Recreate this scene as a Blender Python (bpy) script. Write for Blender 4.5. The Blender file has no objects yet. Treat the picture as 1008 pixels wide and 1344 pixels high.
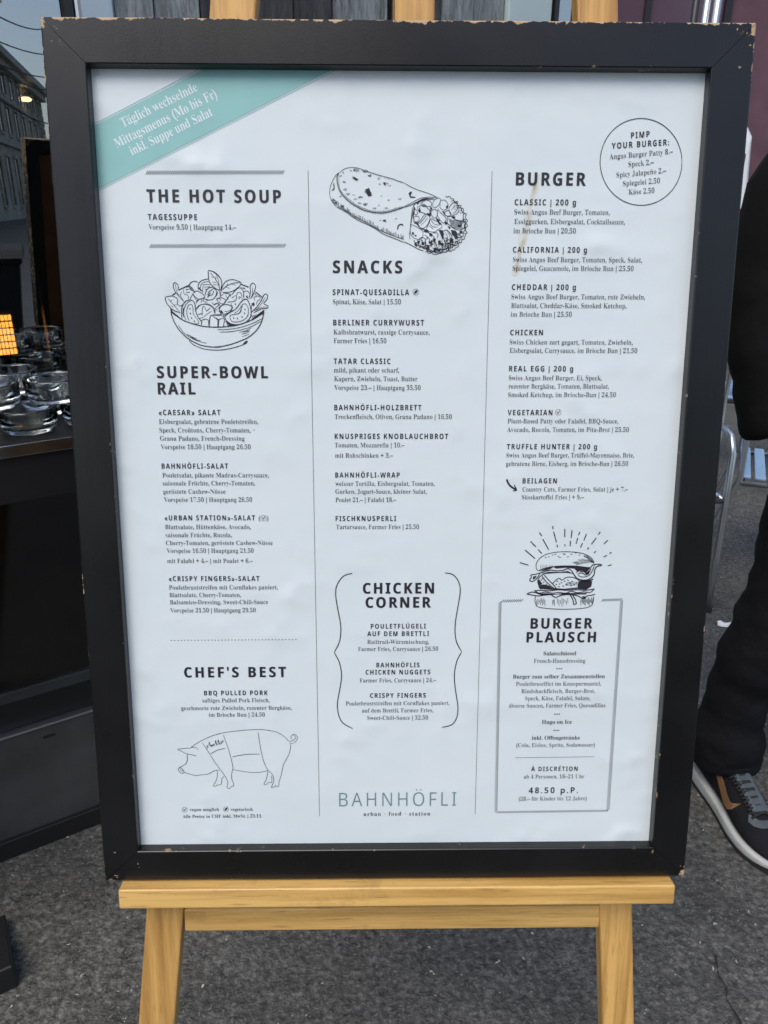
import bpy, bmesh, math, random
from mathutils import Vector, Matrix, noise
PI = math.pi
S = bpy.context.scene
COL = S.collection
random.seed(11)

# ------------------------------------------------------------------ camera
cd = bpy.data.cameras.new('camera'); cam = bpy.data.objects.new('camera', cd); COL.objects.link(cam)
cam.location = (-0.0251, -0.7040, 1.4000)
cam.rotation_euler = (1.1758688791913416, -0.00457313836171008, -0.013847859891793211)
cd.sensor_fit = 'VERTICAL'; cd.sensor_height = 36.0; cd.lens = 26.25
cd.clip_start = 0.02; cd.clip_end = 900
cd.dof.use_dof = True; cd.dof.focus_distance = 0.78; cd.dof.aperture_fstop = 32.0
S.camera = cam
# ------------------------------------------------------------------ sky, sun, exposure
SUN_EL, SUN_AZ = math.radians(58), math.radians(205)      # azimuth clockwise from +Y
w = bpy.data.worlds.new('World'); S.world = w; w.use_nodes = True
wn = w.node_tree; sky = wn.nodes.new('ShaderNodeTexSky'); sky.sky_type = 'NISHITA'; sky.sun_disc = False
sky.sun_elevation = SUN_EL; sky.sun_rotation = SUN_AZ; sky.air_density = 1.0; sky.dust_density = 2.4; sky.ozone_density = 1.0
bg = wn.nodes['Background']; bg.inputs['Strength'].default_value = 0.15
wn.links.new(sky.outputs[0], bg.inputs['Color'])
sl = bpy.data.lights.new('sun', 'SUN'); sl.energy = 1.0; sl.angle = math.radians(40); sl.color = (1.0, .97, .93)
so = bpy.data.objects.new('sun', sl); COL.objects.link(so)
sd = Vector((math.sin(SUN_AZ)*math.cos(SUN_EL), math.cos(SUN_AZ)*math.cos(SUN_EL), math.sin(SUN_EL)))
so.rotation_euler = sd.to_track_quat('Z', 'Y').to_euler()
S.view_settings.view_transform = 'Standard'; S.view_settings.look = 'None'
S.view_settings.exposure = 0.46; S.view_settings.gamma = 1.0; S.view_settings.use_curve_mapping = False
S.render.engine = 'CYCLES'; S.cycles.max_bounces = 10; S.cycles.transparent_max_bounces = 16

# ------------------------------------------------------------------ helpers
class NT:
    def __init__(s, name):
        s.m = bpy.data.materials.new(name); s.m.use_nodes = True; s.t = s.m.node_tree
        s.b = s.t.nodes['Principled BSDF']; s.out = s.t.nodes['Material Output']
    def n(s, typ, **kw):
        x = s.t.nodes.new('ShaderNode'+typ)
        for k, v in kw.items():
            if k in x.inputs.keys(): s.put(x.inputs[k], v)
            else: setattr(x, k, v)
        return x
    def put(s, inp, v):
        if isinstance(v, bpy.types.NodeSocket): s.t.links.new(v, inp)
        else: inp.default_value = v
    def tex(s, scale=(1,1,1), rot=(0,0,0)):
        c = s.n('TexCoord'); m = s.n('Mapping'); m.inputs['Scale'].default_value = scale; m.inputs['Rotation'].default_value = rot
        s.t.links.new(c.outputs['Object'], m.inputs[0]); return m.outputs[0]
    def noise(s, scale, detail=4, vec=None, rough=.55):
        x = s.n('TexNoise'); x.inputs['Scale'].default_value = scale; x.inputs['Detail'].default_value = detail; x.inputs['Roughness'].default_value = rough
        s.t.links.new(vec if vec else s.tex(), x.inputs['Vector']); return x.outputs['Fac']
    def ramp(s, fac, stops):
        r = s.n('ValToRGB'); s.t.links.new(fac, r.inputs[0]); e = r.color_ramp.elements
        while len(e) < len(stops): e.new(.5)
        for q, (p, c) in zip(e, stops):
            q.position = p; q.color = (c[0], c[1], c[2], 1) if isinstance(c, (tuple, list)) else (c, c, c, 1)
        return r.outputs[0]
    def mix(s, fac, a, b, mode='MIX'):
        x = s.n('Mix'); x.data_type = 'RGBA'; x.blend_type = mode
        s.put(x.inputs[0], fac); s.put(x.inputs[6], a if isinstance(a, bpy.types.NodeSocket) else (*a, 1)); s.put(x.inputs[7], b if isinstance(b, bpy.types.NodeSocket) else (*b, 1))
        return x.outputs[2]
    def math(s, op, a, b=0.0, c=None, clamp=False):
        x = s.n('Math'); x.operation = op; x.use_clamp = clamp; s.put(x.inputs[0], a); s.put(x.inputs[1], b)
        if c is not None: s.put(x.inputs[2], c)
        return x.outputs[0]
    def bump(s, h, strength=.3, dist=.001):
        x = s.n('Bump'); x.inputs['Strength'].default_value = strength; x.inputs['Distance'].default_value = dist
        s.t.links.new(h, x.inputs['Height']); s.t.links.new(x.outputs[0], s.b.inputs['Normal'])
    def set(s, color=None, rough=None, metal=None, **kw):
        if color is not None: s.put(s.b.inputs['Base Color'], color if isinstance(color, bpy.types.NodeSocket) else (*color, 1))
        if rough is not None: s.put(s.b.inputs['Roughness'], rough)
        if metal is not None: s.b.inputs['Metallic'].default_value = metal
        for k, v in kw.items(): s.put(s.b.inputs[k.replace('_', ' ')], v)
        return s.m

def simple(name, color, rough=.5, metal=0, bump=0, bscale=200, vary=.0, vscale=12):
    x = NT(name); c = color
    if vary:
        f = x.noise(vscale, 5)
        c = x.ramp(f, [(.3, tuple(q*(1-vary) for q in color)), (.7, tuple(min(1, q*(1+vary)) for q in color))])
    if bump: x.bump(x.noise(bscale, 4), bump)
    return x.set(c, rough, metal)

class MB:
    """collects shapes into one mesh"""
    def __init__(s): s.v = []; s.f = []
    def add(s, vs, fs):
        o = len(s.v); s.v += [tuple(p) for p in vs]; s.f += [tuple(i+o for i in q) for q in fs]; return s
    def box(s, x0, x1, y0, y1, z0, z1, M=None):
        vs = [Vector((x, y, z)) for z in (z0, z1) for y in (y0, y1) for x in (x0, x1)]
        if M: vs = [M @ p for p in vs]
        return s.add(vs, [(0,2,3,1),(4,5,7,6),(0,1,5,4),(2,6,7,3),(0,4,6,2),(1,3,7,5)])
    def beam(s, a, b, w, d, side=(0,1,0)):
        """rectangular bar from a to b, w across, d along side"""
        a, b = Vector(a), Vector(b); t = (b-a).normalized(); sd_ = Vector(side); sd_ = (sd_-t*sd_.dot(t)).normalized(); u = t.cross(sd_)
        vs = [p+u*(i*w/2)+sd_*(j*d/2) for p in (a, b) for i, j in ((-1,-1),(1,-1),(1,1),(-1,1))]
        return s.add(vs, [(0,3,2,1),(4,5,6,7),(0,1,5,4),(1,2,6,5),(2,3,7,6),(3,0,4,7)])
    def tube(s, pts, r, n=10, cap=True):
        pts = [Vector(p) for p in pts]; rs = r if isinstance(r, (list, tuple)) else [r]*len(pts)
        vs = []; fs = []; prev = None
        for i, p in enumerate(pts):
            t = (pts[min(i+1, len(pts)-1)]-pts[max(i-1, 0)]).normalized()
            if prev is None: u = t.orthogonal().normalized()
            else: u = (prev-t*prev.dot(t)).normalized()
            prev = u; v = t.cross(u)
            for k in range(n):
                a = 2*PI*k/n; vs.append(p+(u*math.cos(a)+v*math.sin(a))*rs[i])
        for i in range(len(pts)-1):
            for k in range(n):
                fs.append((i*n+k, i*n+(k+1) % n, (i+1)*n+(k+1) % n, (i+1)*n+k))
        if cap: fs.append(tuple(range(n))[::-1]); fs.append(tuple((len(pts)-1)*n+k for k in range(n)))
        return s.add(vs, fs)
    def lathe(s, prof, n=32, c=(0,0,0)):
        vs = []; fs = []; m = len(prof)
        for k in range(n):
            a = 2*PI*k/n
            for r, z in prof: vs.append((c[0]+r*math.cos(a), c[1]+r*math.sin(a), c[2]+z))
        for k in range(n):
            for i in range(m-1):
                a, b = k*m+i, ((k+1) % n)*m+i
                fs.append((a, b, b+1, a+1))
        return s.add(vs, fs)
    def loft(s, rings, cap=True):
        n = len(rings[0]); vs = [p for r in rings for p in r]; fs = []
        for i in range(len(rings)-1):
            for k in range(n): fs.append((i*n+k, i*n+(k+1) % n, (i+1)*n+(k+1) % n, (i+1)*n+k))
        if cap: fs.append(tuple(range(n))[::-1]); fs.append(tuple((len(rings)-1)*n+k for k in range(n)))
        return s.add(vs, fs)
    def mesh(s, name, bevel=0, seg=2, smooth=False, fix=True):
        bm = bmesh.new()
        vv = [bm.verts.new(p) for p in s.v]
        for q in s.f:
            try: bm.faces.new([vv[i] for i in q])
            except ValueError: pass
        if fix: bmesh.ops.recalc_face_normals(bm, faces=bm.faces)
        if bevel:
            ed = [e for e in bm.edges if len(e.link_faces) == 2 and e.calc_face_angle(0) > .6]
            bmesh.ops.bevel(bm, geom=ed, offset=bevel, segments=seg, profile=.5, affect='EDGES', clamp_overlap=True)
        m = bpy.data.meshes.new(name); bm.to_mesh(m); bm.free()
        if smooth:
            for p in m.polygons: p.use_smooth = True
        return m
    def build(s, name, mat, parent=None, bevel=0, seg=2, smooth=False, **kw):
        return link(name, s.mesh(name, bevel, seg, smooth), mat, parent, **kw)

def link(name, mesh, mat=None, parent=None, loc=None, rot=None):
    o = bpy.data.objects.new(name, mesh); COL.objects.link(o)
    if mat and not len(mesh.materials): mesh.materials.append(mat)
    if parent: o.parent = parent
    if loc: o.location = loc
    if rot: o.rotation_euler = rot
    return o
def tag(o, label, cat, group=None):
    o['label'] = label; o['category'] = cat
    if group: o['group'] = group
    return o
def thing(name, label, cat, loc=(0,0,0), rot=(0,0,0), group=None):
    o = bpy.data.objects.new(name, None); COL.objects.link(o); o.location = loc; o.rotation_euler = rot; o.empty_display_size = .1
    return tag(o, label, cat, group)
def struct(o): o['kind'] = 'structure'; return o
def copy_tree(o, parent=None, **props):
    c = o.copy(); COL.objects.link(c)
    if parent: c.parent = parent
    for ch in list(o.children): copy_tree(ch, c)
    for k, v in props.items(): c[k] = v
    return c
def shade_by_angle(o, ang=35):
    m = o.data
    for p in m.polygons: p.use_smooth = True
    try: m.set_sharp_from_angle(angle=math.radians(ang))
    except Exception: pass
    return o

# ------------------------------------------------------------------ materials
def mat_asphalt():
    x = NT('asphalt'); v = x.tex()
    big = x.noise(.9, 4, v); mid = x.math('ADD', x.math('MULTIPLY', x.noise(75, 3, v, .6), .66), x.math('MULTIPLY', x.noise(20, 5, v, .7), .34)); fine = x.noise(300, 4, v, .7)
    base = x.ramp(mid, [(.36, (.030, .0296, .0260)), (.46, (.070, .069, .060)), (.55, (.122, .119, .105)), (.66, (.23, .225, .20))])
    base = x.mix(x.ramp(big, [(.3, .6), (.7, 0)]), base, x.mix(.4, base, (.035, .035, .035)))
    base = x.mix(x.ramp(fine, [(.5, 0), (.75, .35)]), base, (.12, .12, .11))
    sta = x.noise(3.2, 5, v, .6); base = x.mix(x.ramp(sta, [(.50, 0), (.64, .45)]), base, (.030, .029, .026))
    vo = x.n('TexVoronoi'); vo.feature = 'F1'; vo.inputs['Scale'].default_value = 38; vo.inputs['Randomness'].default_value = 1
    warp = x.n('VectorMath'); warp.operation = 'ADD'; x.t.links.new(v, warp.inputs[0])
    nz = x.n('TexNoise'); nz.inputs['Scale'].default_value = 90; x.t.links.new(v, nz.inputs['Vector'])
    sc = x.n('VectorMath'); sc.operation = 'SCALE'; x.t.links.new(nz.outputs['Color'], sc.inputs[0]); sc.inputs['Scale'].default_value = .018
    x.t.links.new(sc.outputs[0], warp.inputs[1]); x.t.links.new(warp.outputs[0], vo.inputs['Vector'])
    sel = x.n('SeparateColor'); x.t.links.new(vo.outputs['Color'], sel.inputs[0])
    rare = x.math('GREATER_THAN', sel.outputs[0], .58)
    size = x.math('MULTIPLY_ADD', sel.outputs[1], .09, .045)
    spot = x.math('MULTIPLY', x.math('LESS_THAN', vo.outputs['Distance'], size), rare)
    base = x.mix(x.math('MULTIPLY', spot, .95), base, x.mix(sel.outputs[2], (.22, .22, .20), (.85, .85, .80)))
    vo2 = x.n('TexVoronoi'); vo2.inputs['Scale'].default_value = 115; x.t.links.new(warp.outputs[0], vo2.inputs['Vector'])
    s2 = x.n('SeparateColor'); x.t.links.new(vo2.outputs['Color'], s2.inputs[0])
    sp2 = x.math('MULTIPLY', x.math('LESS_THAN', vo2.outputs['Distance'], .30), x.math('GREATER_THAN', s2.outputs[0], .70))
    base = x.mix(x.math('MULTIPLY', sp2, .6), base, (.20, .20, .195))
    h = x.math('ADD', x.math('MULTIPLY', mid, 1.0), x.math('MULTIPLY', vo2.outputs['Distance'], -.5))
    x.bump(h, .8, .006)
    return x.set(base, x.ramp(mid, [(.3, .55), (.7, .8)]))
def mat_beech(name, axis, col=((.52, .27, .07), (.70, .41, .125))):
    x = NT(name)
    sc = [60, 60, 60]; sc[axis] = 2.2; v = x.tex(tuple(sc))
    g = x.noise(1.0, 6, v, .65)
    sc2 = [6, 6, 6]; sc2[axis] = .7; wv = x.noise(1.0, 3, x.tex(tuple(sc2)))
    c = x.mix(x.ramp(g, [(.38, 0), (.60, 1)]), tuple(q*.86 for q in col[0]), tuple(q*1.08 for q in col[1]))
    c = x.mix(x.ramp(wv, [(.35, .35), (.65, 0)]), c, tuple(q*.72 for q in col[0]))
    sc3 = [260, 260, 260]; sc3[axis] = 26; fl = x.noise(1.0, 2, x.tex(tuple(sc3)))
    c = x.mix(x.ramp(fl, [(.62, 0), (.72, .45)]), c, (.32, .16, .05))
    dirt = x.noise(11, 6, rough=.7); c = x.mix(x.ramp(dirt, [(.56, 0), (.76, .55)]), c, (.20, .11, .045))
    sc4 = [16, 16, 16]; sc4[axis] = 5; kn = x.n('TexVoronoi'); kn.inputs['Scale'].default_value = 1.0; x.t.links.new(x.tex(tuple(sc4)), kn.inputs['Vector'])
    kc = x.n('SeparateColor'); x.t.links.new(kn.outputs['Color'], kc.inputs[0])
    kk = x.math('MULTIPLY', x.math('GREATER_THAN', kc.outputs[0], .86), x.ramp(kn.outputs['Distance'], [(.05, .8), (.16, 0)]))
    c = x.mix(kk, c, (.10, .045, .018))
    st = x.noise(1.0, 7, x.tex(tuple(q*2.6 for q in sc)), .8); c = x.mix(x.ramp(st, [(.52, 0), (.68, .45)]), c, tuple(q*.5 for q in col[0]))
    x.bump(g, .12, .0006)
    return x.set(c, x.ramp(g, [(.3, .34), (.7, .48)]), Coat_Weight=.15)
def mat_frame():
    x = NT('black_stained_wood')
    co = x.n('TexCoord'); sp = x.n('SeparateXYZ'); x.t.links.new(co.outputs['Object'], sp.inputs[0])
    ux = x.math('ABSOLUTE', sp.outputs[0]); uz = x.math('ABSOLUTE', x.math('SUBTRACT', sp.outputs[2], .4293))
    dx = x.math('SUBTRACT', .3203, ux); dz = x.math('SUBTRACT', .4293, uz)
    edge = x.math('MINIMUM', dx, dz); corner = x.math('MAXIMUM', dx, dz)
    n1 = x.noise(95, 5, rough=.7); n2 = x.noise(14, 3)
    # bare wood on the rubbed outer edge, and bigger chips at the four corners
    lim_e = x.math('MULTIPLY_ADD', x.math('SUBTRACT', n1, .50), .016, x.math('MULTIPLY_ADD', n2, .006, -.0038))
    top = x.math('GREATER_THAN', sp.outputs[2], .80)
    lim_e = x.math('ADD', lim_e, x.math('MULTIPLY', top, .0016))
    chipe = x.math('LESS_THAN', edge, lim_e)
    chipc = x.math('LESS_THAN', corner, x.math('MULTIPLY_ADD', x.math('SUBTRACT', n1, .50), .09, .0055))
    chip = x.math('MAXIMUM', chipe, chipc)
    # rubbed inner edge flecks
    inx = x.math('ABSOLUTE', x.math('SUBTRACT', ux, .2815)); inz = x.math('ABSOLUTE', x.math('SUBTRACT', uz, .3925))
    n3 = x.noise(60, 4, rough=.7)
    inn = x.math('MULTIPLY', x.math('LESS_THAN', x.math('MINIMUM', inx, inz), .0010), x.math('GREATER_THAN', n3, .66))
    chip = x.math('MAXIMUM', chip, x.math('MULTIPLY', inn, .6))
    g = x.noise(1.0, 5, x.tex((70, 70, 9)), .6); blot = x.noise(9, 5)
    c = x.ramp(blot, [(.3, (.0035, .0035, .0036)), (.7, (.0075, .0077, .008))])
    dust = x.ramp(x.noise(420, 3, rough=.8), [(.66, 0), (.8, .30)])
    c = x.mix(dust, c, (.075, .075, .075))
    scr = x.ramp(x.noise(1.0, 3, x.tex((14, 14, 190), (0, .5, 0)), .8), [(.74, 0), (.82, .16)])
    c = x.mix(scr, c, (.09, .09, .09))
    c = x.mix(chip, c, x.mix(n1, (.30, .18, .09), (.62, .45, .27)))
    r = x.math('ADD', x.math('MULTIPLY', x.ramp(blot, [(.3, 0), (.7, 1)]), .08), .25)
    r = x.math('ADD', r, x.math('MULTIPLY', chip, .3))
    x.bump(x.math('SUBTRACT', x.math('ADD', g, x.math('MULTIPLY', x.noise(500, 2), .4)), x.math('MULTIPLY', chip, 3.0)), .20, .0006)
    return x.set(c, r, Specular_IOR_Level=.45)
def mat_paper():
    x = NT('poster_paper')
    co = x.n('TexCoord'); sp = x.n('SeparateXYZ'); x.t.links.new(co.outputs['Object'], sp.inputs[0])
    c = x.ramp(x.noise(5, 6, rough=.65), [(.3, (.695, .765, .78)), (.7, (.738, .80, .81))])
    sm = x.ramp(x.noise(26, 4, rough=.7), [(.60, 0), (.78, .22)]); c = x.mix(sm, c, (.60, .62, .66))
    vo = x.n('TexVoronoi'); vo.inputs['Scale'].default_value = 30; vv = x.tex(); x.t.links.new(vv, vo.inputs['Vector'])
    sc = x.n('SeparateColor'); x.t.links.new(vo.outputs['Color'], sc.inputs[0])
    spk = x.math('MULTIPLY', x.math('LESS_THAN', vo.outputs['Distance'], x.math('MULTIPLY', sc.outputs[1], .035)), x.math('GREATER_THAN', sc.outputs[0], .55))
    c = x.mix(x.math('MULTIPLY', spk, .5), c, (.30, .30, .32))
    # brown drip across the BURGER column, u as a function of height
    z = sp.outputs[2]
    cen = x.math('MULTIPLY_ADD', x.math('SUBTRACT', z, .6491), .205, .1133)
    cen = x.math('ADD', cen, x.math('MULTIPLY', x.math('SUBTRACT', x.noise(25, 3), .5), .006))
    d = x.math('ABSOLUTE', x.math('SUBTRACT', sp.outputs[0], cen))
    wd = x.math('MULTIPLY_ADD', x.noise(45, 3), .0085, -.0011)
    edge = x.math('SUBTRACT', 1.0, x.math('DIVIDE', d, wd, clamp=False), clamp=True)
    inz = x.math('MULTIPLY', x.math('GREATER_THAN', z, .641), x.math('LESS_THAN', z, .733))
    blot = x.ramp(x.noise(70, 4), [(.40, .15), (.66, 1)])
    st = x.math('MULTIPLY', x.math('MULTIPLY', x.math('MULTIPLY', edge, inz), blot), .95, clamp=True)
    c = x.mix(st, c, (.34, .25, .11))
    rim = x.math('MULTIPLY', x.math('MULTIPLY', inz, x.math('LESS_THAN', d, x.math('MULTIPLY', wd, 1.3))), .22)
    c = x.mix(rim, c, (.66, .60, .42))
    h = x.math('ADD', x.math('MULTIPLY', x.noise(4.5, 3), 1.0), x.math('MULTIPLY', x.noise(60, 4), .05))
    dent = x.math('POWER', x.noise(13, 2), 6.0)
    x.bump(x.math('ADD', h, x.math('MULTIPLY', dent, 7)), .5, .004)
    return x.set(c, .42, Specular_IOR_Level=.4)
def mat_glass_pane():
    x = NT('tinted_window_glass')
    gl = x.n('BsdfGlossy'); gl.inputs['Roughness'].default_value = 0.0; gl.inputs['Color'].default_value = (.92, .97, 1, 1)
    tr = x.n('BsdfTransparent'); tr.inputs['Color'].default_value = (.52, .50, .46, 1)
    fr = x.n('Fresnel'); fr.inputs['IOR'].default_value = 1.5
    f = x.math('MULTIPLY_ADD', fr.outputs[0], 1.0, .27, clamp=True)
    nb = x.n('Bump'); nb.inputs['Strength'].default_value = .012; nb.inputs['Distance'].default_value = .01
    x.t.links.new(x.noise(1.3, 2), nb.inputs['Height']); x.t.links.new(nb.outputs[0], gl.inputs['Normal'])
    m = x.n('MixShader'); x.t.links.new(f, m.inputs[0]); x.t.links.new(tr.outputs[0], m.inputs[1]); x.t.links.new(gl.outputs[0], m.inputs[2])
    x.t.links.new(m.outputs[0], x.out.inputs[0]); return x.m
def mat_emit(name, col, strength):
    x = NT(name); x.set((0, 0, 0), .5)
    x.b.inputs['Emission Color'].default_value = (*col, 1); x.b.inputs['Emission Strength'].default_value = strength; return x.m
def mat_weathered(name, base, dark):
    x = NT(name); g = x.noise(1.0, 7, x.tex((60, 60, 9)), .8); h = x.noise(7, 5)
    c = x.mix(x.ramp(g, [(.35, 0), (.62, 1)]), dark, base)
    c = x.mix(x.ramp(h, [(.45, 0), (.7, .5)]), c, tuple(q*.5 for q in base)); x.bump(g, .7, .004)
    return x.set(c, .75)
def mat_stone():
    x = NT('townhouse_stone'); n_ = x.noise(.5, 6); g = x.noise(4, 5)
    c = x.ramp(n_, [(.3, (.50, .46, .38)), (.7, (.80, .75, .64))]); c = x.mix(x.ramp(g, [(.4, .5), (.7, 0)]), c, (.10, .09, .08))
    return x.set(c, .85)
def mat_cloth(name, col, wr=.25):
    x = NT(name); f = x.noise(7, 4); c = x.ramp(f, [(.3, tuple(q*.7 for q in col)), (.7, tuple(q*1.35 for q in col))])
    x.bump(x.math('ADD', x.noise(16, 3), x.math('MULTIPLY', x.noise(900, 2), .06)), wr, .02)
    return x.set(c, .85, Specular_IOR_Level=.25)

M = {}
M['asphalt'] = mat_asphalt(); M['beech_v'] = mat_beech('beech_upright', 2); M['beech_h'] = mat_beech('beech_rail', 0, ((.60, .33, .085), (.80, .50, .16)))
M['frame'] = mat_frame(); M['paper'] = mat_paper(); M['pane'] = mat_glass_pane()
M['ink'] = simple('black_print', (.020, .018, .026), .5)
M['ink_soft'] = simple('dark_grey_print', (.060, .058, .070), .5)
M['teal'] = simple('teal_print', (.27, .535, .51), .42, vary=.04, vscale=30)
M['teal_dark'] = simple('teal_letter_print', (.16, .27, .28), .45)
M['white_print'] = simple('white_print', (.80, .83, .85), .45)
M['dark_board'] = simple('hardboard', (.24, .11, .05), .8, vary=.3)
M['black_metal'] = simple('black_powder_coat', (.012, .012, .013), .38, 0, .05, 300)
M['grey_metal'] = simple('grey_painted_metal', (.058, .060, .058), .42, .0, .1, 60, .35, 6)
M['alu'] = simple('brushed_aluminium', (.52, .54, .55), .32, .9, .05, 120)
M['chrome'] = simple('bright_metal', (.62, .63, .64), .18, 1.0)
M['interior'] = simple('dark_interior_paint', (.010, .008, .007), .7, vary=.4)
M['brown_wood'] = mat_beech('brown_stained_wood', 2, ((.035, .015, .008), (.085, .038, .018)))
M['plank'] = mat_weathered('weathered_grey_plank', (.36, .39, .39), (.075, .08, .08))
M['plank_dark'] = mat_weathered('dark_weathered_plank', (.085, .087, .085), (.012, .012, .012))
M['teal_panel'] = simple('pale_aqua_panel', (.50, .60, .59), .4, vary=.06)
M['stone'] = mat_stone(); M['roof'] = simple('slate_roof', (.035, .036, .04), .6, vary=.3, vscale=3)
M['window_dark'] = simple('dark_window_glass', (.02, .024, .028), .08)
M['burgundy'] = simple('burgundy_render', (.115, .055, .07), .7, vary=.18, vscale=4)
M['white_van'] = simple('white_vehicle_paint', (.86, .87, .87), .3)
M['rubber'] = simple('black_rubber', (.015, .015, .015), .7)
M['blue_slat'] = simple('pale_blue_slat', (.30, .46, .64), .4, vary=.08)
M['ashtray'] = NT('clear_glass').set((.93, .98, .97), .02, 0, Transmission_Weight=1.0, IOR=1.5)
M['heater'] = mat_emit('glowing_heater', (1.0, .42, .07), 8.0); M['heater2'] = mat_emit('warm_lamp', (1.0, .72, .38), 3.5)
M['skin'] = NT('skin').set((.42, .23, .16), .5, 0, Subsurface_Weight=.05)
M['jacket'] = mat_cloth('black_jacket_cloth', (.0028, .0028, .0030)); M['trousers'] = mat_cloth('black_trouser_cloth', (.0040, .0044, .0060), .5)
M['hair'] = simple('dark_hair', (.02, .013, .009), .6, 0, .5, 300)
M['shoe'] = mat_cloth('dark_knit_upper', (.0095, .0095, .0125), .1); M['sole'] = simple('pale_rubber_sole', (.50, .51, .49), .5, 0, .1, 90, .15, 30)
M['swoosh'] = simple('bronze_swoosh', (.20, .105, .045), .45); M['lace'] = simple('black_lace', (.014, .014, .016), .8)
M['shoe_grey'] = simple('grey_toe_overlay', (.075, .09, .10), .45, vary=.2, vscale=60)

# ------------------------------------------------------------------ ground
g = MB(); N = 40
g.add([(-250, -250, 0), (250, -250, 0), (250, 250, 0), (-250, 250, 0)], [(0, 1, 2, 3)])
struct(g.build('ground', M['asphalt']))
m = MB(); random.seed(2)
pts = [(.662, .33), (.650, .285), (.655, .262), (.645, .24), (.652, .20), (.645, .16)]
for (ax, ay), (bx, by) in zip(pts, pts[1:]):
    for k in range(4):
        x0, y0 = ax+(bx-ax)*k/4, ay+(by-ay)*k/4; x1, y1 = ax+(bx-ax)*(k+1)/4, ay+(by-ay)*(k+1)/4
        ww = random.uniform(.0006, .0024)
        m.add([(x0-ww, y0, .004), (x0+ww, y0, .004), (x1+ww, y1, .004), (x1-ww, y1, .004)], [(0, 1, 2, 3)])
struct(m.build('pavement_crack', simple('crack_filler', (.022, .022, .022), .9)))

# ------------------------------------------------------------------ storefront (local x along the wall, -y to the street)
WR = math.radians(31)
front = thing('storefront', 'black framed shop window with tinted glass and grey weathered plank wall behind the easel', 'storefront', (-.79, .64, 0), (0, 0, WR))
MB().box(-4.0, .29, 0, .06, 0, .317).build('kick_panel', M['grey_metal'], front, .002)
MB().box(-4.0, .29, -.012, -.001, 0, .05).build('skirting', M['black_metal'], front, .002)
MB().box(-4.0, .29, -.006, .05, .318, .323).build('metal_edge', M['alu'], front)
MB().box(-4.0, .29, .012, .07, .324, .40).build('lower_rail', M['black_metal'], front, .002)
MB().box(-4.0, .29, -.004, .07, .401, .428).build('sill_bar', M['grey_metal'], front, .003)
MB().box(-4.0, .29, .010, .07, .429, .52).build('bottom_rail', M['black_metal'], front, .002)
MB().box(.03, .055, -.001, -.0004, .283, .290).build('drain_slot', M['black_metal'], front)
dM = Matrix.Translation((.287, .033, 0)) @ Matrix.Rotation(math.radians(-7), 4, 'Z')  # pane swung like an ajar door, an invented angle to steer the window reflections
MB().box(-.86, 0, -.003, .003, .545, 2.48, dM).build('angled_pane', M['pane'], front)
MB().box(-.90, 0, -.02, .02, .521, .545, dM).box(-.90, 0, -.02, .02, 2.48, 2.499, dM).box(-.90, -.861, -.02, .02, .546, 2.479, dM).build('angled_pane_frame', M['black_metal'], front)
MB().box(-4.0, -.66, .030, .036, .521, 2.5).build('window_pane', M['pane'], front)
MB().box(-.655, -.60, .0, .07, .521, 2.5).build('mullion', M['black_metal'], front, .002)
MB().box(.288, .302, -.005, .07, .324, 2.5).build('mullion', M['black_metal'], front, .002)
MB().box(-4.0, .29, 0, .07, 2.501, 2.65).build('top_rail', M['black_metal'], front, .002)
MB().box(-4.0, 1.62, .0, .07, 2.651, 3.6).build('fascia', M['black_metal'], front)
MB().box(.303, .37, -.01, .07, 0, 2.65).build('metal_column', M['alu'], front, .01, 3)
xs = [(.3725, .4415, 'plank'), (.4440, .528, 'plank'), (.531, .634, 'plank_dark'), (.637, .716, 'plank_dark'), (.719, .803, 'plank_dark'), (.808, .937, 'plank'), (.952, 1.068, 'plank_dark'), (1.071, 1.160, 'plank'), (1.163, 1.249, 'plank')]
for i, (a, b, k) in enumerate(xs):
    MB().box(a, b, .005+.004*(i % 3), .05, 0, 2.65).build('plank', M[k], front, .003)
MB().box(1.252, 1.382, .0, .05, 0, 2.65).build('aqua_panel', M['teal_panel'], front, .003)
MB().box(1.386, 1.398, -.008, .05, 0, 2.65).build('corner_bead', M['black_metal'], front, .002)
MB().box(1.401, 1.445, .0, .05, 0, 2.65).build('grey_post', M['alu'], front, .004)
MB().box(1.45, 1.60, .01, .06, 0, 2.65).build('timber_post', M['brown_wood'], front, .004)
# room behind the glass
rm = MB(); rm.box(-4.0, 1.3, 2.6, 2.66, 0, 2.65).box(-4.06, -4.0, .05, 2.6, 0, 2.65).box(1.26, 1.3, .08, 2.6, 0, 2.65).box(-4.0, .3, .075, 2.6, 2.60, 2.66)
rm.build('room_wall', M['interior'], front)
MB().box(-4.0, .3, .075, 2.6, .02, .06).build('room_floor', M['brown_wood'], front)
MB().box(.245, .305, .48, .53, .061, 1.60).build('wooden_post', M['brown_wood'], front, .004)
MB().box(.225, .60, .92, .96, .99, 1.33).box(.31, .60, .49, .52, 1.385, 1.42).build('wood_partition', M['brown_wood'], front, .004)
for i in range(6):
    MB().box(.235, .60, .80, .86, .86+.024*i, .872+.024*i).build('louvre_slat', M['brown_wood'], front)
# glowing heater inside
ht = thing('patio_heater', 'glowing orange heater element seen through the dark shop window', 'heater', Vector((-.79, .64, 0))+Matrix.Rotation(WR, 3, 'Z') @ Vector((.155, .8, .06)), (0, 0, WR))
gl_ = MB()
for i in range(6):
    for j in range(5):
        gl_.box(.001+.0095*j, .0078+.0095*j, -.01, .0, .938+.0185*i, .9515+.0185*i)
gl_.build('heating_element', M['heater'], ht)
MB().box(-.006, .052, .001, .03, .925, 1.055).tube([(.02, .015, 0), (.02, .015, .925)], .012).build('heater_housing', M['black_metal'], ht)

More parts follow.
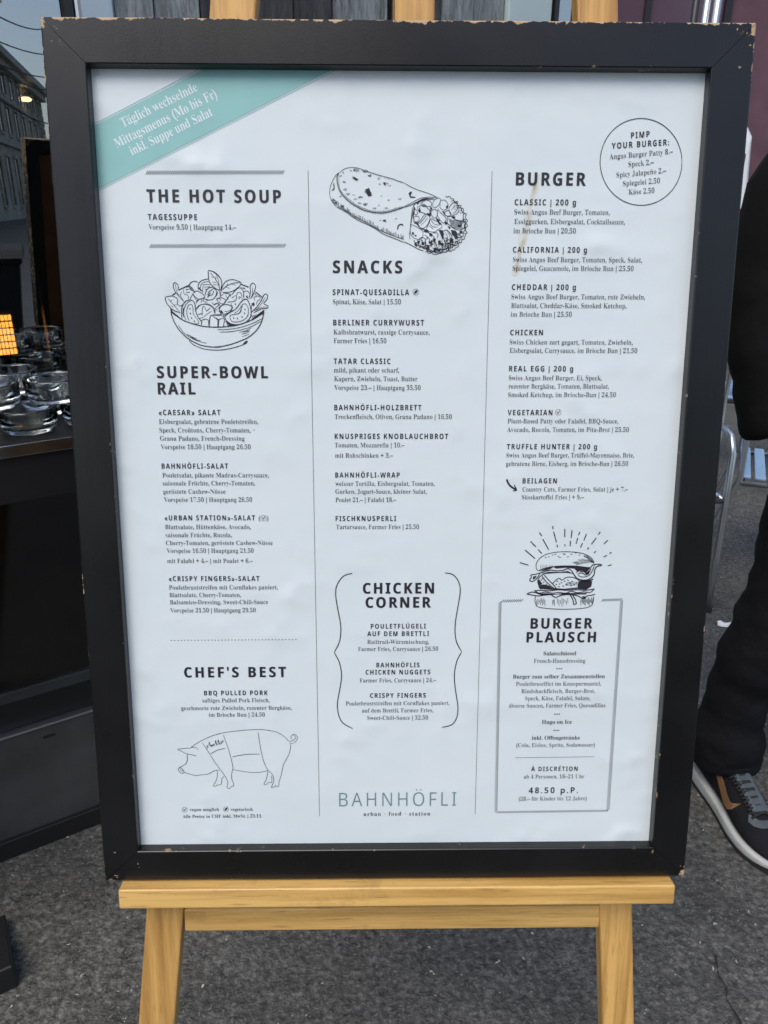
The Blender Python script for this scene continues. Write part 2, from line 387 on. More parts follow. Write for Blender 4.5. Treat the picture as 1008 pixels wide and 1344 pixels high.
# ------------------------------------------------------------------ building across the street (seen mirrored in the window)
tr_ = math.radians(123.17)
th = thing('stone_townhouse', 'pale stone townhouse across the street, mirrored in the dark shop window', 'building', (39.01, -78.22, 0), (0, 0, tr_))
MB().box(0, 70, 0, 14, 0, 10.2).build('wall', M['stone'], th)
MB().box(15, 70, .6, 13, 11.2, 16.0).build('attic_wall', M['stone'], th)
MB().box(-.9, 70, -.95, 14, 10.7, 11.2).box(-.5, 70, -.55, 13.9, 10.2, 10.7).box(14.4, 70, .0, 13.4, 15.6, 16.1).build('cornice', M['stone'], th)
MB().box(-.25, 70, -.25, 13.9, 5.0, 5.4).box(-.15, 70, -.15, 13.9, 8.1, 8.35).build('string_course', M['stone'], th)
rf = MB(); rf.add([(14.6, .2, 16.1), (70, .2, 16.1), (70, 13, 16.1), (14.6, 13, 16.1), (17, 3, 20), (70, 3, 20), (70, 10, 20), (17, 10, 20)], [(0, 1, 5, 4), (1, 2, 6, 5), (2, 3, 7, 6), (3, 0, 4, 7), (4, 5, 6, 7), (0, 3, 2, 1)])
rf.build('roof', M['roof'], th)
for i in range(13):
    x0 = 2.2+i*3.6
    for z0, z1 in ((1.0, 4.2), (5.9, 7.7), (8.6, 9.9)):
        yb = .6 if z0 > 12 else 0
        MB().box(x0-.12, x0+1.42, yb-.12, yb-.001, z0-.2, z0).box(x0-.12, x0+1.42, yb-.18, yb-.001, z1, z1+.22).box(x0-.12, x0, yb-.1, yb-.001, z0+.001, z1-.001).box(x0+1.3, x0+1.42, yb-.1, yb-.001, z0+.001, z1-.001).build('window_frame', M['stone'], th)
        MB().box(x0+.002, x0+1.298, yb-.03, yb-.002, z0+.002, z1-.002).build('window', M['window_dark'], th)
for i in range(17):
    MB().box(-.12, .9 if i % 2 else .6, -.12, .5, .1+i*.6, .62+i*.6).build('quoin', M['stone'], th, .02)
lm = thing('wall_lamp', 'small warm lit lamp under the townhouse cornice, mirrored in the window', 'lamp', (32.71, -67.95, 9.0))
MB().lathe([(0, 0), (.35, .05), (.5, .22), (.3, .36), (0, .4)], 16).build('lamp_globe', M['heater2'], lm, smooth=True)
MB().tube([(0, 0, .4), (-.3, -.3, .75), (-1.6, -1.7, .8)], .05, 6).build('bracket', M['black_metal'], lm)
wires = [((15.99, -33.83, 8.7), (24.23, -46.47, 11.1)), ((15.6, -34.01, 7.91), (24.42, -46.37, 9.78)), ((15.47, -34.07, 7.07), (24.26, -46.45, 8.59)), ((15.92, -33.86, 6.54), (24.17, -46.5, 7.95)), ((16.25, -33.7, 5.12), (24.31, -46.43, 6.18))]
wl = ['topmost overhead wire mirrored against the sky in the window', 'second overhead wire from the top, mirrored in the window', 'third overhead wire from the top, mirrored in the window', 'fourth overhead wire from the top, mirrored in the window', 'lowest overhead wire mirrored in the window above the lamp']
for (a, b), l in zip(wires, wl):
    a, b = Vector(a), Vector(b); d = b-a; P = [a-d*.6+d*2.2*k/12+Vector((0, 0, -.6*math.sin(PI*k/12))) for k in range(13)]
    tag(MB().tube(P, .03, 5).build('overhead_wire', M['rubber']), l, 'wire', 'overhead street wires')

wc = thing('added_dark_container', 'added black wheeled container out of view, darkening the low reflection in the shop window', 'reflection helper', (1.18, -4.95, 0), (0, 0, math.radians(25)))  # added behind the camera so the window mirrors something dark low down
wb = MB(); wb.loft([[Vector((x*k, y*k, z)) for x, y in ((-.62, -.48), (.62, -.48), (.62, .48), (-.62, .48))] for k, z in ((.86, .16), (.92, .5), (1.0, .90), (1.04, .91), (1.04, .95))])
wb.build('container_body', M['rubber'], wc, .02)
MB().loft([[Vector((x, -.52, .952)), Vector((x, -.40, 1.01)), Vector((x, 0, 1.045)), Vector((x, .40, 1.01)), Vector((x, .52, .952))] for x in (-.66, -.3, .3, .66)]).build('lid', M['rubber'], wc)
for x in (-.42, .42):
    for y in (-.3, .3): MB().tube([(x-.02, y, .08), (x+.02, y, .08)], .08, 16).build('wheel', M['grey_metal'], wc)
MB().tube([(-.5, -.56, .93), (.5, -.56, .93)], .015, 8).build('handle', M['grey_metal'], wc)

# ------------------------------------------------------------------ burgundy building and van beyond the terrace
bb = thing('restaurant_facade', 'burgundy rendered facade with dark window frames beyond the terrace, above the frame at right', 'building', (0, 8.2, 0))
MB().box(1.2, 16, 0, 6, 0, 7).build('wall', M['burgundy'], bb)
MB().box(1.2, 16, -.12, -.001, 0, .6).build('plinth', M['grey_metal'], bb)
MB().box(1.1, 16, -.25, -.001, 3.9, 4.15).build('ledge', M['black_metal'], bb)
for x0 in (1.9, 5.2, 8.6, 12.0):
    f = MB().box(x0, x0+1.7, -.06, -.001, 1.0, 1.07).box(x0, x0+1.7, -.06, -.001, 3.43, 3.5).box(x0, x0+.07, -.06, -.001, 1.071, 3.429).box(x0+1.63, x0+1.7, -.06, -.001, 1.071, 3.429).box(x0+.82, x0+.88, -.06, -.001, 1.071, 3.429).build('window_frame', M['black_metal'], bb)
    MB().box(x0+.072, x0+1.628, -.02, -.002, 1.072, 3.428).build('window_pane', simple('plum_window', (.09, .05, .07), .15), f)
for x0 in (4.55, 7.9):
    MB().tube([(x0, -.1, 0), (x0, -.1, 6.8)], .05, 8).build('downpipe', M['black_metal'], bb)
cp = thing('double_post', 'twin bright metal posts rising above the right end of the board', 'post', (1.230, 2.6, 0), (0, 0, -.3))
MB().tube([(0, 0, 0), (0, 0, 2.9)], .015, 12).build('post', M['alu'], cp, smooth=True)
MB().tube([(.038, 0, 0), (.038, 0, 2.9)], .015, 12).build('post', M['alu'], cp, smooth=True)
MB().box(-.05, .08, -.05, .05, 0, .012).build('foot_plate', M['grey_metal'], cp, .003)
dp = thing('dark_post', 'slim black post just left of the twin bright posts', 'post', (1.195, 2.62, 0))
MB().tube([(0, 0, .01), (0, 0, 2.9)], .014, 12).build('post', M['black_metal'], dp, smooth=True)
MB().box(-.05, .03, -.05, .05, 0, .012).build('foot_plate', M['black_metal'], dp, .003)
van = thing('parked_van', 'white delivery van parked beyond the terrace, a corner showing between frame and sleeve', 'van', (2.69, 6.6, 0))
vb = MB(); 
sec = [(-.95, .45), (-.97, 1.2), (-.90, 1.95), (-.78, 2.12), (.78, 2.12), (.90, 1.95), (.97, 1.2), (.95, .45)]
vb.loft([[(x*(.97 if k in (0, 4) else 1)-.25, y, z if z < 1 or k not in (0,) else z-.06) for x, z in sec] for k, y in enumerate((0, .05, 1.2, 1.4, 1.5))])
vb.build('body', M['white_van'], van, .02, 2)
MB().box(-1.02, .55, -.03, -.001, .30, .55).build('bumper', M['rubber'], van, .01)
for sx in (-.75, .2): MB().box(sx, sx+.4, -.008, -.001, 1.25, 1.80).build('rear_window', M['window_dark'], van, .01)
MB().box(-.256, -.248, -.006, -.001, .56, 2.05).build('door_seam', M['rubber'], van)
for sx in (-1.2, .5):
    for sy in (.45,): MB().tube([(sx, sy, .33), (sx+.2, sy, .33)], .33, 24).build('wheel', M['rubber'], van)
for sx in (-1.12, .58): MB().box(sx, sx+.08, -.02, .02, .9, 1.35).build('tail_light', simple('red_lens', (.35, .02, .02), .2), van, .01)

# ------------------------------------------------------------------ cafe chairs
def make_chair():
    t = thing('cafe_chair', 'aluminium cafe chair with pale blue slats between the board and the person, facing right', 'chair')
    r = .0115
    for sx in (-1, 1):
        x = sx*.215
        P = [(x, -.235, 0), (x, -.225, .22), (x, -.215, .40), (x, -.20, .60), (x, -.165, .655), (x, -.10, .665), (x, .10, .66), (x, .19, .65)]
        MB().tube(P, r, 10).build('front_leg', M['alu'], t, smooth=True)
        P = [(x*.97, .33, 0), (x*.97, .27, .25), (x*.97, .21, .44), (x*.97, .215, .62), (x*.97, .26, .86), (x*.85, .275, .90)]
        MB().tube(P, r, 10).build('rear_leg', M['alu'], t, smooth=True)
        MB().tube([(x*.97, -.21, .43), (x*.97, .205, .42)], .010, 8).build('side_rail', M['alu'], t, smooth=True)
        MB().lathe([(0, 0), (.015, 0), (.015, .02), (0, .02)], 10, (x, -.235, 0)).build('foot_cap', M['rubber'], t)
    MB().tube([(-.21, -.21, .43), (.21, -.21, .43)], .010, 8).tube([(-.2, .2, .42), (.2, .2, .42)], .010, 8).build('cross_rail', M['grey_metal'], t, smooth=True)
    MB().tube([(-.18, .275, .90), (.18, .275, .90)], r, 10).build('top_rail', M['alu'], t, smooth=True)
    for i in range(8):
        y = -.19+i*.052
        MB().box(-.2, .2, y, y+.038, .437, .447).build('seat_slat', M['blue_slat'], t, .003)
    for i in range(5):
        z = .52+i*.072; yy = .213+max(0, z-.62)*.19
        MB().box(-.2, .2, yy-.012, yy-.002, z, z+.052).build('back_slat', M['blue_slat'], t, .003)
    return t
ch = make_chair(); ch.location = (1.64, 2.03, 0); ch.rotation_euler = (0, 0, math.radians(65)); ch['group'] = 'cafe chairs on the terrace'
for (x, y, rz, l) in [(1.0, 1.93, 0, 'aluminium cafe chair mostly hidden behind the board, only one front leg showing'), (2.12, 3.30, 160, 'aluminium cafe chair with pale blue slats, middle one of the row behind the sleeve'), (2.75, 4.9, 150, 'aluminium cafe chair with pale blue slats, farthest one, near the van')]:
    c = copy_tree(ch, label=l); c.location = (x, y, 0); c.rotation_euler = (0, 0, math.radians(rz))
tb = thing('bistro_table', 'round grey bistro table between the cafe chairs, mostly hidden behind the person', 'table', (2.75, 2.2, 0))
MB().lathe([(0, .72), (.34, .72), (.35, .73), (.34, .745), (0, .745)], 40).build('table_top', M['grey_metal'], tb)
MB().tube([(0, 0, .03), (0, 0, .72)], .025, 14).build('column', M['alu'], tb, smooth=True)
MB().lathe([(0, .0), (.21, .0), (.21, .012), (.04, .035), (0, .035)], 32).build('base', M['grey_metal'], tb)
# small white scrap on the paving
sc_ = MB(); sc_.loft([[(.0+dx, dy*1.0, dz) for dx, dy, dz in ((k*.011, -.011-.003*math.sin(k), .001), (k*.011, .011, .001), (k*.011, .008, .012+.004*math.sin(k*2)), (k*.011, -.007, .013))] for k in range(5)])
tag(sc_.build('paper_scrap', M['white_print'], None, .002, loc=(1.21, 1.60, 0), rot=(0, 0, -.35)), 'small crumpled white scrap lying on the asphalt beside the trousers', 'litter')

# ------------------------------------------------------------------ counter table with glass ashtrays (local to the wall)
def wl_(s, out, z=0): return Vector((-.79, .64, 0))+Matrix.Rotation(WR, 3, 'Z') @ Vector((s, -out, z))
ct = thing('counter_table', 'high black table with a bright metal rim standing against the shop window', 'table', wl_(-.45, .16), (0, 0, WR))
MB().box(-.75, .68, -.150, .12, 1.035, 1.05).build('table_top', M['black_metal'], ct, .001)
MB().box(-.752, .682, -.154, -.151, 1.032, 1.051).build('metal_rim', M['chrome'], ct, .0008)
MB().box(-.74, .67, -.148, .118, .955, 1.034).build('apron', M['black_metal'], ct, .003)
MB().box(-.70, .64, .055, .070, .50, .954).build('added_dark_panel', simple('glossy_black_panel', (.006, .0055, .005), .07), ct, .002)  # added black sheet, darkens the area below the counter and hides glass reflections
for x in (-.45, .10):
    MB().box(x-.03, x+.03, -.03, .03, .06, .954).build('leg', M['black_metal'], ct, .003)
MB().box(-.70, .335, -.19, -.11, 0, .058).build('foot_bar', M['black_metal'], ct, .004)
MB().box(-.70, .335, -.109, -.031, .0, .03).build('foot_brace', M['black_metal'], ct, .003)
ash = MB().lathe([(0, .0), (.036, .0), (.041, .004), (.0445, .012), (.046, .036), (.0445, .040), (.041, .0395), (.0395, .036), (.037, .013), (.030, .009), (0, .008)], 40)
am = ash.mesh('ashtray', smooth=True); am.materials.append(M['ashtray'])
pos = [(-.003, .235, 0, 'round glass ashtray at the left picture edge, bottom layer'), (.094, .240, 0, 'round glass ashtray in front beside the frame, bottom layer'), (.191, .238, 0, 'round glass ashtray half hidden behind the frame, bottom layer'),
       (.046, .222, .0405, 'round glass ashtray on top of the stack, left one'), (.143, .225, .0405, 'round glass ashtray on top of the stack, touching the frame edge'),
       (.04, .125, 0, 'round glass ashtray standing in the back row, left one'), (.14, .13, 0, 'round glass ashtray standing in the back row, right one'), (.09, .125, .0405, 'round glass ashtray on top of the back row')]
for s, o, z, l in pos:
    tag(link('glass_ashtray', am, None, None, wl_(s, o, 1.0508+z), (0, 0, random.uniform(0, 3))), l, 'ashtray', 'glass ashtrays stacked on the counter table')

# ------------------------------------------------------------------ easel
LEAN = math.radians(-12)
ez = thing('display_easel', 'light beech wooden easel carrying the framed menu board', 'easel', (0, -.2394, 0), (LEAN, 0, 0))
Z0 = 1.1517
def legz(side, v):        # centre of a front leg at board height v
    return (-.2652+(v+.481)*.1186) if side < 0 else (.2573-(v+.486)*.0772)
for sd_ in (-1, 1):
    a, b = (-Z0+.002), .62
    wd = .0425 if sd_ < 0 else .0385
    MB().beam((legz(sd_, a), .032, a+Z0), (legz(sd_, b), .032, b+Z0), wd, .022).build('leg', M['beech_v'], ez, .0025, 2)
MB().box(.0145-.0190, .0145+.0190, .030, .052, -.4945+Z0, .86+Z0).build('mast', M['beech_v'], ez, .002)
MB().box(-.2455, .2405, .024, .040, -.5215+Z0, -.4925+Z0).build('cross_bar', M['beech_h'], ez, .002)
MB().box(-.18, .20, .044, .060, .56+Z0, .60+Z0).build('top_bar', M['beech_h'], ez, .002)
MB().box(-.3015, .3050, -.024, .020, -.4532+Z0, -.4300+Z0).build('ledge', M['beech_h'], ez, .0022, 3)
MB().box(-.008, .030, .0195, .0295, -.475+Z0, -.4545+Z0).build('ledge_bracket', M['beech_h'], ez, .001)
# rear leg hinged under the top bar, standing behind the board
back_foot = Matrix.Rotation(-LEAN, 3, 'X') @ (Vector((0.0145, .42, .0))-Vector((0, -.2394, 0)))
MB().beam((.0145, .064, .58+Z0), (back_foot.x, back_foot.y, back_foot.z+.004), .038, .022).build('rear_leg', M['beech_v'], ez, .0025)

# ------------------------------------------------------------------ framed menu board
BZ = .4293
brd = thing('menu_board', 'black framed German restaurant menu poster standing on the wooden easel', 'menu board', (0, 0, 1.1265), (LEAN, 0, 0))
brd.location = Vector((0, 0, 1.1265)) + Matrix.Rotation(LEAN, 3, 'X') @ Vector((0, 0, -BZ))
def rail(side):
    iu, vt, vb_ = .2812, .3916, -.3916
    ou, ot, ob = .3203, .4306, -.4285
    prof = [(0, -.004), (0, .0098), (.008, .0112), (.03, .0119), (.93, .0119), (.965, .0111), (.99, .0088), (1, .0055), (1, -.016), (.10, -.016)]
    e = .00025
    def cor(sx, sy, t):
        return (sx*(iu+(ou-iu)*t), (vt+(ot-vt)*t) if sy > 0 else (vb_+(ob-vb_)*t))
    ends = {'top': ((-1, 1), (1, 1)), 'bottom': ((-1, -1), (1, -1)), 'left': ((-1, -1), (-1, 1)), 'right': ((1, -1), (1, 1))}[side]
    NS = 14; rings = []
    for k in range(NS+1):
        f = k/NS; ring = []
        for t, h in prof:
            (x0, z0), (x1, z1) = cor(*ends[0], t), cor(*ends[1], t)
            L_ = math.hypot(x1-x0, z1-z0); g_ = e/L_; ff = g_+(1-2*g_)*f
            x, z = x0+(x1-x0)*ff, z0+(z1-z0)*ff
            wob = (noise.noise(Vector((x*9, z*9, h*40)))*.0006) if t > .9 and 0 < k < NS else 0
            ring.append(Vector((x+(wob if side in ('left', 'right') else 0), -h, z+BZ+(wob if side in ('top', 'bottom') else 0))))
        rings.append(ring)
    o = MB().loft(rings).build('frame_rail', M['frame'], brd)
    return o
for s_ in ('top', 'bottom', 'left', 'right'): rail(s_)
MB().box(-.300, .300, .0025, .0065, BZ-.408, BZ+.410).build('backing_board', M['dark_board'], brd)
NX, NZ = 40, 56; pv = []; pf = []
for j in range(NZ+1):
    for i in range(NX+1):
        pv.append((-.294+.588*i/NX, 0.0, BZ-.402+.804*j/NZ))
for j in range(NZ):
    for i in range(NX):
        a = j*(NX+1)+i; pf.append((a, a+1, a+NX+2, a+NX+1))
poster = MB().add(pv, pf).mesh('poster', fix=False); poster = link('poster', poster, M['paper'], brd)
PY = -.00030                      # print sits a hair in front of the paper
def pp(u, v, k=0): return (u/1000, PY-.00012*k, v/1000+BZ)

# ---- lettering: glyph outlines of Blender's own built-in font, thinned or fattened sideways, then laid out letter by letter
SEP = {'serif': (0x1D400, 0x1D41A, 0x1D7CE), 'sansbold': (0x1D5D4, 0x1D5EE, 0x1D7EC), 'sans': (0x1D5A0, 0x1D5BA, 0x1D7E2)}
def fch(ch, st):
    A_, a_, n_ = SEP[st]
    if 'A' <= ch <= 'Z': return chr(A_+ord(ch)-65)
    if 'a' <= ch <= 'z': return chr(a_+ord(ch)-97)
    if '0' <= ch <= '9': return chr(n_+ord(ch)-48)
    return ch
tc = bpy.data.curves.new('glyph', 'FONT'); to = bpy.data.objects.new('glyph', tc); COL.objects.link(to)
def outlines(body):
    tc.body = body; dg = bpy.context.evaluated_depsgraph_get(); dg.update()
    cu = to.evaluated_get(dg).to_curve(dg) if False else to.to_curve(dg)
    res = []
    for sp in cu.splines:
        P = []
        if sp.type == 'BEZIER':
            bp = sp.bezier_points; n = len(bp)
            for i in range(n):
                a, b = bp[i], bp[(i+1) % n]
                p0, p1, p2, p3 = a.co, a.handle_right, b.handle_left, b.co
                d = p3-p0; straight = d.length > 0 and max(abs(d.cross(p1-p0).z), abs(d.cross(p2-p0).z))/d.length < .004
                m_ = 1 if straight else 3
                for k in range(m_):
                    t = k/m_; q = p0*(1-t)**3+p1*3*t*(1-t)**2+p2*3*t*t*(1-t)+p3*t**3
                    P.append((q.x, q.y))
        else: P = [(p.co.x, p.co.y) for p in sp.points]
        C_ = []
        for p in P:
            if not C_ or math.hypot(p[0]-C_[-1][0], p[1]-C_[-1][1]) > 1e-4: C_.append(p)
        if len(C_) > 2: res.append(C_)
    to.to_curve_clear(); return res
def area(P): return sum(P[i][0]*P[(i+1) % len(P)][1]-P[(i+1) % len(P)][0]*P[i][1] for i in range(len(P)))/2
def fatten(loops, ex, ey):
    if not loops: return loops
    sg = 1 if area(max(loops, key=lambda q: abs(area(q)))) > 0 else -1
    out = []
    for P in loops:
        n = len(P); Q = []
        for i in range(n):
            a, b, c = P[i-1], P[i], P[(i+1) % n]
            def nn(p, q):
                dx, dy = q[0]-p[0], q[1]-p[1]; L = math.hypot(dx, dy) or 1; return (dy/L*sg, -dx/L*sg)
            n1, n2 = nn(a, b), nn(b, c); mx, my = n1[0]+n2[0], n1[1]+n2[1]; L2 = mx*mx+my*my
            if L2 < .3: mx, my = n1; L2 = 2.0
            k = min(2/L2, 1.6)
            Q.append((b[0]+mx*k*ex, b[1]+my*k*ey))
        out.append(Q)
    return out
def fill_loops(loops):
    cu = bpy.data.curves.new('g', 'CURVE'); cu.dimensions = '2D'; cu.fill_mode = 'BOTH'
    for P in loops:
        s = cu.splines.new('POLY'); s.points.add(len(P)-1)
        for q, p in zip(s.points, P): q.co = (p[0], p[1], 0, 1)
        s.use_cyclic_u = True
    o = bpy.data.objects.new('g', cu); me = o.to_mesh()
    r = ([(v.co.x, v.co.y) for v in me.vertices], [tuple(p.vertices) for p in me.polygons])
    o.to_mesh_clear(); bpy.data.objects.remove(o); bpy.data.curves.remove(cu); return r
# style: font, thin x, thin y, x scale, cap height mm
STY = {'H': ('sansbold', .018, .004, .88, 11.4), 'I': ('sansbold', .003, 0, .86, 5.2), 'B': ('serif', -.0185, .001, .80, 4.5), 'W': ('serif', -.012, 0, .80, 8.0),
       'S': ('serif', -.010, 0, .85, 3.7), 'C': ('serif', -.004, 0, .85, 4.4), 'D': ('serif', 0, 0, 1, 4.0), 'P': ('sansbold', -.004, 0, .92, 7.0), 'L': ('sans', -.008, -.006, .9, 16.4), 'U': ('serif', -.006, 0, .95, 4.6)}
ACC = {'Ö': ('O', 'd'), 'Ü': ('U', 'd'), 'Ä': ('A', 'd'), 'ö': ('o', 'd'), 'ü': ('u', 'd'), 'ä': ('a', 'd'), 'À': ('A', 'g'), 'É': ('E', 'a'), 'û': ('u', 'c'), 'ñ': ('n', 't')}
GC = {}
REF = {}
def glyph(ch, st):
    key = (ch, st)
    if key in GC: return GC[key]
    font, ex, ey, sx, cap = STY[st]
    base, acc = ACC.get(ch, (ch, None))
    f = fch(base, font); I = fch('I', font)
    if st not in REF:
        l = outlines(I); xs_ = [p[0] for P in l for p in P]; ys_ = [p[1] for P in l for p in P]
        REF[st] = (min(xs_), len(l), max(ys_)); 
        lx = outlines(fch('x', font)); REF[st] += (max(p[1] for P in lx for p in P),)
    lsb, nI, capH, xh = REF[st]
    both = outlines(f+I)
    adv = min(p[0] for P in both[-nI:] for p in P)-lsb
    loops = both[:-nI]
    punct = (f == base)
    loops = fatten(loops, ex if not punct else {'sansbold': .022, 'serif': .006, 'sans': 0}[font], ey if not punct else (.010 if font != 'sans' else 0))
    if acc:
        xs_ = [p[0] for P in loops for p in P]; cx = (min(xs_)+max(xs_))/2; top = capH if base.isupper() else xh
        y0 = top+.09; q = .055 if font != 'sans' else .04
        if acc == 'd':
            for s in (-1, 1):
                c = cx+s*.12; loops.append([(c+q*math.cos(k*PI/4), y0+q+q*math.sin(k*PI/4)) for k in range(8)])
        elif acc == 'a': loops.append([(cx-.03, y0-.02), (cx+.04, y0-.02), (cx+.16, y0+.13), (cx+.04, y0+.13)])
        elif acc == 'g': loops.append([(cx-.04, y0-.02), (cx+.03, y0-.02), (cx-.04, y0+.13), (cx-.16, y0+.13)])
        elif acc == 'c': loops.append([(cx-.13, y0-.02), (cx-.08, y0-.02), (cx, y0+.07), (cx+.08, y0-.02), (cx+.13, y0-.02), (cx+.03, y0+.14), (cx-.03, y0+.14)])
        elif acc == 't': loops.append([(cx-.14, y0), (cx-.06, y0+.05), (cx+.05, y0+.01), (cx+.14, y0+.07), (cx+.13, y0+.11), (cx+.05, y0+.06), (cx-.06, y0+.10), (cx-.15, y0+.05)])
    v, t = fill_loops(loops) if loops else ([], [])
    ink = (min([p[0] for p in v], default=0), max([p[0] for p in v], default=0))
    GC[key] = (v, t, adv, ink); return GC[key]
INK = {'W': 'white_print', 'L': 'teal_dark', 'B': 'ink_soft', 'S': 'ink_soft'}
PART = {'H': 'heading', 'P': 'price_heading', 'I': 'item_title', 'L': 'logo_lettering', 'D': 'separator_dots'}
def lay(s, st, u0, v0, u1, v1=None):
    font, ex, ey, sx, cap = STY[st]; glyph('I', st); capH = REF[st][2]
    k = cap/capH; ang = 0
    W_ = u1-u0
    if v1 is not None: W_ = math.hypot(u1-u0, v1-v0); ang = math.atan2(v1-v0, u1-u0)
    gs = [glyph(c, st) for c in s]; first, last = gs[0][3][0], gs[-1]
    nat = sum(g_[2] for g_ in gs)-first-(last[2]-last[3][1])
    if st in ('H', 'I', 'L', 'P', 'U'):
        tr = (W_-nat*k*sx)/max(1, len(s)-1)
        if tr < .12*k: tr = .12*k if len(s) > 1 else 0; sx = (W_-tr*(len(s)-1))/(nat*k)
    else: tr = 0; sx = W_/(nat*k)
    V = []; F = []; x = -first*k*sx; ca, sa = math.cos(ang), math.sin(ang)
    for v, t, adv, ink in gs:
        o = len(V)
        for px_, py_ in v:
            X = x+px_*k*sx; Y = py_*k; V.append(pp(u0+X*ca-Y*sa, v0+X*sa+Y*ca, 1))
        F += [tuple(i+o for i in q) for q in t]
        x += adv*k*sx+tr
    mb = MB().add(V, F); me = mb.mesh('text', fix=False)
    return link(PART.get(st, 'text_line'), me, M[INK.get(st, 'ink')], poster)

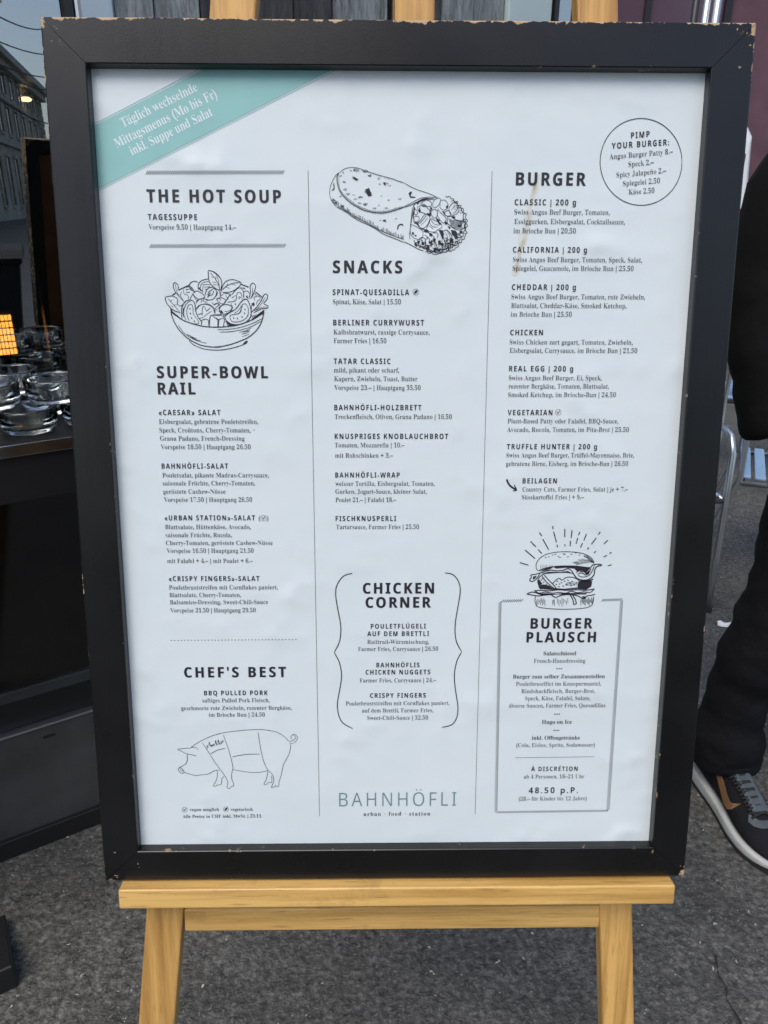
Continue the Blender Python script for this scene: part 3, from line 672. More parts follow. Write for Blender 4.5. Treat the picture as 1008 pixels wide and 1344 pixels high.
TEXTS = [
    ('THE HOT SOUP', 'H', -237.0, 277.2, -111.3),
    ('TAGESSUPPE', 'I', -236.8, 261.6, -190.8),
    ('Vorspeise 9.50 | Hauptgang 14.–', 'B', -236.7, 253.0, -154.4),
    ('Täglich wechselnde', 'W', -254.9, 342.1, -184.9, 373.9),
    ('Mittagsmenus (Mo bis Fr)', 'W', -261.7, 324.5, -167.3, 368.4),
    ('inkl. Suppe und Salat', 'W', -248.1, 318.0, -171.9, 353.0),
    ('SUPER-BOWL', 'H', -236.3, 114.9, -127.9),
    ('RAIL', 'H', -236.2, 99.1, -199.5),
    ('«CAESAR» SALAT', 'I', -236.5, 78.9, -175.8),
    ('Eisbergsalat, gebratene Pouletstreifen,', 'B', -236.7, 70.3, -138.9),
    ('Speck, Croûtons, Cherry-Tomaten,', 'B', -236.9, 61.9, -146.7),
    ('Grana Padano, French-Dressing', 'B', -236.6, 53.7, -153.0),
    ('Vorspeise 18.50 | Hauptgang 26.50', 'B', -236.3, 45.3, -147.2),
    ('BAHNHÖFLI-SALAT', 'I', -236.5, 25.7, -170.3),
    ('Pouletsalat, pikante Madras-Currysauce,', 'B', -236.2, 16.9, -129.8),
    ('saisonale Früchte, Cherry-Tomaten,', 'B', -236.3, 8.8, -143.9),
    ('geröstete Cashew-Nüsse', 'B', -236.2, 0.3, -173.9),
    ('Vorspeise 17.50 | Hauptgang 26.50', 'B', -235.9, -8.0, -147.3),
    ('«URBAN STATION»-SALAT', 'I', -236.2, -27.1, -145.0),
    ('(', 'B', -141.3, -27.0, -139.6),
    (')', 'B', -133.0, -26.8, -131.5),
    ('Blattsalate, Hüttenkäse, Avocado,', 'B', -236.2, -36.1, -149.5),
    ('saisonale Früchte, Rucola,', 'B', -236.2, -44.5, -169.1),
    ('Cherry-Tomaten, geröstete Cashew-Nüsse', 'B', -236.3, -52.7, -127.7),
    ('Vorspeise 16.50 | Hauptgang 21.50', 'B', -235.9, -60.9, -147.4),
    ('mit Falafel + 4.– | mit Poulet + 6.–', 'B', -235.9, -71.6, -148.5),
    ('«CRISPY FINGERS»-SALAT', 'I', -235.4, -90.8, -142.3),
    ('Pouletbruststreifen mit Cornflakes paniert,', 'B', -235.6, -99.8, -123.8),
    ('Blattsalate, Cherry-Tomaten,', 'B', -235.6, -107.9, -161.9),
    ('Balsamico-Dressing, Sweet-Chili-Sauce', 'B', -235.4, -115.6, -134.1),
    ('Vorspeise 21.50 | Hauptgang 29.50', 'B', -235.5, -124.4, -147.2),
    ("CHEF'S BEST", 'H', -224.5, -196.1, -117.2),
    ('BBQ PULLED PORK', 'I', -204.5, -216.3, -137.3),
    ('saftiges Pulled Pork Fleisch,', 'B', -206.7, -224.3, -135.5),
    ('geschmorte rote Zwiebeln, rezenter Bergkäse,', 'B', -229.6, -233.0, -112.2),
    ('im Brioche Bun | 24.50', 'B', -200.5, -240.7, -141.0),
    ('vegan möglich', 'S', -226.1, -351.2, -194.0),
    ('vegetarisch', 'S', -181.5, -351.3, -157.3),
    ('Alle Preise in CHF inkl. MwSt. | 23.11.', 'S', -234.0, -359.4, -147.1),
    ('SNACKS', 'H', -63.4, 214.1, 3.1),
    ('SPINAT-QUESADILLA', 'I', -63.8, 193.9, 9.8),
    ('Spinat, Käse, Salat | 15.50', 'B', -63.7, 185.4, 1.9),
    ('BERLINER CURRYWURST', 'I', -63.6, 165.5, 24.4),
    ('Kalbsbratwurst, rassige Currysauce,', 'B', -63.3, 156.9, 29.9),
    ('Farmer Fries | 16.50', 'B', -63.3, 148.7, -12.1),
    ('TATAR CLASSIC', 'I', -63.5, 128.8, -8.0),
    ('mild, pikant oder scharf,', 'B', -63.4, 120.6, 0.5),
    ('Kapern, Zwiebeln, Toast, Butter', 'B', -63.2, 112.3, 18.7),
    ('Vorspeise 23.– | Hauptgang 35.50', 'B', -63.2, 103.7, 21.8),
    ('BAHNHÖFLI-HOLZBRETT', 'I', -63.4, 83.9, 22.8),
    ('Trockenfleisch, Oliven, Grana Padano | 16.50', 'B', -63.1, 75.3, 53.1),
    ('KNUSPRIGES KNOBLAUCHBROT', 'I', -63.3, 55.5, 49.8),
    ('Tomaten, Mozzarella | 10.–', 'B', -63.4, 47.1, 6.4),
    ('mit Rohschinken + 3.–', 'B', -63.1, 36.8, -5.0),
    ('BAHNHÖFLI-WRAP', 'I', -63.2, 16.6, 1.6),
    ('weisser Tortilla, Eisbergsalat, Tomaten,', 'B', -63.1, 8.3, 36.9),
    ('Gurken, Jogurt-Sauce, kleiner Salat,', 'B', -63.2, 0.2, 29.1),
    ('Poulet 21.– | Falafel 18.–', 'B', -63.1, -8.3, -1.7),
    ('FISCHKNUSPERLI', 'I', -63.3, -28.0, -1.8),
    ('Tartarsauce, Farmer Fries | 25.50', 'B', -62.8, -36.3, 21.6),
    ('CHICKEN', 'H', -35.9, -104.7, 37.9),
    ('CORNER', 'H', -33.1, -120.0, 34.9),
    ('POULETFLÜGELI', 'I', -27.7, -142.8, 29.9),
    ('AUF DEM BRETTLI', 'I', -31.4, -151.0, 33.3),
    ('Railtrail-Würzmischung,', 'B', -31.4, -159.6, 33.4),
    ('Farmer Fries, Currysauce | 26.50', 'B', -41.1, -167.4, 43.2),
    ('BAHNHÖFLIS', 'I', -21.9, -185.7, 23.7),
    ('CHICKEN NUGGETS', 'I', -33.3, -193.7, 35.3),
    ('Farmer Fries, Currysauce | 24.–', 'B', -39.6, -202.5, 41.6),
    ('CRISPY FINGERS', 'I', -28.6, -220.0, 30.8),
    ('Pouletbruststreifen mit Cornflakes paniert,', 'B', -54.5, -228.5, 56.3),
    ('auf dem Brettli, Farmer Fries,', 'B', -37.2, -236.7, 39.0),
    ('Sweet-Chili-Sauce | 32.50', 'B', -31.7, -245.1, 33.5),
    ('BAHNHÖFLI', 'L', -62.6, -346.9, 65.6),
    ('urban · food · station', 'U', -36.1, -358.5, 37.2),
    ('BURGER', 'H', 109.3, 293.9, 175.4),
    ('CLASSIC | 200 g', 'I', 108.8, 276.3, 167.0),
    ('Swiss Angus Beef Burger, Tomaten,', 'B', 108.8, 268.0, 199.6),
    ('Essiggurken, Eisbergsalat, Cocktailsauce,', 'B', 109.1, 259.5, 214.6),
    ('im Brioche Bun | 20.50', 'B', 108.6, 251.1, 168.1),
    ('CALIFORNIA | 200 g', 'I', 108.6, 233.5, 179.6),
    ('Swiss Angus Beef Burger, Tomaten, Speck, Salat,', 'B', 108.9, 224.9, 233.2),
    ('Spiegelei, Guacamole, im Brioche Bun | 25.50', 'B', 108.8, 216.9, 225.5),
    ('CHEDDAR | 200 g', 'I', 108.8, 199.1, 170.7),
    ('Swiss Angus Beef Burger, Tomaten, rote Zwiebeln,', 'B', 108.6, 190.6, 238.5),
    ('Blattsalat, Cheddar-Käse, Smoked Ketchup,', 'B', 108.7, 182.3, 220.9),
    ('im Brioche Bun | 25.50', 'B', 108.6, 174.1, 167.9),
    ('CHICKEN', 'I', 108.6, 156.5, 140.6),
    ('Swiss Chicken zart gegart, Tomaten, Zwiebeln,', 'B', 108.4, 147.8, 229.1),
    ('Eisbergsalat, Currysauce, im Brioche Bun | 21.50', 'B', 108.6, 139.8, 234.0),
    ('REAL EGG | 200 g', 'I', 108.6, 121.9, 171.8),
    ('Swiss Angus Beef Burger, Ei, Speck,', 'B', 108.6, 113.4, 200.5),
    ('rezenter Bergkäse, Tomaten, Blattsalat,', 'B', 108.7, 105.3, 208.2),
    ('Smoked Ketchup, im Brioche-Bun | 24.50', 'B', 108.5, 97.0, 215.5),
    ('VEGETARIAN', 'I', 108.6, 79.1, 153.2),
    ('Plant-Based Patty oder Falafel, BBQ-Sauce,', 'B', 108.9, 71.1, 219.5),
    ('Avocado, Rucola, Tomaten, im Pita-Brot | 25.50', 'B', 108.6, 62.6, 230.7),
    ('TRUFFLE HUNTER | 200 g', 'I', 108.8, 45.2, 199.6),
    ('Swiss Angus Beef Burger, Trüffel-Mayonnaise, Brie,', 'B', 108.5, 37.0, 237.5),
    ('gebratene Birne, Eisberg, im Brioche-Bun | 26.50', 'B', 108.6, 28.4, 231.9),
    ('BEILAGEN', 'I', 125.9, 10.6, 160.7),
    ('Country Cuts, Farmer Fries, Salat | je + 7.–', 'B', 126.1, 2.3, 233.4),
    ('Süsskartoffel Fries | + 9.–', 'B', 125.8, -5.7, 189.0),
    ('PIMP', 'I', 215.7, 335.5, 233.1, 336.9),
    ('YOUR BURGER:', 'I', 198.2, 326.3, 251.8, 329.9),
    ('Angus Burger Patty 8.–', 'B', 196.7, 317.2, 256.0, 322.3),
    ('Speck 2.–', 'B', 214.9, 310.7, 238.7, 312.9),
    ('Spicy Jalapeño 2.–', 'B', 204.1, 301.3, 251.0, 305.6),
    ('Spiegelei 2.50', 'B', 210.7, 293.8, 245.6, 296.6),
    ('Käse 2.50', 'B', 216.6, 286.1, 240.9, 287.9),
    ('BURGER', 'H', 139.7, -143.4, 205.0),
    ('PLAUSCH', 'H', 136.0, -158.6, 209.4),
    ('Salatschüssel', 'C', 154.7, -173.0, 189.3),
    ('French-Hausdressing', 'B', 144.8, -181.3, 199.5),
    ('Burger zum selber Zusammenstellen', 'C', 123.1, -198.9, 221.3),
    ('Pouletbrustfilet im Knuspermantel,', 'B', 126.7, -207.2, 217.7),
    ('Rindshackfleisch, Burger-Brot,', 'B', 132.7, -215.5, 211.7),
    ('Speck, Käse, Falafel, Salate,', 'B', 137.0, -223.7, 207.0),
    ('diverse Saucen, Farmer Fries, Quesadillas', 'B', 120.0, -232.0, 223.7),
    ('Hugo on Ice', 'C', 156.1, -250.8, 188.5),
    ('inkl. Offengetränke', 'C', 145.9, -269.2, 198.2),
    ('(Cola, Eistee, Sprite, Sodawasser)', 'B', 129.4, -277.7, 214.9),
    ('À DISCRÉTION', 'I', 146.7, -306.2, 197.5),
    ('ab 4 Personen, 18–21 Uhr', 'B', 139.0, -314.9, 205.2),
    ('48.50 p.P.', 'P', 144.9, -332.6, 199.3),
    ('(28.– für Kinder bis 12 Jahre)', 'B', 134.5, -341.3, 209.3),
]
DRAWINGS = {
  'column_rule': [
   (0.35, "-85.6,305.8 -84.4,-358.4"),
  ],
  'column_rule_b': [
   (0.35, "86.7,306.2 86.8,-357.5"),
  ],
  'price_rule': [
   (0.35, "128.9,-290.1 215,-289.6"),
  ],
  'hatched_rule': [
   (0.52, "-236.5,301.6 -234.4,305"),
   (0.52, "-234.6,301.6 -232.4,305.1"),
   (0.52, "-232.7,301.6 -230.5,305.1"),
   (0.52, "-230.7,301.6 -228.5,305.1"),
   (0.52, "-228.8,301.6 -226.6,305.1"),
   (0.52, "-226.8,301.6 -224.7,305.1"),
   (0.52, "-224.9,301.7 -222.7,305.1"),
   (0.52, "-222.9,301.7 -220.8,305.1"),
   (0.52, "-221,301.7 -218.8,305.2"),
   (0.52, "-219.1,301.7 -216.9,305.2"),
   (0.52, "-217.1,301.7 -214.9,305.2"),
   (0.52, "-215.2,301.7 -213,305.2"),
   (0.52, "-213.2,301.7 -211.1,305.2"),
   (0.52, "-211.3,301.8 -209.1,305.2"),
   (0.52, "-209.3,301.8 -207.2,305.2"),
   (0.52, "-207.4,301.8 -205.2,305.3"),
   (0.52, "-205.4,301.8 -203.3,305.3"),
   (0.52, "-203.5,301.8 -201.3,305.3"),
   (0.52, "-201.5,301.8 -199.4,305.3"),
   (0.52, "-199.6,301.8 -197.5,305.3"),
   (0.52, "-197.7,301.9 -195.5,305.3"),
   (0.52, "-195.7,301.9 -193.6,305.3"),
   (0.52, "-193.8,301.9 -191.6,305.4"),
   (0.52, "-191.8,301.9 -189.7,305.4"),
   (0.52, "-189.9,301.9 -187.7,305.4"),
   (0.52, "-187.9,301.9 -185.8,305.4"),
   (0.52, "-186,301.9 -183.8,305.4"),
   (0.52, "-184,302 -181.9,305.4"),
   (0.52, "-182.1,302 -180,305.4"),
   (0.52, "-180.1,302 -178,305.5"),
   (0.52, "-178.2,302 -176.1,305.5"),
   (0.52, "-176.2,302 -174.1,305.5"),
   (0.52, "-174.3,302 -172.2,305.5"),
   (0.52, "-172.3,302 -170.2,305.5"),
   (0.52, "-170.4,302.1 -168.3,305.5"),
   (0.52, "-168.4,302.1 -166.3,305.5"),
   (0.52, "-166.5,302.1 -164.4,305.6"),
   (0.52, "-164.6,302.1 -162.4,305.6"),
   (0.52, "-162.6,302.1 -160.5,305.6"),
   (0.52, "-160.7,302.1 -158.5,305.6"),
   (0.52, "-158.7,302.1 -156.6,305.6"),
   (0.52, "-156.8,302.2 -154.6,305.6"),
   (0.52, "-154.8,302.2 -152.7,305.6"),
   (0.52, "-152.9,302.2 -150.8,305.7"),
   (0.52, "-150.9,302.2 -148.8,305.7"),
   (0.52, "-149,302.2 -146.9,305.7"),
   (0.52, "-147,302.2 -144.9,305.7"),
   (0.52, "-145.1,302.2 -143,305.7"),
   (0.52, "-143.1,302.3 -141,305.7"),
   (0.52, "-141.2,302.3 -139.1,305.7"),
   (0.52, "-139.2,302.3 -137.1,305.8"),
   (0.52, "-137.3,302.3 -135.2,305.8"),
   (0.52, "-135.3,302.3 -133.2,305.8"),
   (0.52, "-133.4,302.3 -131.3,305.8"),
   (0.52, "-131.4,302.3 -129.3,305.8"),
   (0.52, "-129.5,302.4 -127.4,305.8"),
   (0.52, "-127.5,302.4 -125.4,305.8"),
   (0.52, "-125.6,302.4 -123.5,305.9"),
   (0.52, "-123.6,302.4 -121.5,305.9"),
   (0.52, "-121.7,302.4 -119.6,305.9"),
   (0.52, "-119.7,302.4 -117.6,305.9"),
   (0.52, "-117.8,302.4 -115.7,305.9"),
   (0.52, "-115.8,302.5 -113.7,305.9"),
   (0.52, "-113.8,302.5 -111.8,305.9"),
   (0.52, "-111.9,302.5 -109.8,306"),
   (0.52, "-109.9,302.5 -107.9,306"),
  ],
  'hatched_rule_b': [
   (0.52, "-236.7,236.3 -234.5,239.8"),
   (0.52, "-234.7,236.3 -232.5,239.8"),
   (0.52, "-232.7,236.3 -230.4,239.8"),
   (0.52, "-230.6,236.3 -228.4,239.8"),
   (0.52, "-228.6,236.4 -226.4,239.8"),
   (0.52, "-226.6,236.4 -224.4,239.8"),
   (0.52, "-224.6,236.4 -222.4,239.8"),
   (0.52, "-222.6,236.4 -220.4,239.9"),
   (0.52, "-220.6,236.4 -218.4,239.9"),
   (0.52, "-218.6,236.4 -216.4,239.9"),
   (0.52, "-216.6,236.4 -214.4,239.9"),
   (0.52, "-214.6,236.5 -212.4,239.9"),
   (0.52, "-212.6,236.5 -210.4,239.9"),
   (0.52, "-210.6,236.5 -208.4,239.9"),
   (0.52, "-208.6,236.5 -206.4,240"),
   (0.52, "-206.6,236.5 -204.4,240"),
   (0.52, "-204.6,236.5 -202.4,240"),
   (0.52, "-202.6,236.5 -200.4,240"),
   (0.52, "-200.5,236.6 -198.4,240"),
   (0.52, "-198.5,236.6 -196.4,240"),
   (0.52, "-196.5,236.6 -194.4,240"),
   (0.52, "-194.5,236.6 -192.3,240.1"),
   (0.52, "-192.5,236.6 -190.3,240.1"),
   (0.52, "-190.5,236.6 -188.3,240.1"),
   (0.52, "-188.5,236.6 -186.3,240.1"),
   (0.52, "-186.5,236.7 -184.3,240.1"),
   (0.52, "-184.5,236.7 -182.3,240.1"),
   (0.52, "-182.5,236.7 -180.3,240.1"),
   (0.52, "-180.5,236.7 -178.3,240.2"),
   (0.52, "-178.4,236.7 -176.3,240.2"),
   (0.52, "-176.4,236.7 -174.3,240.2"),
   (0.52, "-174.4,236.7 -172.3,240.2"),
   (0.52, "-172.4,236.8 -170.3,240.2"),
   (0.52, "-170.4,236.8 -168.3,240.2"),
   (0.52, "-168.4,236.8 -166.2,240.2"),
   (0.52, "-166.4,236.8 -164.2,240.3"),
   (0.52, "-164.4,236.8 -162.2,240.3"),
   (0.52, "-162.4,236.8 -160.2,240.3"),
   (0.52, "-160.4,236.8 -158.2,240.3"),
   (0.52, "-158.3,236.9 -156.2,240.3"),
   (0.52, "-156.3,236.9 -154.2,240.3"),
   (0.52, "-154.3,236.9 -152.2,240.3"),
   (0.52, "-152.3,236.9 -150.2,240.4"),
   (0.52, "-150.3,236.9 -148.2,240.4"),
   (0.52, "-148.3,236.9 -146.2,240.4"),
   (0.52, "-146.3,236.9 -144.1,240.4"),
   (0.52, "-144.3,237 -142.1,240.4"),
   (0.52, "-142.3,237 -140.1,240.4"),
   (0.52, "-140.2,237 -138.1,240.4"),
   (0.52, "-138.2,237 -136.1,240.5"),
   (0.52, "-136.2,237 -134.1,240.5"),
   (0.52, "-134.2,237 -132.1,240.5"),
   (0.52, "-132.2,237 -130.1,240.5"),
   (0.52, "-130.2,237.1 -128.1,240.5"),
   (0.52, "-128.2,237.1 -126,240.5"),
   (0.52, "-126.1,237.1 -124,240.5"),
   (0.52, "-124.1,237.1 -122,240.6"),
   (0.52, "-122.1,237.1 -120,240.6"),
   (0.52, "-120.1,237.1 -118,240.6"),
   (0.52, "-118.1,237.1 -116,240.6"),
   (0.52, "-116.1,237.2 -114,240.6"),
   (0.52, "-114.1,237.2 -112,240.6"),
   (0.52, "-112.1,237.2 -109.9,240.6"),
   (0.52, "-110,237.2 -107.9,240.7"),
  ],
  'plausch_border': [
   (0.55, "105.3,-116 108.3,-114"),
   (0.55, "105.3,-118.1 108.3,-116.1"),
   (0.55, "105.3,-120.2 108.3,-118.2"),
   (0.55, "105.4,-122.2 108.3,-120.3"),
   (0.55, "105.4,-124.3 108.4,-122.3"),
   (0.55, "105.4,-126.4 108.4,-124.4"),
   (0.55, "105.4,-128.5 108.4,-126.5"),
   (0.55, "105.5,-130.6 108.4,-128.6"),
   (0.55, "105.5,-132.6 108.5,-130.7"),
   (0.55, "105.5,-134.7 108.5,-132.7"),
   (0.55, "105.5,-136.8 108.5,-134.8"),
   (0.55, "105.6,-138.9 108.5,-136.9"),
   (0.55, "105.6,-141 108.6,-139"),
   (0.55, "105.6,-143.1 108.6,-141.1"),
   (0.55, "105.6,-145.2 108.6,-143.2"),
   (0.55, "105.7,-147.3 108.6,-145.3"),
   (0.55, "105.7,-149.4 108.7,-147.4"),
   (0.55, "105.7,-151.5 108.7,-149.5"),
   (0.55, "105.7,-153.6 108.7,-151.6"),
   (0.55, "105.8,-155.7 108.8,-153.7"),
   (0.55, "105.8,-157.8 108.8,-155.8"),
   (0.55, "105.8,-160 108.8,-157.9"),
   (0.55, "105.8,-162.1 108.8,-160.1"),
   (0.55, "105.9,-164.2 108.9,-162.2"),
   (0.55, "105.9,-166.3 108.9,-164.3"),
   (0.55, "105.9,-168.4 108.9,-166.4"),
   (0.55, "105.9,-170.6 108.9,-168.5"),
   (0.55, "106,-172.7 109,-170.7"),
   (0.55, "106,-174.8 109,-172.8"),
   (0.55, "106,-176.9 109,-174.9"),
   (0.55, "106,-179.1 109,-177"),
   (0.55, "106.1,-181.2 109.1,-179.2"),
   (0.55, "106.1,-183.4 109.1,-181.3"),
   (0.55, "106.1,-185.5 109.1,-183.5"),
   (0.55, "106.1,-187.6 109.1,-185.6"),
   (0.55, "106.2,-189.8 109.2,-187.7"),
   (0.55, "106.2,-191.9 109.2,-189.9"),
   (0.55, "106.2,-194.1 109.2,-192"),
   (0.55, "106.2,-196.2 109.3,-194.2"),
   (0.55, "106.3,-198.4 109.3,-196.3"),
   (0.55, "106.3,-200.5 109.3,-198.5"),
   (0.55, "106.3,-202.7 109.3,-200.6"),
   (0.55, "106.3,-204.8 109.4,-202.8"),
   (0.55, "106.4,-207 109.4,-204.9"),
   (0.55, "106.4,-209.2 109.4,-207.1"),
   (0.55, "106.4,-211.3 109.4,-209.3"),
   (0.55, "106.4,-213.5 109.5,-211.4"),
   (0.55, "106.5,-215.7 109.5,-213.6"),
   (0.55, "106.5,-217.8 109.5,-215.8"),
   (0.55, "106.5,-220 109.5,-217.9"),
   (0.55, "106.5,-222.2 109.6,-220.1"),
   (0.55, "106.6,-224.4 109.6,-222.3"),
   (0.55, "106.6,-226.5 109.6,-224.5"),
   (0.55, "106.6,-228.7 109.6,-226.7"),
   (0.55, "106.6,-230.9 109.7,-228.8"),
   (0.55, "106.7,-233.1 109.7,-231"),
   (0.55, "106.7,-235.3 109.7,-233.2"),
   (0.55, "106.7,-237.5 109.8,-235.4"),
   (0.55, "106.7,-239.7 109.8,-237.6"),
   (0.55, "106.8,-241.9 109.8,-239.8"),
   (0.55, "106.8,-244.1 109.8,-242"),
   (0.55, "106.8,-246.3 109.9,-244.2"),
   (0.55, "106.8,-248.5 109.9,-246.4"),
   (0.55, "106.9,-250.7 109.9,-248.6"),
   (0.55, "106.9,-252.9 109.9,-250.8"),
   (0.55, "106.9,-255.1 110,-253"),
   (0.55, "106.9,-257.3 110,-255.2"),
   (0.55, "107,-259.5 110,-257.4"),
   (0.55, "107,-261.7 110.1,-259.6"),
   (0.55, "107,-264 110.1,-261.8"),
   (0.55, "107,-266.2 110.1,-264.1"),
   (0.55, "107.1,-268.4 110.1,-266.3"),
   (0.55, "107.1,-270.6 110.2,-268.5"),
   (0.55, "107.1,-272.8 110.2,-270.7"),
   (0.55, "107.1,-275.1 110.2,-273"),
   (0.55, "107.2,-277.3 110.2,-275.2"),
   (0.55, "107.2,-279.5 110.3,-277.4"),
   (0.55, "107.2,-281.8 110.3,-279.7"),
   (0.55, "107.2,-284 110.3,-281.9"),
   (0.55, "107.3,-286.3 110.4,-284.1"),
   (0.55, "107.3,-288.5 110.4,-286.4"),
   (0.55, "107.3,-290.7 110.4,-288.6"),
   (0.55, "107.4,-293 110.4,-290.9"),
   (0.55, "107.4,-295.2 110.5,-293.1"),
   (0.55, "107.4,-297.5 110.5,-295.4"),
   (0.55, "107.4,-299.8 110.5,-297.6"),
   (0.55, "107.5,-302 110.5,-299.9"),
   (0.55, "107.5,-304.3 110.6,-302.1"),
   (0.55, "107.5,-306.5 110.6,-304.4"),
   (0.55, "107.5,-308.8 110.6,-306.6"),
   (0.55, "107.6,-311.1 110.7,-308.9"),
   (0.55, "107.6,-313.3 110.7,-311.2"),
   (0.55, "107.6,-315.6 110.7,-313.4"),
   (0.55, "107.6,-317.9 110.7,-315.7"),
   (0.55, "107.7,-320.1 110.8,-318"),
   (0.55, "107.7,-322.4 110.8,-320.3"),
   (0.55, "107.7,-324.7 110.8,-322.5"),
   (0.55, "107.7,-327 110.9,-324.8"),
   (0.55, "107.8,-329.3 110.9,-327.1"),
   (0.55, "107.8,-331.6 110.9,-329.4"),
   (0.55, "107.8,-333.9 110.9,-331.7"),
   (0.55, "107.9,-336.1 111,-334"),
   (0.55, "107.9,-338.4 111,-336.3"),
   (0.55, "107.9,-340.7 111,-338.6"),
   (0.55, "107.9,-343 111.1,-340.9"),
   (0.55, "108,-345.3 111.1,-343.2"),
   (0.55, "108,-347.6 111.1,-345.5"),
   (0.55, "108,-349.9 111.1,-347.8"),
   (0.55, "108,-352.3 111.2,-350.1"),
   (0.55, "108.1,-354.6 111.2,-352.4"),
   (0.55, "232.5,-114.7 235.4,-112.8"),
   (0.55, "232.5,-116.8 235.4,-114.8"),
   (0.55, "232.5,-118.9 235.4,-116.9"),
   (0.55, "232.5,-121 235.4,-119"),
   (0.55, "232.5,-123 235.4,-121.1"),
   (0.55, "232.4,-125.1 235.4,-123.1"),
   (0.55, "232.4,-127.2 235.4,-125.2"),
   (0.55, "232.4,-129.3 235.4,-127.3"),
   (0.55, "232.4,-131.4 235.4,-129.4"),
   (0.55, "232.4,-133.5 235.3,-131.5"),
   (0.55, "232.4,-135.6 235.3,-133.6"),
   (0.55, "232.4,-137.7 235.3,-135.7"),
   (0.55, "232.4,-139.8 235.3,-137.8"),
   (0.55, "232.4,-141.9 235.3,-139.9"),
   (0.55, "232.4,-144 235.3,-142"),
   (0.55, "232.4,-146.1 235.3,-144.1"),
   (0.55, "232.4,-148.2 235.3,-146.2"),
   (0.55, "232.4,-150.3 235.3,-148.3"),
   (0.55, "232.4,-152.4 235.3,-150.4"),
   (0.55, "232.3,-154.5 235.3,-152.5"),
   (0.55, "232.3,-156.6 235.3,-154.6"),
   (0.55, "232.3,-158.8 235.3,-156.7"),
   (0.55, "232.3,-160.9 235.3,-158.9"),
   (0.55, "232.3,-163 235.3,-161"),
   (0.55, "232.3,-165.1 235.3,-163.1"),
   (0.55, "232.3,-167.2 235.3,-165.2"),
   (0.55, "232.3,-169.4 235.2,-167.3"),
   (0.55, "232.3,-171.5 235.2,-169.5"),
   (0.55, "232.3,-173.6 235.2,-171.6"),
   (0.55, "232.3,-175.8 235.2,-173.7"),
   (0.55, "232.3,-177.9 235.2,-175.9"),
   (0.55, "232.3,-180 235.2,-178"),
   (0.55, "232.2,-182.2 235.2,-180.1"),
   (0.55, "232.2,-184.3 235.2,-182.3"),
   (0.55, "232.2,-186.5 235.2,-184.4"),
   (0.55, "232.2,-188.6 235.2,-186.6"),
   (0.55, "232.2,-190.8 235.2,-188.7"),
   (0.55, "232.2,-192.9 235.2,-190.9"),
   (0.55, "232.2,-195.1 235.2,-193"),
   (0.55, "232.2,-197.2 235.2,-195.2"),
   (0.55, "232.2,-199.4 235.2,-197.3"),
   (0.55, "232.2,-201.5 235.2,-199.5"),
   (0.55, "232.2,-203.7 235.2,-201.6"),
   (0.55, "232.2,-205.9 235.1,-203.8"),
   (0.55, "232.2,-208 235.1,-206"),
   (0.55, "232.2,-210.2 235.1,-208.1"),
   (0.55, "232.1,-212.4 235.1,-210.3"),
   (0.55, "232.1,-214.5 235.1,-212.5"),
   (0.55, "232.1,-216.7 235.1,-214.7"),
   (0.55, "232.1,-218.9 235.1,-216.8"),
   (0.55, "232.1,-221.1 235.1,-219"),
   (0.55, "232.1,-223.3 235.1,-221.2"),
   (0.55, "232.1,-225.4 235.1,-223.4"),
   (0.55, "232.1,-227.6 235.1,-225.6"),
   (0.55, "232.1,-229.8 235.1,-227.7"),
   (0.55, "232.1,-232 235.1,-229.9"),
   (0.55, "232.1,-234.2 235.1,-232.1"),
   (0.55, "232.1,-236.4 235.1,-234.3"),
   (0.55, "232.1,-238.6 235.1,-236.5"),
   (0.55, "232,-240.8 235,-238.7"),
   (0.55, "232,-243 235,-240.9"),
   (0.55, "232,-245.2 235,-243.1"),
   (0.55, "232,-247.4 235,-245.3"),
   (0.55, "232,-249.6 235,-247.5"),
   (0.55, "232,-251.8 235,-249.7"),
   (0.55, "232,-254 235,-251.9"),
   (0.55, "232,-256.3 235,-254.1"),
   (0.55, "232,-258.5 235,-256.4"),
   (0.55, "232,-260.7 235,-258.6"),
   (0.55, "232,-262.9 235,-260.8"),
   (0.55, "232,-265.1 235,-263"),
   (0.55, "232,-267.4 235,-265.2"),
   (0.55, "231.9,-269.6 235,-267.5"),
   (0.55, "231.9,-271.8 235,-269.7"),
   (0.55, "231.9,-274.1 235,-271.9"),
   (0.55, "231.9,-276.3 234.9,-274.2"),
   (0.55, "231.9,-278.5 234.9,-276.4"),
   (0.55, "231.9,-280.8 234.9,-278.6"),
   (0.55, "231.9,-283 234.9,-280.9"),
   (0.55, "231.9,-285.3 234.9,-283.1"),
   (0.55, "231.9,-287.5 234.9,-285.4"),
   (0.55, "231.9,-289.7 234.9,-287.6"),
   (0.55, "231.9,-292 234.9,-289.9"),
   (0.55, "231.9,-294.3 234.9,-292.1"),
   (0.55, "231.8,-296.5 234.9,-294.4"),
   (0.55, "231.8,-298.8 234.9,-296.6"),
   (0.55, "231.8,-301 234.9,-298.9"),
   (0.55, "231.8,-303.3 234.9,-301.1"),
   (0.55, "231.8,-305.6 234.9,-303.4"),
   (0.55, "231.8,-307.8 234.9,-305.7"),
   (0.55, "231.8,-310.1 234.9,-307.9"),
   (0.55, "231.8,-312.4 234.8,-310.2"),
   (0.55, "231.8,-314.6 234.8,-312.5"),
   (0.55, "231.8,-316.9 234.8,-314.8"),
   (0.55, "231.8,-319.2 234.8,-317"),
   (0.55, "231.8,-321.5 234.8,-319.3"),
   (0.55, "231.8,-323.8 234.8,-321.6"),
   (0.55, "231.7,-326 234.8,-323.9"),
   (0.55, "231.7,-328.3 234.8,-326.2"),
   (0.55, "231.7,-330.6 234.8,-328.4"),
   (0.55, "231.7,-332.9 234.8,-330.7"),
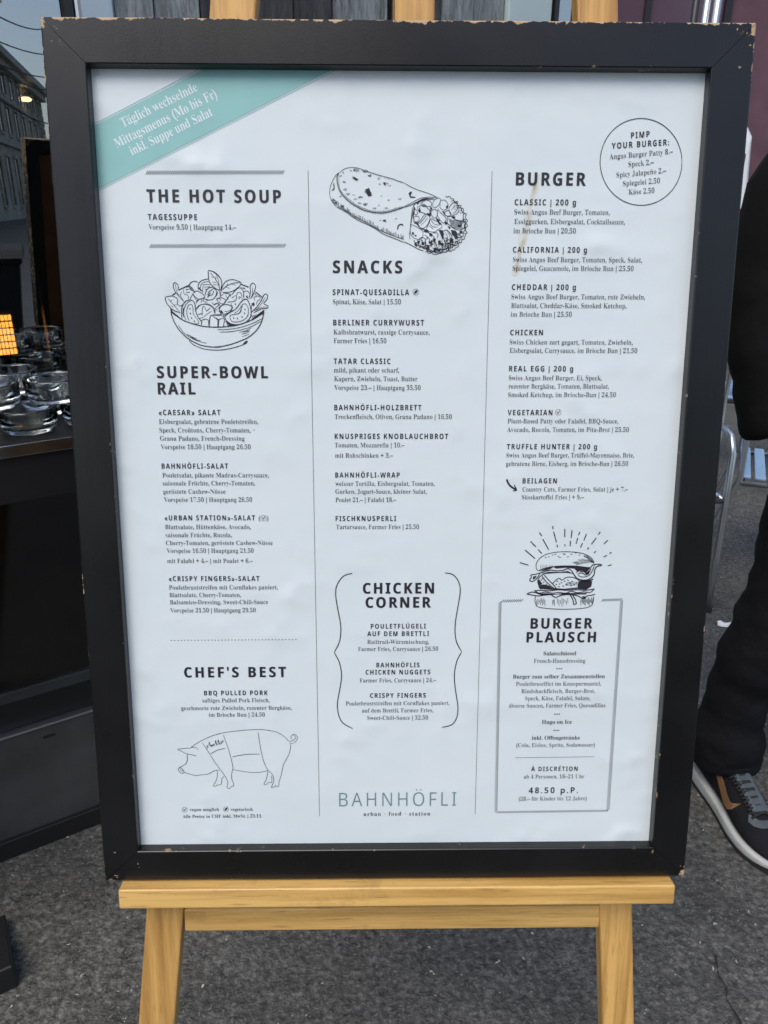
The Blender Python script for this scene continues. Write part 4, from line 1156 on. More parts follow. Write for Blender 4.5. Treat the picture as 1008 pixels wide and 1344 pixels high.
   (0.55, "231.7,-335.2 234.8,-333"),
   (0.55, "231.7,-337.5 234.8,-335.3"),
   (0.55, "231.7,-339.8 234.8,-337.6"),
   (0.55, "231.7,-342.1 234.8,-339.9"),
   (0.55, "231.7,-344.4 234.8,-342.2"),
   (0.55, "231.7,-346.7 234.8,-344.5"),
   (0.55, "231.7,-349 234.7,-346.8"),
   (0.55, "231.7,-351.3 234.7,-349.2"),
   (0.55, "231.7,-353.7 234.7,-351.5"),
   (0.55, "110.5,-356.4 112.6,-353.9"),
   (0.55, "112.5,-356.4 114.6,-353.8"),
   (0.55, "114.5,-356.4 116.6,-353.8"),
   (0.55, "116.5,-356.4 118.6,-353.8"),
   (0.55, "118.6,-356.4 120.7,-353.8"),
   (0.55, "120.6,-356.4 122.7,-353.8"),
   (0.55, "122.6,-356.3 124.7,-353.8"),
   (0.55, "124.6,-356.3 126.7,-353.8"),
   (0.55, "126.6,-356.3 128.7,-353.7"),
   (0.55, "128.6,-356.3 130.8,-353.7"),
   (0.55, "130.7,-356.3 132.8,-353.7"),
   (0.55, "132.7,-356.3 134.8,-353.7"),
   (0.55, "134.7,-356.3 136.8,-353.7"),
   (0.55, "136.7,-356.2 138.8,-353.7"),
   (0.55, "138.8,-356.2 140.8,-353.6"),
   (0.55, "140.8,-356.2 142.9,-353.6"),
   (0.55, "142.8,-356.2 144.9,-353.6"),
   (0.55, "144.8,-356.2 146.9,-353.6"),
   (0.55, "146.8,-356.2 148.9,-353.6"),
   (0.55, "148.9,-356.1 150.9,-353.6"),
   (0.55, "150.9,-356.1 153,-353.6"),
   (0.55, "152.9,-356.1 155,-353.5"),
   (0.55, "154.9,-356.1 157,-353.5"),
   (0.55, "156.9,-356.1 159,-353.5"),
   (0.55, "159,-356.1 161,-353.5"),
   (0.55, "161,-356.1 163.1,-353.5"),
   (0.55, "163,-356 165.1,-353.5"),
   (0.55, "165,-356 167.1,-353.4"),
   (0.55, "167.1,-356 169.1,-353.4"),
   (0.55, "169.1,-356 171.2,-353.4"),
   (0.55, "171.1,-356 173.2,-353.4"),
   (0.55, "173.1,-356 175.2,-353.4"),
   (0.55, "175.1,-355.9 177.2,-353.4"),
   (0.55, "177.2,-355.9 179.2,-353.4"),
   (0.55, "179.2,-355.9 181.3,-353.3"),
   (0.55, "181.2,-355.9 183.3,-353.3"),
   (0.55, "183.2,-355.9 185.3,-353.3"),
   (0.55, "185.3,-355.9 187.3,-353.3"),
   (0.55, "187.3,-355.9 189.4,-353.3"),
   (0.55, "189.3,-355.8 191.4,-353.3"),
   (0.55, "191.3,-355.8 193.4,-353.2"),
   (0.55, "193.4,-355.8 195.4,-353.2"),
   (0.55, "195.4,-355.8 197.4,-353.2"),
   (0.55, "197.4,-355.8 199.5,-353.2"),
   (0.55, "199.4,-355.8 201.5,-353.2"),
   (0.55, "201.5,-355.7 203.5,-353.2"),
   (0.55, "203.5,-355.7 205.5,-353.2"),
   (0.55, "205.5,-355.7 207.6,-353.1"),
   (0.55, "207.5,-355.7 209.6,-353.1"),
   (0.55, "209.6,-355.7 211.6,-353.1"),
   (0.55, "211.6,-355.7 213.6,-353.1"),
   (0.55, "213.6,-355.7 215.7,-353.1"),
   (0.55, "215.6,-355.6 217.7,-353.1"),
   (0.55, "217.7,-355.6 219.7,-353"),
   (0.55, "219.7,-355.6 221.7,-353"),
   (0.55, "221.7,-355.6 223.8,-353"),
   (0.55, "223.7,-355.6 225.8,-353"),
   (0.55, "225.8,-355.6 227.8,-353"),
   (0.55, "227.8,-355.5 229.8,-353"),
   (0.55, "229.8,-355.5 231.9,-353"),
   (0.55, "231.8,-355.5 233.9,-352.9"),
   (0.55, "108.6,-114.4 111.2,-111.6"),
   (0.55, "110.8,-114.4 113.4,-111.6"),
   (0.55, "112.9,-114.3 115.5,-111.5"),
   (0.55, "115.1,-114.3 117.7,-111.5"),
   (0.55, "117.3,-114.3 119.9,-111.5"),
   (0.55, "119.4,-114.2 122,-111.4"),
   (0.55, "121.6,-114.2 124.2,-111.4"),
   (0.55, "123.8,-114.1 126.4,-111.3"),
   (0.55, "125.9,-114.1 128.5,-111.3"),
   (0.55, "128.1,-114 130.7,-111.2"),
   (0.55, "213,-113.9 215.6,-111.1"),
   (0.55, "215.1,-113.9 217.7,-111.1"),
   (0.55, "217.2,-113.8 219.7,-111"),
   (0.55, "219.3,-113.7 221.8,-110.9"),
   (0.55, "221.3,-113.7 223.9,-110.9"),
   (0.55, "223.4,-113.6 226,-110.8"),
   (0.55, "225.5,-113.5 228.1,-110.7"),
   (0.55, "227.6,-113.5 230.1,-110.7"),
   (0.55, "229.7,-113.4 232.2,-110.6"),
   (0.55, "231.8,-113.3 234.3,-110.5"),
   (0.2, "108.2,-113 110.8,-352.6"),
   (0.2, "235.4,-112.1 235,-352.6"),
  ],
  'dotted_rule': [
   (0, "-235.5,-155 -235.8,-155.5 -236.4,-155.5 -236.7,-155 -236.3,-154.4 -235.7,-154.4"),
   (0, "-232,-154.9 -232.3,-155.5 -232.9,-155.4 -233.2,-154.9 -232.8,-154.4 -232.2,-154.4"),
   (0, "-228.5,-154.9 -228.8,-155.4 -229.4,-155.4 -229.7,-154.9 -229.3,-154.4 -228.7,-154.4"),
   (0, "-225,-154.9 -225.3,-155.4 -225.9,-155.4 -226.1,-154.9 -225.8,-154.4 -225.2,-154.4"),
   (0, "-221.5,-154.9 -221.8,-155.4 -222.4,-155.4 -222.6,-154.9 -222.3,-154.4 -221.7,-154.4"),
   (0, "-218,-154.9 -218.3,-155.4 -218.9,-155.4 -219.1,-154.9 -218.8,-154.4 -218.2,-154.4"),
   (0, "-214.4,-154.9 -214.8,-155.4 -215.4,-155.4 -215.6,-154.9 -215.3,-154.4 -214.7,-154.4"),
   (0, "-210.9,-154.9 -211.3,-155.4 -211.9,-155.4 -212.1,-154.9 -211.8,-154.4 -211.2,-154.4"),
   (0, "-207.4,-154.8 -207.8,-155.4 -208.4,-155.4 -208.6,-154.8 -208.3,-154.3 -207.7,-154.3"),
   (0, "-203.9,-154.8 -204.3,-155.3 -204.9,-155.3 -205.1,-154.8 -204.8,-154.3 -204.2,-154.3"),
   (0, "-200.4,-154.8 -200.7,-155.3 -201.3,-155.3 -201.6,-154.8 -201.3,-154.3 -200.7,-154.3"),
   (0, "-196.9,-154.8 -197.2,-155.3 -197.8,-155.3 -198.1,-154.8 -197.8,-154.3 -197.2,-154.3"),
   (0, "-193.4,-154.8 -193.7,-155.3 -194.3,-155.3 -194.6,-154.8 -194.3,-154.3 -193.7,-154.3"),
   (0, "-189.9,-154.8 -190.2,-155.3 -190.8,-155.3 -191.1,-154.8 -190.8,-154.3 -190.2,-154.3"),
   (0, "-186.4,-154.8 -186.7,-155.3 -187.3,-155.3 -187.6,-154.8 -187.3,-154.3 -186.7,-154.3"),
   (0, "-182.9,-154.7 -183.2,-155.3 -183.8,-155.3 -184.1,-154.7 -183.8,-154.2 -183.2,-154.2"),
   (0, "-179.4,-154.7 -179.7,-155.2 -180.3,-155.2 -180.6,-154.7 -180.3,-154.2 -179.7,-154.2"),
   (0, "-175.9,-154.7 -176.2,-155.2 -176.8,-155.2 -177.1,-154.7 -176.8,-154.2 -176.2,-154.2"),
   (0, "-172.4,-154.7 -172.7,-155.2 -173.3,-155.2 -173.6,-154.7 -173.2,-154.2 -172.6,-154.2"),
   (0, "-168.9,-154.7 -169.2,-155.2 -169.8,-155.2 -170.1,-154.7 -169.7,-154.2 -169.1,-154.2"),
   (0, "-165.3,-154.7 -165.7,-155.2 -166.3,-155.2 -166.5,-154.7 -166.2,-154.2 -165.6,-154.2"),
   (0, "-161.8,-154.7 -162.2,-155.2 -162.8,-155.2 -163,-154.7 -162.7,-154.2 -162.1,-154.2"),
   (0, "-158.3,-154.7 -158.6,-155.2 -159.2,-155.2 -159.5,-154.6 -159.2,-154.1 -158.6,-154.1"),
   (0, "-154.8,-154.6 -155.1,-155.1 -155.7,-155.1 -156,-154.6 -155.7,-154.1 -155.1,-154.1"),
   (0, "-151.3,-154.6 -151.6,-155.1 -152.2,-155.1 -152.5,-154.6 -152.2,-154.1 -151.6,-154.1"),
   (0, "-147.8,-154.6 -148.1,-155.1 -148.7,-155.1 -149,-154.6 -148.7,-154.1 -148.1,-154.1"),
   (0, "-144.3,-154.6 -144.6,-155.1 -145.2,-155.1 -145.5,-154.6 -145.2,-154.1 -144.6,-154.1"),
   (0, "-140.8,-154.6 -141.1,-155.1 -141.7,-155.1 -142,-154.6 -141.6,-154.1 -141.1,-154.1"),
   (0, "-137.3,-154.6 -137.6,-155.1 -138.2,-155.1 -138.4,-154.6 -138.1,-154.1 -137.5,-154.1"),
   (0, "-133.7,-154.6 -134.1,-155.1 -134.6,-155.1 -134.9,-154.6 -134.6,-154 -134,-154"),
   (0, "-130.2,-154.5 -130.5,-155 -131.1,-155 -131.4,-154.5 -131.1,-154 -130.5,-154"),
   (0, "-126.7,-154.5 -127,-155 -127.6,-155 -127.9,-154.5 -127.6,-154 -127,-154"),
   (0, "-123.2,-154.5 -123.5,-155 -124.1,-155 -124.4,-154.5 -124.1,-154 -123.5,-154"),
   (0, "-119.7,-154.5 -120,-155 -120.6,-155 -120.9,-154.5 -120.6,-154 -120,-154"),
   (0, "-116.2,-154.5 -116.5,-155 -117.1,-155 -117.4,-154.5 -117,-154 -116.5,-154"),
   (0, "-112.6,-154.5 -113,-155 -113.6,-155 -113.8,-154.5 -113.5,-154 -112.9,-154"),
   (0, "-109.1,-154.5 -109.4,-155 -110,-155 -110.3,-154.5 -110,-153.9 -109.4,-153.9"),
   (0, "-105.6,-154.4 -105.9,-155 -106.5,-154.9 -106.8,-154.4 -106.5,-153.9 -105.9,-153.9"),
  ],
  'price_circle': [
   (0.65, "265,315.4 265.1,312 265,308.7 264.5,305.5 263.7,302.3 262.6,299.2 261.3,296.2 259.7,293.3 257.8,290.6 255.7,288.2 253.4,285.9 250.8,283.8 248.1,282 245.2,280.4 242.1,279.1 239,278 235.7,277.3 232.4,276.8 229,276.7 225.6,276.8 222.2,277.2 218.8,277.9 215.5,279 212.3,280.2 209.2,281.8 206.2,283.6 203.4,285.6 200.8,287.9 198.3,290.4 196.1,293 194.2,295.8 192.4,298.8 191,301.9 189.8,305.1 188.9,308.3 188.2,311.6 187.9,314.9 187.9,318.3 188.1,321.5 188.7,324.8 189.5,327.9 190.6,331 192,333.9 193.6,336.7 195.5,339.3 197.6,341.7 200,344 202.5,346 205.2,347.7 208.1,349.3 211.1,350.5 214.2,351.5 217.4,352.2 220.7,352.7 224,352.9 227.3,352.7 230.7,352.3 234,351.6 237.2,350.7 240.4,349.4 243.4,348 246.4,346.2 249.2,344.2 251.8,342 254.2,339.6 256.5,337 258.5,334.3 260.2,331.4 261.7,328.3 263,325.2 264,322 264.6,318.7 265,315.4"),
  ],
  'brace': [
   (0.95, "-46.7,-83 -49,-83.4 -52.4,-84.2 -55.5,-85.7 -58,-88 -60.3,-91.1 -62.1,-94.4 -63.3,-97.5 -63.9,-100.9 -64.1,-105.1 -63.7,-110.4 -62.8,-116.6 -61.8,-122.7 -60.7,-128.7 -59.6,-134.7 -59,-140.5 -59,-146.1 -59.5,-151.5 -60.4,-156.5 -62.3,-161.3 -64.6,-165.8 -66.3,-168.9"),
   (0.95, "-66.3,-168.9 -64.8,-171.5 -62.8,-175.3 -61,-179.6 -59.9,-184.3 -59,-189.5 -58.7,-194.9 -59.1,-200.3 -60,-205.9 -60.9,-211.2 -61.9,-216.2 -62.8,-221 -63.4,-225.6 -63.5,-230 -63.2,-234.1 -62.6,-238.1 -61.5,-241.8 -60,-245.4 -57.8,-248.5 -54.3,-251.3 -50.1,-253.6 -47.2,-255.3"),
  ],
  'brace_b': [
   (0.95, "48.9,-82.6 51,-82.9 54.1,-83.3 57,-84.4 59.4,-86.4 61.6,-89.1 63.3,-92.2 64.4,-95.4 65.1,-99.1 65.2,-103.5 64.7,-108.8 63.7,-114.9 62.8,-121.2 61.8,-127.7 60.9,-134.6 60.5,-141 60.6,-146.7 61.1,-152.1 62.1,-157 64,-161.6 66.4,-165.8 68.1,-168.6"),
   (0.95, "68.1,-168.6 66.7,-171.1 64.8,-174.8 63.1,-179.1 62,-184 61.1,-189.6 60.8,-195.4 61,-201.5 61.8,-207.8 62.7,-213.9 63.6,-219.7 64.7,-225.3 65.3,-230.4 65.4,-235 65.1,-239.2 64.4,-242.9 63.1,-246.2 61.4,-249 59.1,-251.3 55.5,-252.8 51.4,-253.7 48.4,-254.3"),
  ],
  'arrow': [
   (1.7, "109.8,14.9 110,14.3 110.3,13.3 110.7,12.2 111.2,11.2 111.8,10.3 112.5,9.4 113.3,8.4 114.3,7.5 115.6,6.5 117.3,5.5 118.8,4.6 119.9,4"),
   (1, "117.7,9.2 118.1,8.1 118.7,6.6 119.8,5 120.3,3.6 118.4,3.1 116.3,3.1"),
  ],
  'vegetarian_icon': [
   (0.3, "19.1,196.8 18.9,195.7 18.3,194.8 17.4,194.2 16.2,194 15.1,194.2 14.1,194.8 13.5,195.7 13.3,196.8 13.5,197.9 14.1,198.8 15.1,199.4 16.2,199.6 17.3,199.4 18.3,198.8 18.9,197.9 19.1,196.8"),
   (0, "14.6,195.1 14.7,197.1 16.5,198.5 18.1,198.5 17.7,196.8 16.2,195.5"),
  ],
  'vegan_icon': [
   (0.3, "161.9,82 161.7,80.9 161.1,80 160.2,79.4 159.1,79.2 158,79.4 157,80 156.4,80.9 156.1,82 156.3,83.1 156.9,84.1 157.8,84.7 158.9,84.9 160,84.7 160.9,84.1 161.6,83.1 161.9,82"),
   (0.7, "157.5,83 158.8,80.5 159.3,81.7 160.5,83.7"),
  ],
  'vegan_icon_b': [
   (0.3, "-133.5,-24.8 -133.7,-25.8 -134.3,-26.8 -135.3,-27.4 -136.3,-27.6 -137.4,-27.4 -138.3,-26.8 -138.9,-25.8 -139,-24.8 -138.8,-23.7 -138.2,-22.7 -137.2,-22.1 -136.2,-21.9 -135.1,-22.1 -134.2,-22.8 -133.7,-23.7 -133.5,-24.8"),
   (0.7, "-137.6,-23.8 -136.6,-26.3 -136,-25 -134.7,-23.1"),
  ],
  'vegan_icon_c': [
   (0.3, "-228.7,-349.4 -228.9,-350.6 -229.6,-351.6 -230.5,-352.3 -231.6,-352.5 -232.7,-352.3 -233.6,-351.6 -234.1,-350.6 -234.3,-349.4 -234,-348.2 -233.4,-347.2 -232.4,-346.5 -231.3,-346.3 -230.3,-346.5 -229.4,-347.2 -228.8,-348.2 -228.7,-349.4"),
   (0.7, "-232.8,-348.3 -231.8,-351.1 -231.2,-349.7 -229.8,-347.6"),
  ],
  'vegetarian_icon_b': [
   (0.3, "-183.6,-349.2 -183.8,-350.4 -184.5,-351.4 -185.4,-352.1 -186.5,-352.3 -187.6,-352.1 -188.5,-351.4 -189,-350.4 -189.2,-349.2 -188.9,-348 -188.3,-347 -187.3,-346.3 -186.3,-346.1 -185.2,-346.3 -184.3,-347 -183.7,-348 -183.6,-349.2"),
   (0, "-188,-351.1 -187.8,-348.9 -186,-347.3 -184.5,-347.3 -185,-349.2 -186.4,-350.6"),
  ],
  'pig_drawing': [
   (0.5, "-221.9,-276.6 -220.4,-275.4 -218.3,-273.6 -215.9,-271.9 -213.3,-270.3 -210.5,-268.6 -207.4,-267 -203.9,-265.3 -200,-263.5 -196.2,-262 -192.5,-260.8 -188.9,-259.8 -185.1,-259 -181.1,-258.3 -177,-257.7 -172.7,-257.3 -168.1,-256.8 -163.4,-256.3 -158.9,-256 -154.6,-255.8 -150.4,-255.6 -146.5,-255.6 -143.1,-255.8 -139.9,-256.2 -136.9,-256.7 -134,-257.3 -131.2,-258 -128.7,-258.8 -126.7,-259.8 -124.9,-260.9 -123.3,-262 -121.8,-263.2 -120.5,-264.4 -119.3,-265.7 -118,-267.2 -116.7,-268.7 -115.9,-269.8"),
   (0.4, "-115.9,-269.8 -114.8,-269.5 -113.2,-269.1 -111.7,-268.5 -110.6,-267.6 -109.5,-266.6 -108.9,-265.5 -108.9,-264.4 -109.2,-263.3 -109.8,-262.5 -110.6,-262.2 -111.7,-262.2 -112.6,-262.5 -113.3,-263.2 -113.8,-264.1 -114,-265 -113.6,-265.8 -112.9,-266.5 -112.4,-267"),
   (0.4, "-115.9,-271.7 -114.6,-271.8 -112.8,-271.8 -111.1,-271.5 -109.7,-270.6 -108.5,-269.3 -107.6,-268 -107,-266.8 -106.7,-265.5 -106.8,-264.3 -107.4,-263.2 -108.3,-262.3 -109.2,-261.6 -110.3,-261.5 -111.5,-261.7 -112.3,-261.9"),
   (0.45, "-114.2,-272.5 -114.2,-273.8 -114.3,-275.7 -114.6,-277.7 -114.9,-279.8 -115.5,-282.1 -116.2,-284.5 -117.4,-287 -118.8,-289.6 -120.1,-292 -121.1,-293.8 -122,-295.4 -122.7,-297.2 -123.3,-299.6 -123.8,-302.2 -124.3,-304.8 -124.9,-307.5 -125.6,-310.1 -126.2,-312.4 -126.7,-313.9 -127.2,-314.9 -127.7,-316.2 -127.9,-318 -128,-320.1 -128.1,-321.5"),
   (0.45, "-128.1,-321.5 -128.6,-322 -129.4,-322.7 -130.1,-323 -130.5,-322.5 -130.9,-321.6 -131.4,-321.2 -131.9,-321.6 -132.4,-322.3 -133.1,-323 -134.2,-323.5 -135.5,-323.9 -136.2,-323.7 -136,-322.8 -135.4,-321.4 -134.7,-319.9 -134.2,-318.5 -133.6,-317 -133.3,-315.4 -133.4,-313.4 -133.7,-311.2 -134.2,-309.3 -135,-307.9 -136,-306.7 -137.1,-305.5 -138.3,-304.1 -139.5,-302.7 -140.6,-300.9 -141.7,-298.5 -142.8,-295.6 -143.7,-292.6 -144.5,-289.3 -145.2,-285.8 -145.9,-282 -146.6,-277.6 -147.2,-272.9 -147.7,-268.6 -148.2,-264.6 -148.6,-260.9 -148.9,-258.4"),
   (0.5, "-221.9,-276.6 -223.6,-276.7 -226,-276.8 -228.5,-277 -231.2,-277.3 -233.9,-277.6 -235.4,-278 -234.9,-278.7 -233.1,-279.5 -231.4,-280.3 -230.1,-281.2 -228.8,-282.2 -227.4,-283 -225.7,-283.5 -223.9,-283.9 -221.9,-284.2 -219.7,-284.7 -217.4,-285.3 -215.8,-285.6"),
   (0.4, "-221.8,-276.3 -220.6,-276 -218.9,-275.7 -217.4,-275.6 -216.3,-275.9 -215.4,-276.5 -214.7,-277.1 -214.2,-277.8 -213.9,-278.5 -213.7,-279.1"),
   (0.5, "-225.8,-284.1 -225.7,-285.6 -225.7,-287.8 -225.8,-289.8 -226.1,-291.4 -226.5,-292.9 -227.2,-294.3 -228.3,-295.4 -229.7,-296.4 -231.1,-297.3 -232.7,-298.2 -234.3,-299.2 -235.4,-299.8"),
   (0.5, "-235.4,-299.8 -235.5,-300.4 -235.8,-301.3 -235.8,-302.2 -235.5,-303.1 -235.1,-304 -234.5,-304.8 -233.9,-305.4 -233.1,-305.9 -232.4,-306.2 -231.5,-306.1 -230.6,-305.8 -230.1,-305.3 -230.1,-304.4 -230.3,-303.3 -230.8,-302.3 -231.4,-301.4 -232.2,-300.6 -233,-300 -233.9,-299.8 -234.8,-299.8 -235.4,-299.8"),
   (0.5, "-233.8,-301.8 -232.8,-303.3"),
   (0.5, "-231.8,-302.6 -231.4,-304.1"),
   (0.5, "-230.1,-305.3 -228.6,-305.7 -226.5,-306.2 -224.4,-306.8 -222.3,-307.6 -220.3,-308.4 -218.2,-308.9 -216.2,-308.8 -214.2,-308.5 -211.9,-308.1 -209.2,-307.9 -206.2,-307.6 -203.6,-307 -201.5,-305.9 -199.7,-304.6 -197.9,-303.5 -195.6,-303 -193.2,-302.7 -191.6,-302.5"),
   (0.45, "-208.9,-270.4 -207.7,-272.6 -205.9,-275.7 -203.8,-279.4 -201.4,-283.9 -198.8,-288.9 -196.1,-293.7 -193.3,-298.1 -190.6,-302.2 -188.3,-305.9 -186.6,-308.9 -185.3,-311.3 -184.4,-313.5 -183.7,-315.2 -183.3,-316.6 -183.2,-318.1 -183.5,-320 -184.2,-322 -184.7,-323.4"),
   (0.45, "-184.7,-323.4 -184,-323.8 -183,-324.4 -182,-324.5 -181,-323.8 -180,-322.7 -179.1,-321.9 -178.3,-321.7 -177.5,-321.8 -177,-321.5 -177,-320.4 -177.2,-318.9 -177.6,-317.3 -178.1,-315.7 -178.7,-313.9 -179,-312 -179,-310 -178.8,-307.9 -178.5,-305.9 -178.1,-304.2 -177.5,-302.6 -177.2,-300.6 -177.3,-298.3 -177.5,-295.6 -178.1,-292.3 -178.9,-288.1 -179.9,-283.3 -181,-278.8 -182.1,-274.9 -183.1,-271.4 -184.1,-268.3 -184.8,-265.6 -185.5,-263.2 -185.9,-261.6"),
   (0.42, "-194.4,-303.1 -194.3,-304.6 -194.1,-306.7 -194.2,-308.9 -194.6,-310.9 -195.1,-312.9 -195.8,-314.9 -196.9,-317.2 -198.2,-319.4 -198.9,-321 -198.5,-321.7 -197.5,-321.8 -196.5,-321.6 -195.7,-321.1 -194.9,-320.4 -194.1,-319.8 -193.2,-319.9 -192.4,-320.2 -191.6,-320.1 -190.9,-319.5 -190.2,-318.4 -189.8,-317.3 -189.8,-316.1 -190,-314.8 -189.9,-313.5 -189.1,-312.1 -187.9,-310.7 -187,-309.7"),
   (0.45, "-177.3,-302.2 -175.9,-302.4 -173.8,-302.8 -171.5,-303.3 -169,-303.8 -166.2,-304.3 -163.2,-304.8 -160.1,-305.3 -156.7,-305.6 -153.5,-305.8 -150.6,-305.7 -147.7,-305.4 -145.2,-305 -142.8,-304.4 -140.7,-303.7 -139.3,-303.2"),
   (0.42, "-139.9,-303.9 -139.8,-304.8 -139.8,-306.1 -140,-307.7 -140.3,-309.6 -140.9,-311.7 -141.5,-313.8 -142.5,-315.9 -143.7,-318 -144.2,-319.6 -143.6,-320.2 -142.5,-320.2 -141.4,-319.9 -140.7,-319.2 -140,-318.3 -139.3,-317.6 -138.2,-317.6 -137,-317.8 -136.1,-317.6 -135.6,-316.7 -135.5,-315.3 -135.4,-313.8 -135.4,-312.2 -135.5,-310.5 -135.6,-309.3"),
   (0.6, "-177.6,-287.4 -175.6,-286.9 -172.6,-286.1 -169.5,-285.5 -166.5,-285 -163.3,-284.5 -159.8,-284.2 -155.4,-284.1 -150.7,-284.1 -147.3,-284.1"),
   (0.55, "-200.5,-283.8 -199.3,-282.9 -197.5,-281.7 -195.6,-280.5 -193.7,-279.6 -191.8,-278.8 -190,-278.2 -187.9,-277.7 -185.8,-277.5 -184.4,-277.3"),
   (0.6, "-202.9,-273.4 -203.7,-273.9 -204.3,-274.5 -203.6,-274.9 -202.9,-275.4 -203.3,-276.2 -204,-276.9 -204.4,-276.7 -204.8,-276.3"),
   (0.5, "-201.9,-274.2 -201.7,-271.6 -201.5,-269.4 -201.2,-270.8 -200.9,-272.9 -200.8,-273.6 -200.7,-273.9"),
   (0.5, "-200.2,-275.7 -200,-274.3 -199.8,-273 -199.5,-273.4 -199.2,-274.4 -199,-275 -198.9,-275.4"),
   (0.5, "-198.7,-275.1 -198.5,-273.7 -198.3,-272.4 -197.9,-272.9 -197.6,-273.8 -197.5,-274.4 -197.4,-274.8"),
   (0.5, "-197,-274.5 -196.8,-273.1 -196.6,-271.8 -196.3,-272.3 -196,-273.2 -195.8,-273.8 -195.7,-274.2"),
   (0.5, "-195,-272.4 -194.8,-269.8 -194.5,-267.7 -194.2,-269 -194,-271.1 -193.8,-271.8 -193.7,-272.2"),
   (0.5, "-193.9,-273.9 -193.8,-272.5 -193.5,-271.3 -193.2,-271.7 -192.9,-272.6 -192.8,-273.2 -192.7,-273.7"),
   (0.5, "-192.2,-271.6 -192,-269 -191.7,-266.8 -191.4,-268.1 -191.2,-270.2 -191,-271 -190.9,-271.3"),
   (0.5, "-190.9,-273.4 -190.7,-271.9 -190.5,-270.7 -190.2,-271.1 -189.9,-272 -189.7,-272.6 -189.6,-273.1"),
   (0.5, "-189.2,-271.9 -189,-270.5 -188.8,-269.2 -188.5,-269.6 -188.1,-270.5 -188,-271.2 -187.9,-271.6"),
   (0.5, "-187.5,-270.4 -187.3,-269 -187.1,-267.7 -186.7,-268.2 -186.4,-269.1 -186.3,-269.7 -186.2,-270.1"),
  ],
  'burger_drawing': [
   (0.65, "145.6,-80.8 145,-80.2 144.1,-79.4 143.5,-78.3 143.2,-76.9 143,-75.3 143.1,-73.8 143.3,-72.5 143.8,-71.2 144.6,-69.9 145.7,-68.4 147.1,-66.8 148.8,-65.4 150.8,-64.2 153.2,-63.1 155.7,-62.3 158.5,-61.6 161.5,-61.2 164.4,-60.8 167.3,-60.6 170.2,-60.4 173.2,-60.4 176.4,-60.5 179.9,-60.7 183,-61 185.8,-61.4 188.4,-61.8 190.8,-62.4 193,-63.1 195,-64 196.9,-64.9 198.7,-66.1 200.3,-67.5 201.5,-68.9 202.3,-70.3 202.8,-71.8 203.2,-72.8"),
   (0.9, "145.6,-80.8 146.9,-80.1 148.8,-79.2 150.9,-78.3 153.3,-77.7 155.8,-77.1 158.5,-76.5 161.4,-76.2 164.3,-75.9 167.3,-75.7 170.2,-75.6 173.1,-75.5 176.1,-75.6 179.3,-75.6 182.7,-75.7 186,-75.9 189.1,-76.3 192.2,-76.7 194.8,-77.1 197.1,-77.3 199,-77.5 200.3,-77.5"),
   (0, "160.7,-76.6 170.6,-75.2 181.6,-75.5 191.5,-76.4 200.3,-77.5 195.1,-83 190.6,-80.1 186.3,-81.8 182.8,-78.4 174,-77.5 168.5,-77.9 164.1,-78.4"),
   (0, "146.7,-81 154.2,-77.9 160.8,-76.8 157.6,-78.9 151,-80.8"),
   (0.4, "180.8,-71.4 185.9,-74.5"),
   (0.4, "182.2,-71.1 187.1,-74.2"),
   (0.4, "183.6,-70.7 188.3,-74"),
   (0.4, "185,-70.4 189.5,-73.8"),
   (0.4, "186.4,-68.7 190.7,-73.6"),
   (0.4, "187.8,-68.4 191.9,-73.4"),
   (0.4, "189.2,-68.1 193.1,-73.1"),
   (0.4, "190.6,-67.7 194.3,-72.9"),
   (0.4, "192,-68.1 195.5,-72.7"),
   (0.4, "193.5,-68.4 196.7,-72.5"),
   (0.4, "194.9,-68.7 197.9,-72.2"),
   (0.4, "196.4,-69.1 199.1,-72"),
   (0.4, "197.8,-69.4 200.3,-71.8"),
   (0.4, "199.3,-69.8 201.4,-71.6"),
   (0.6, "155,-66 156.8,-65.5"),
   (0.6, "158.8,-64.2 160.5,-63.7"),
   (0.6, "166.6,-66.8 168.3,-66.3"),
   (0.6, "171.3,-63.4 173.1,-63"),
   (0.6, "174.7,-66 176.5,-65.6"),
   (0.6, "178.4,-63.4 180.2,-63"),
   (0.6, "182.8,-62 184.5,-61.5"),
   (0.6, "186.7,-64.2 188.4,-63.8"),
   (0.6, "161.5,-63.4 163.2,-62.9"),
   (0.6, "151.8,-66.7 153.5,-66.3"),
   (0.6, "191.7,-65.1 193.4,-64.7"),
   (0.6, "170.2,-62.9 171.9,-62.4"),
   (0.6, "164.9,-65.6 166.6,-65.2"),
   (0.35, "148,-74.4 147.9,-78.3"),
   (0.35, "150.2,-74.4 150.1,-78.3"),
   (0.35, "152.4,-74.4 152.3,-78.3"),
   (0.35, "154.1,-74.4 153.9,-78.3"),
   (0.35, "157.4,-74.4 157.2,-78.4"),
   (0.35, "159.6,-74.4 159.4,-78.4"),
   (0.8, "192,-64.9 193.2,-65.6 194.8,-66.6 196.5,-67.7 198.2,-69.3 199.9,-71 201.2,-72.2"),
   (0.8, "194.2,-64.7 195.6,-65.6 197.5,-66.9 199.3,-68.3 200.6,-69.8 201.7,-71.4 202.5,-72.6"),
   (1, "199.8,-77.3 200.2,-76.5 200.9,-75.4 201.8,-74.5 203.1,-74.1 204.6,-74 206.2,-73.9 207.8,-73.9 209.4,-74 210.6,-74.2 211,-74.5 210.9,-75 210.8,-75.3"),
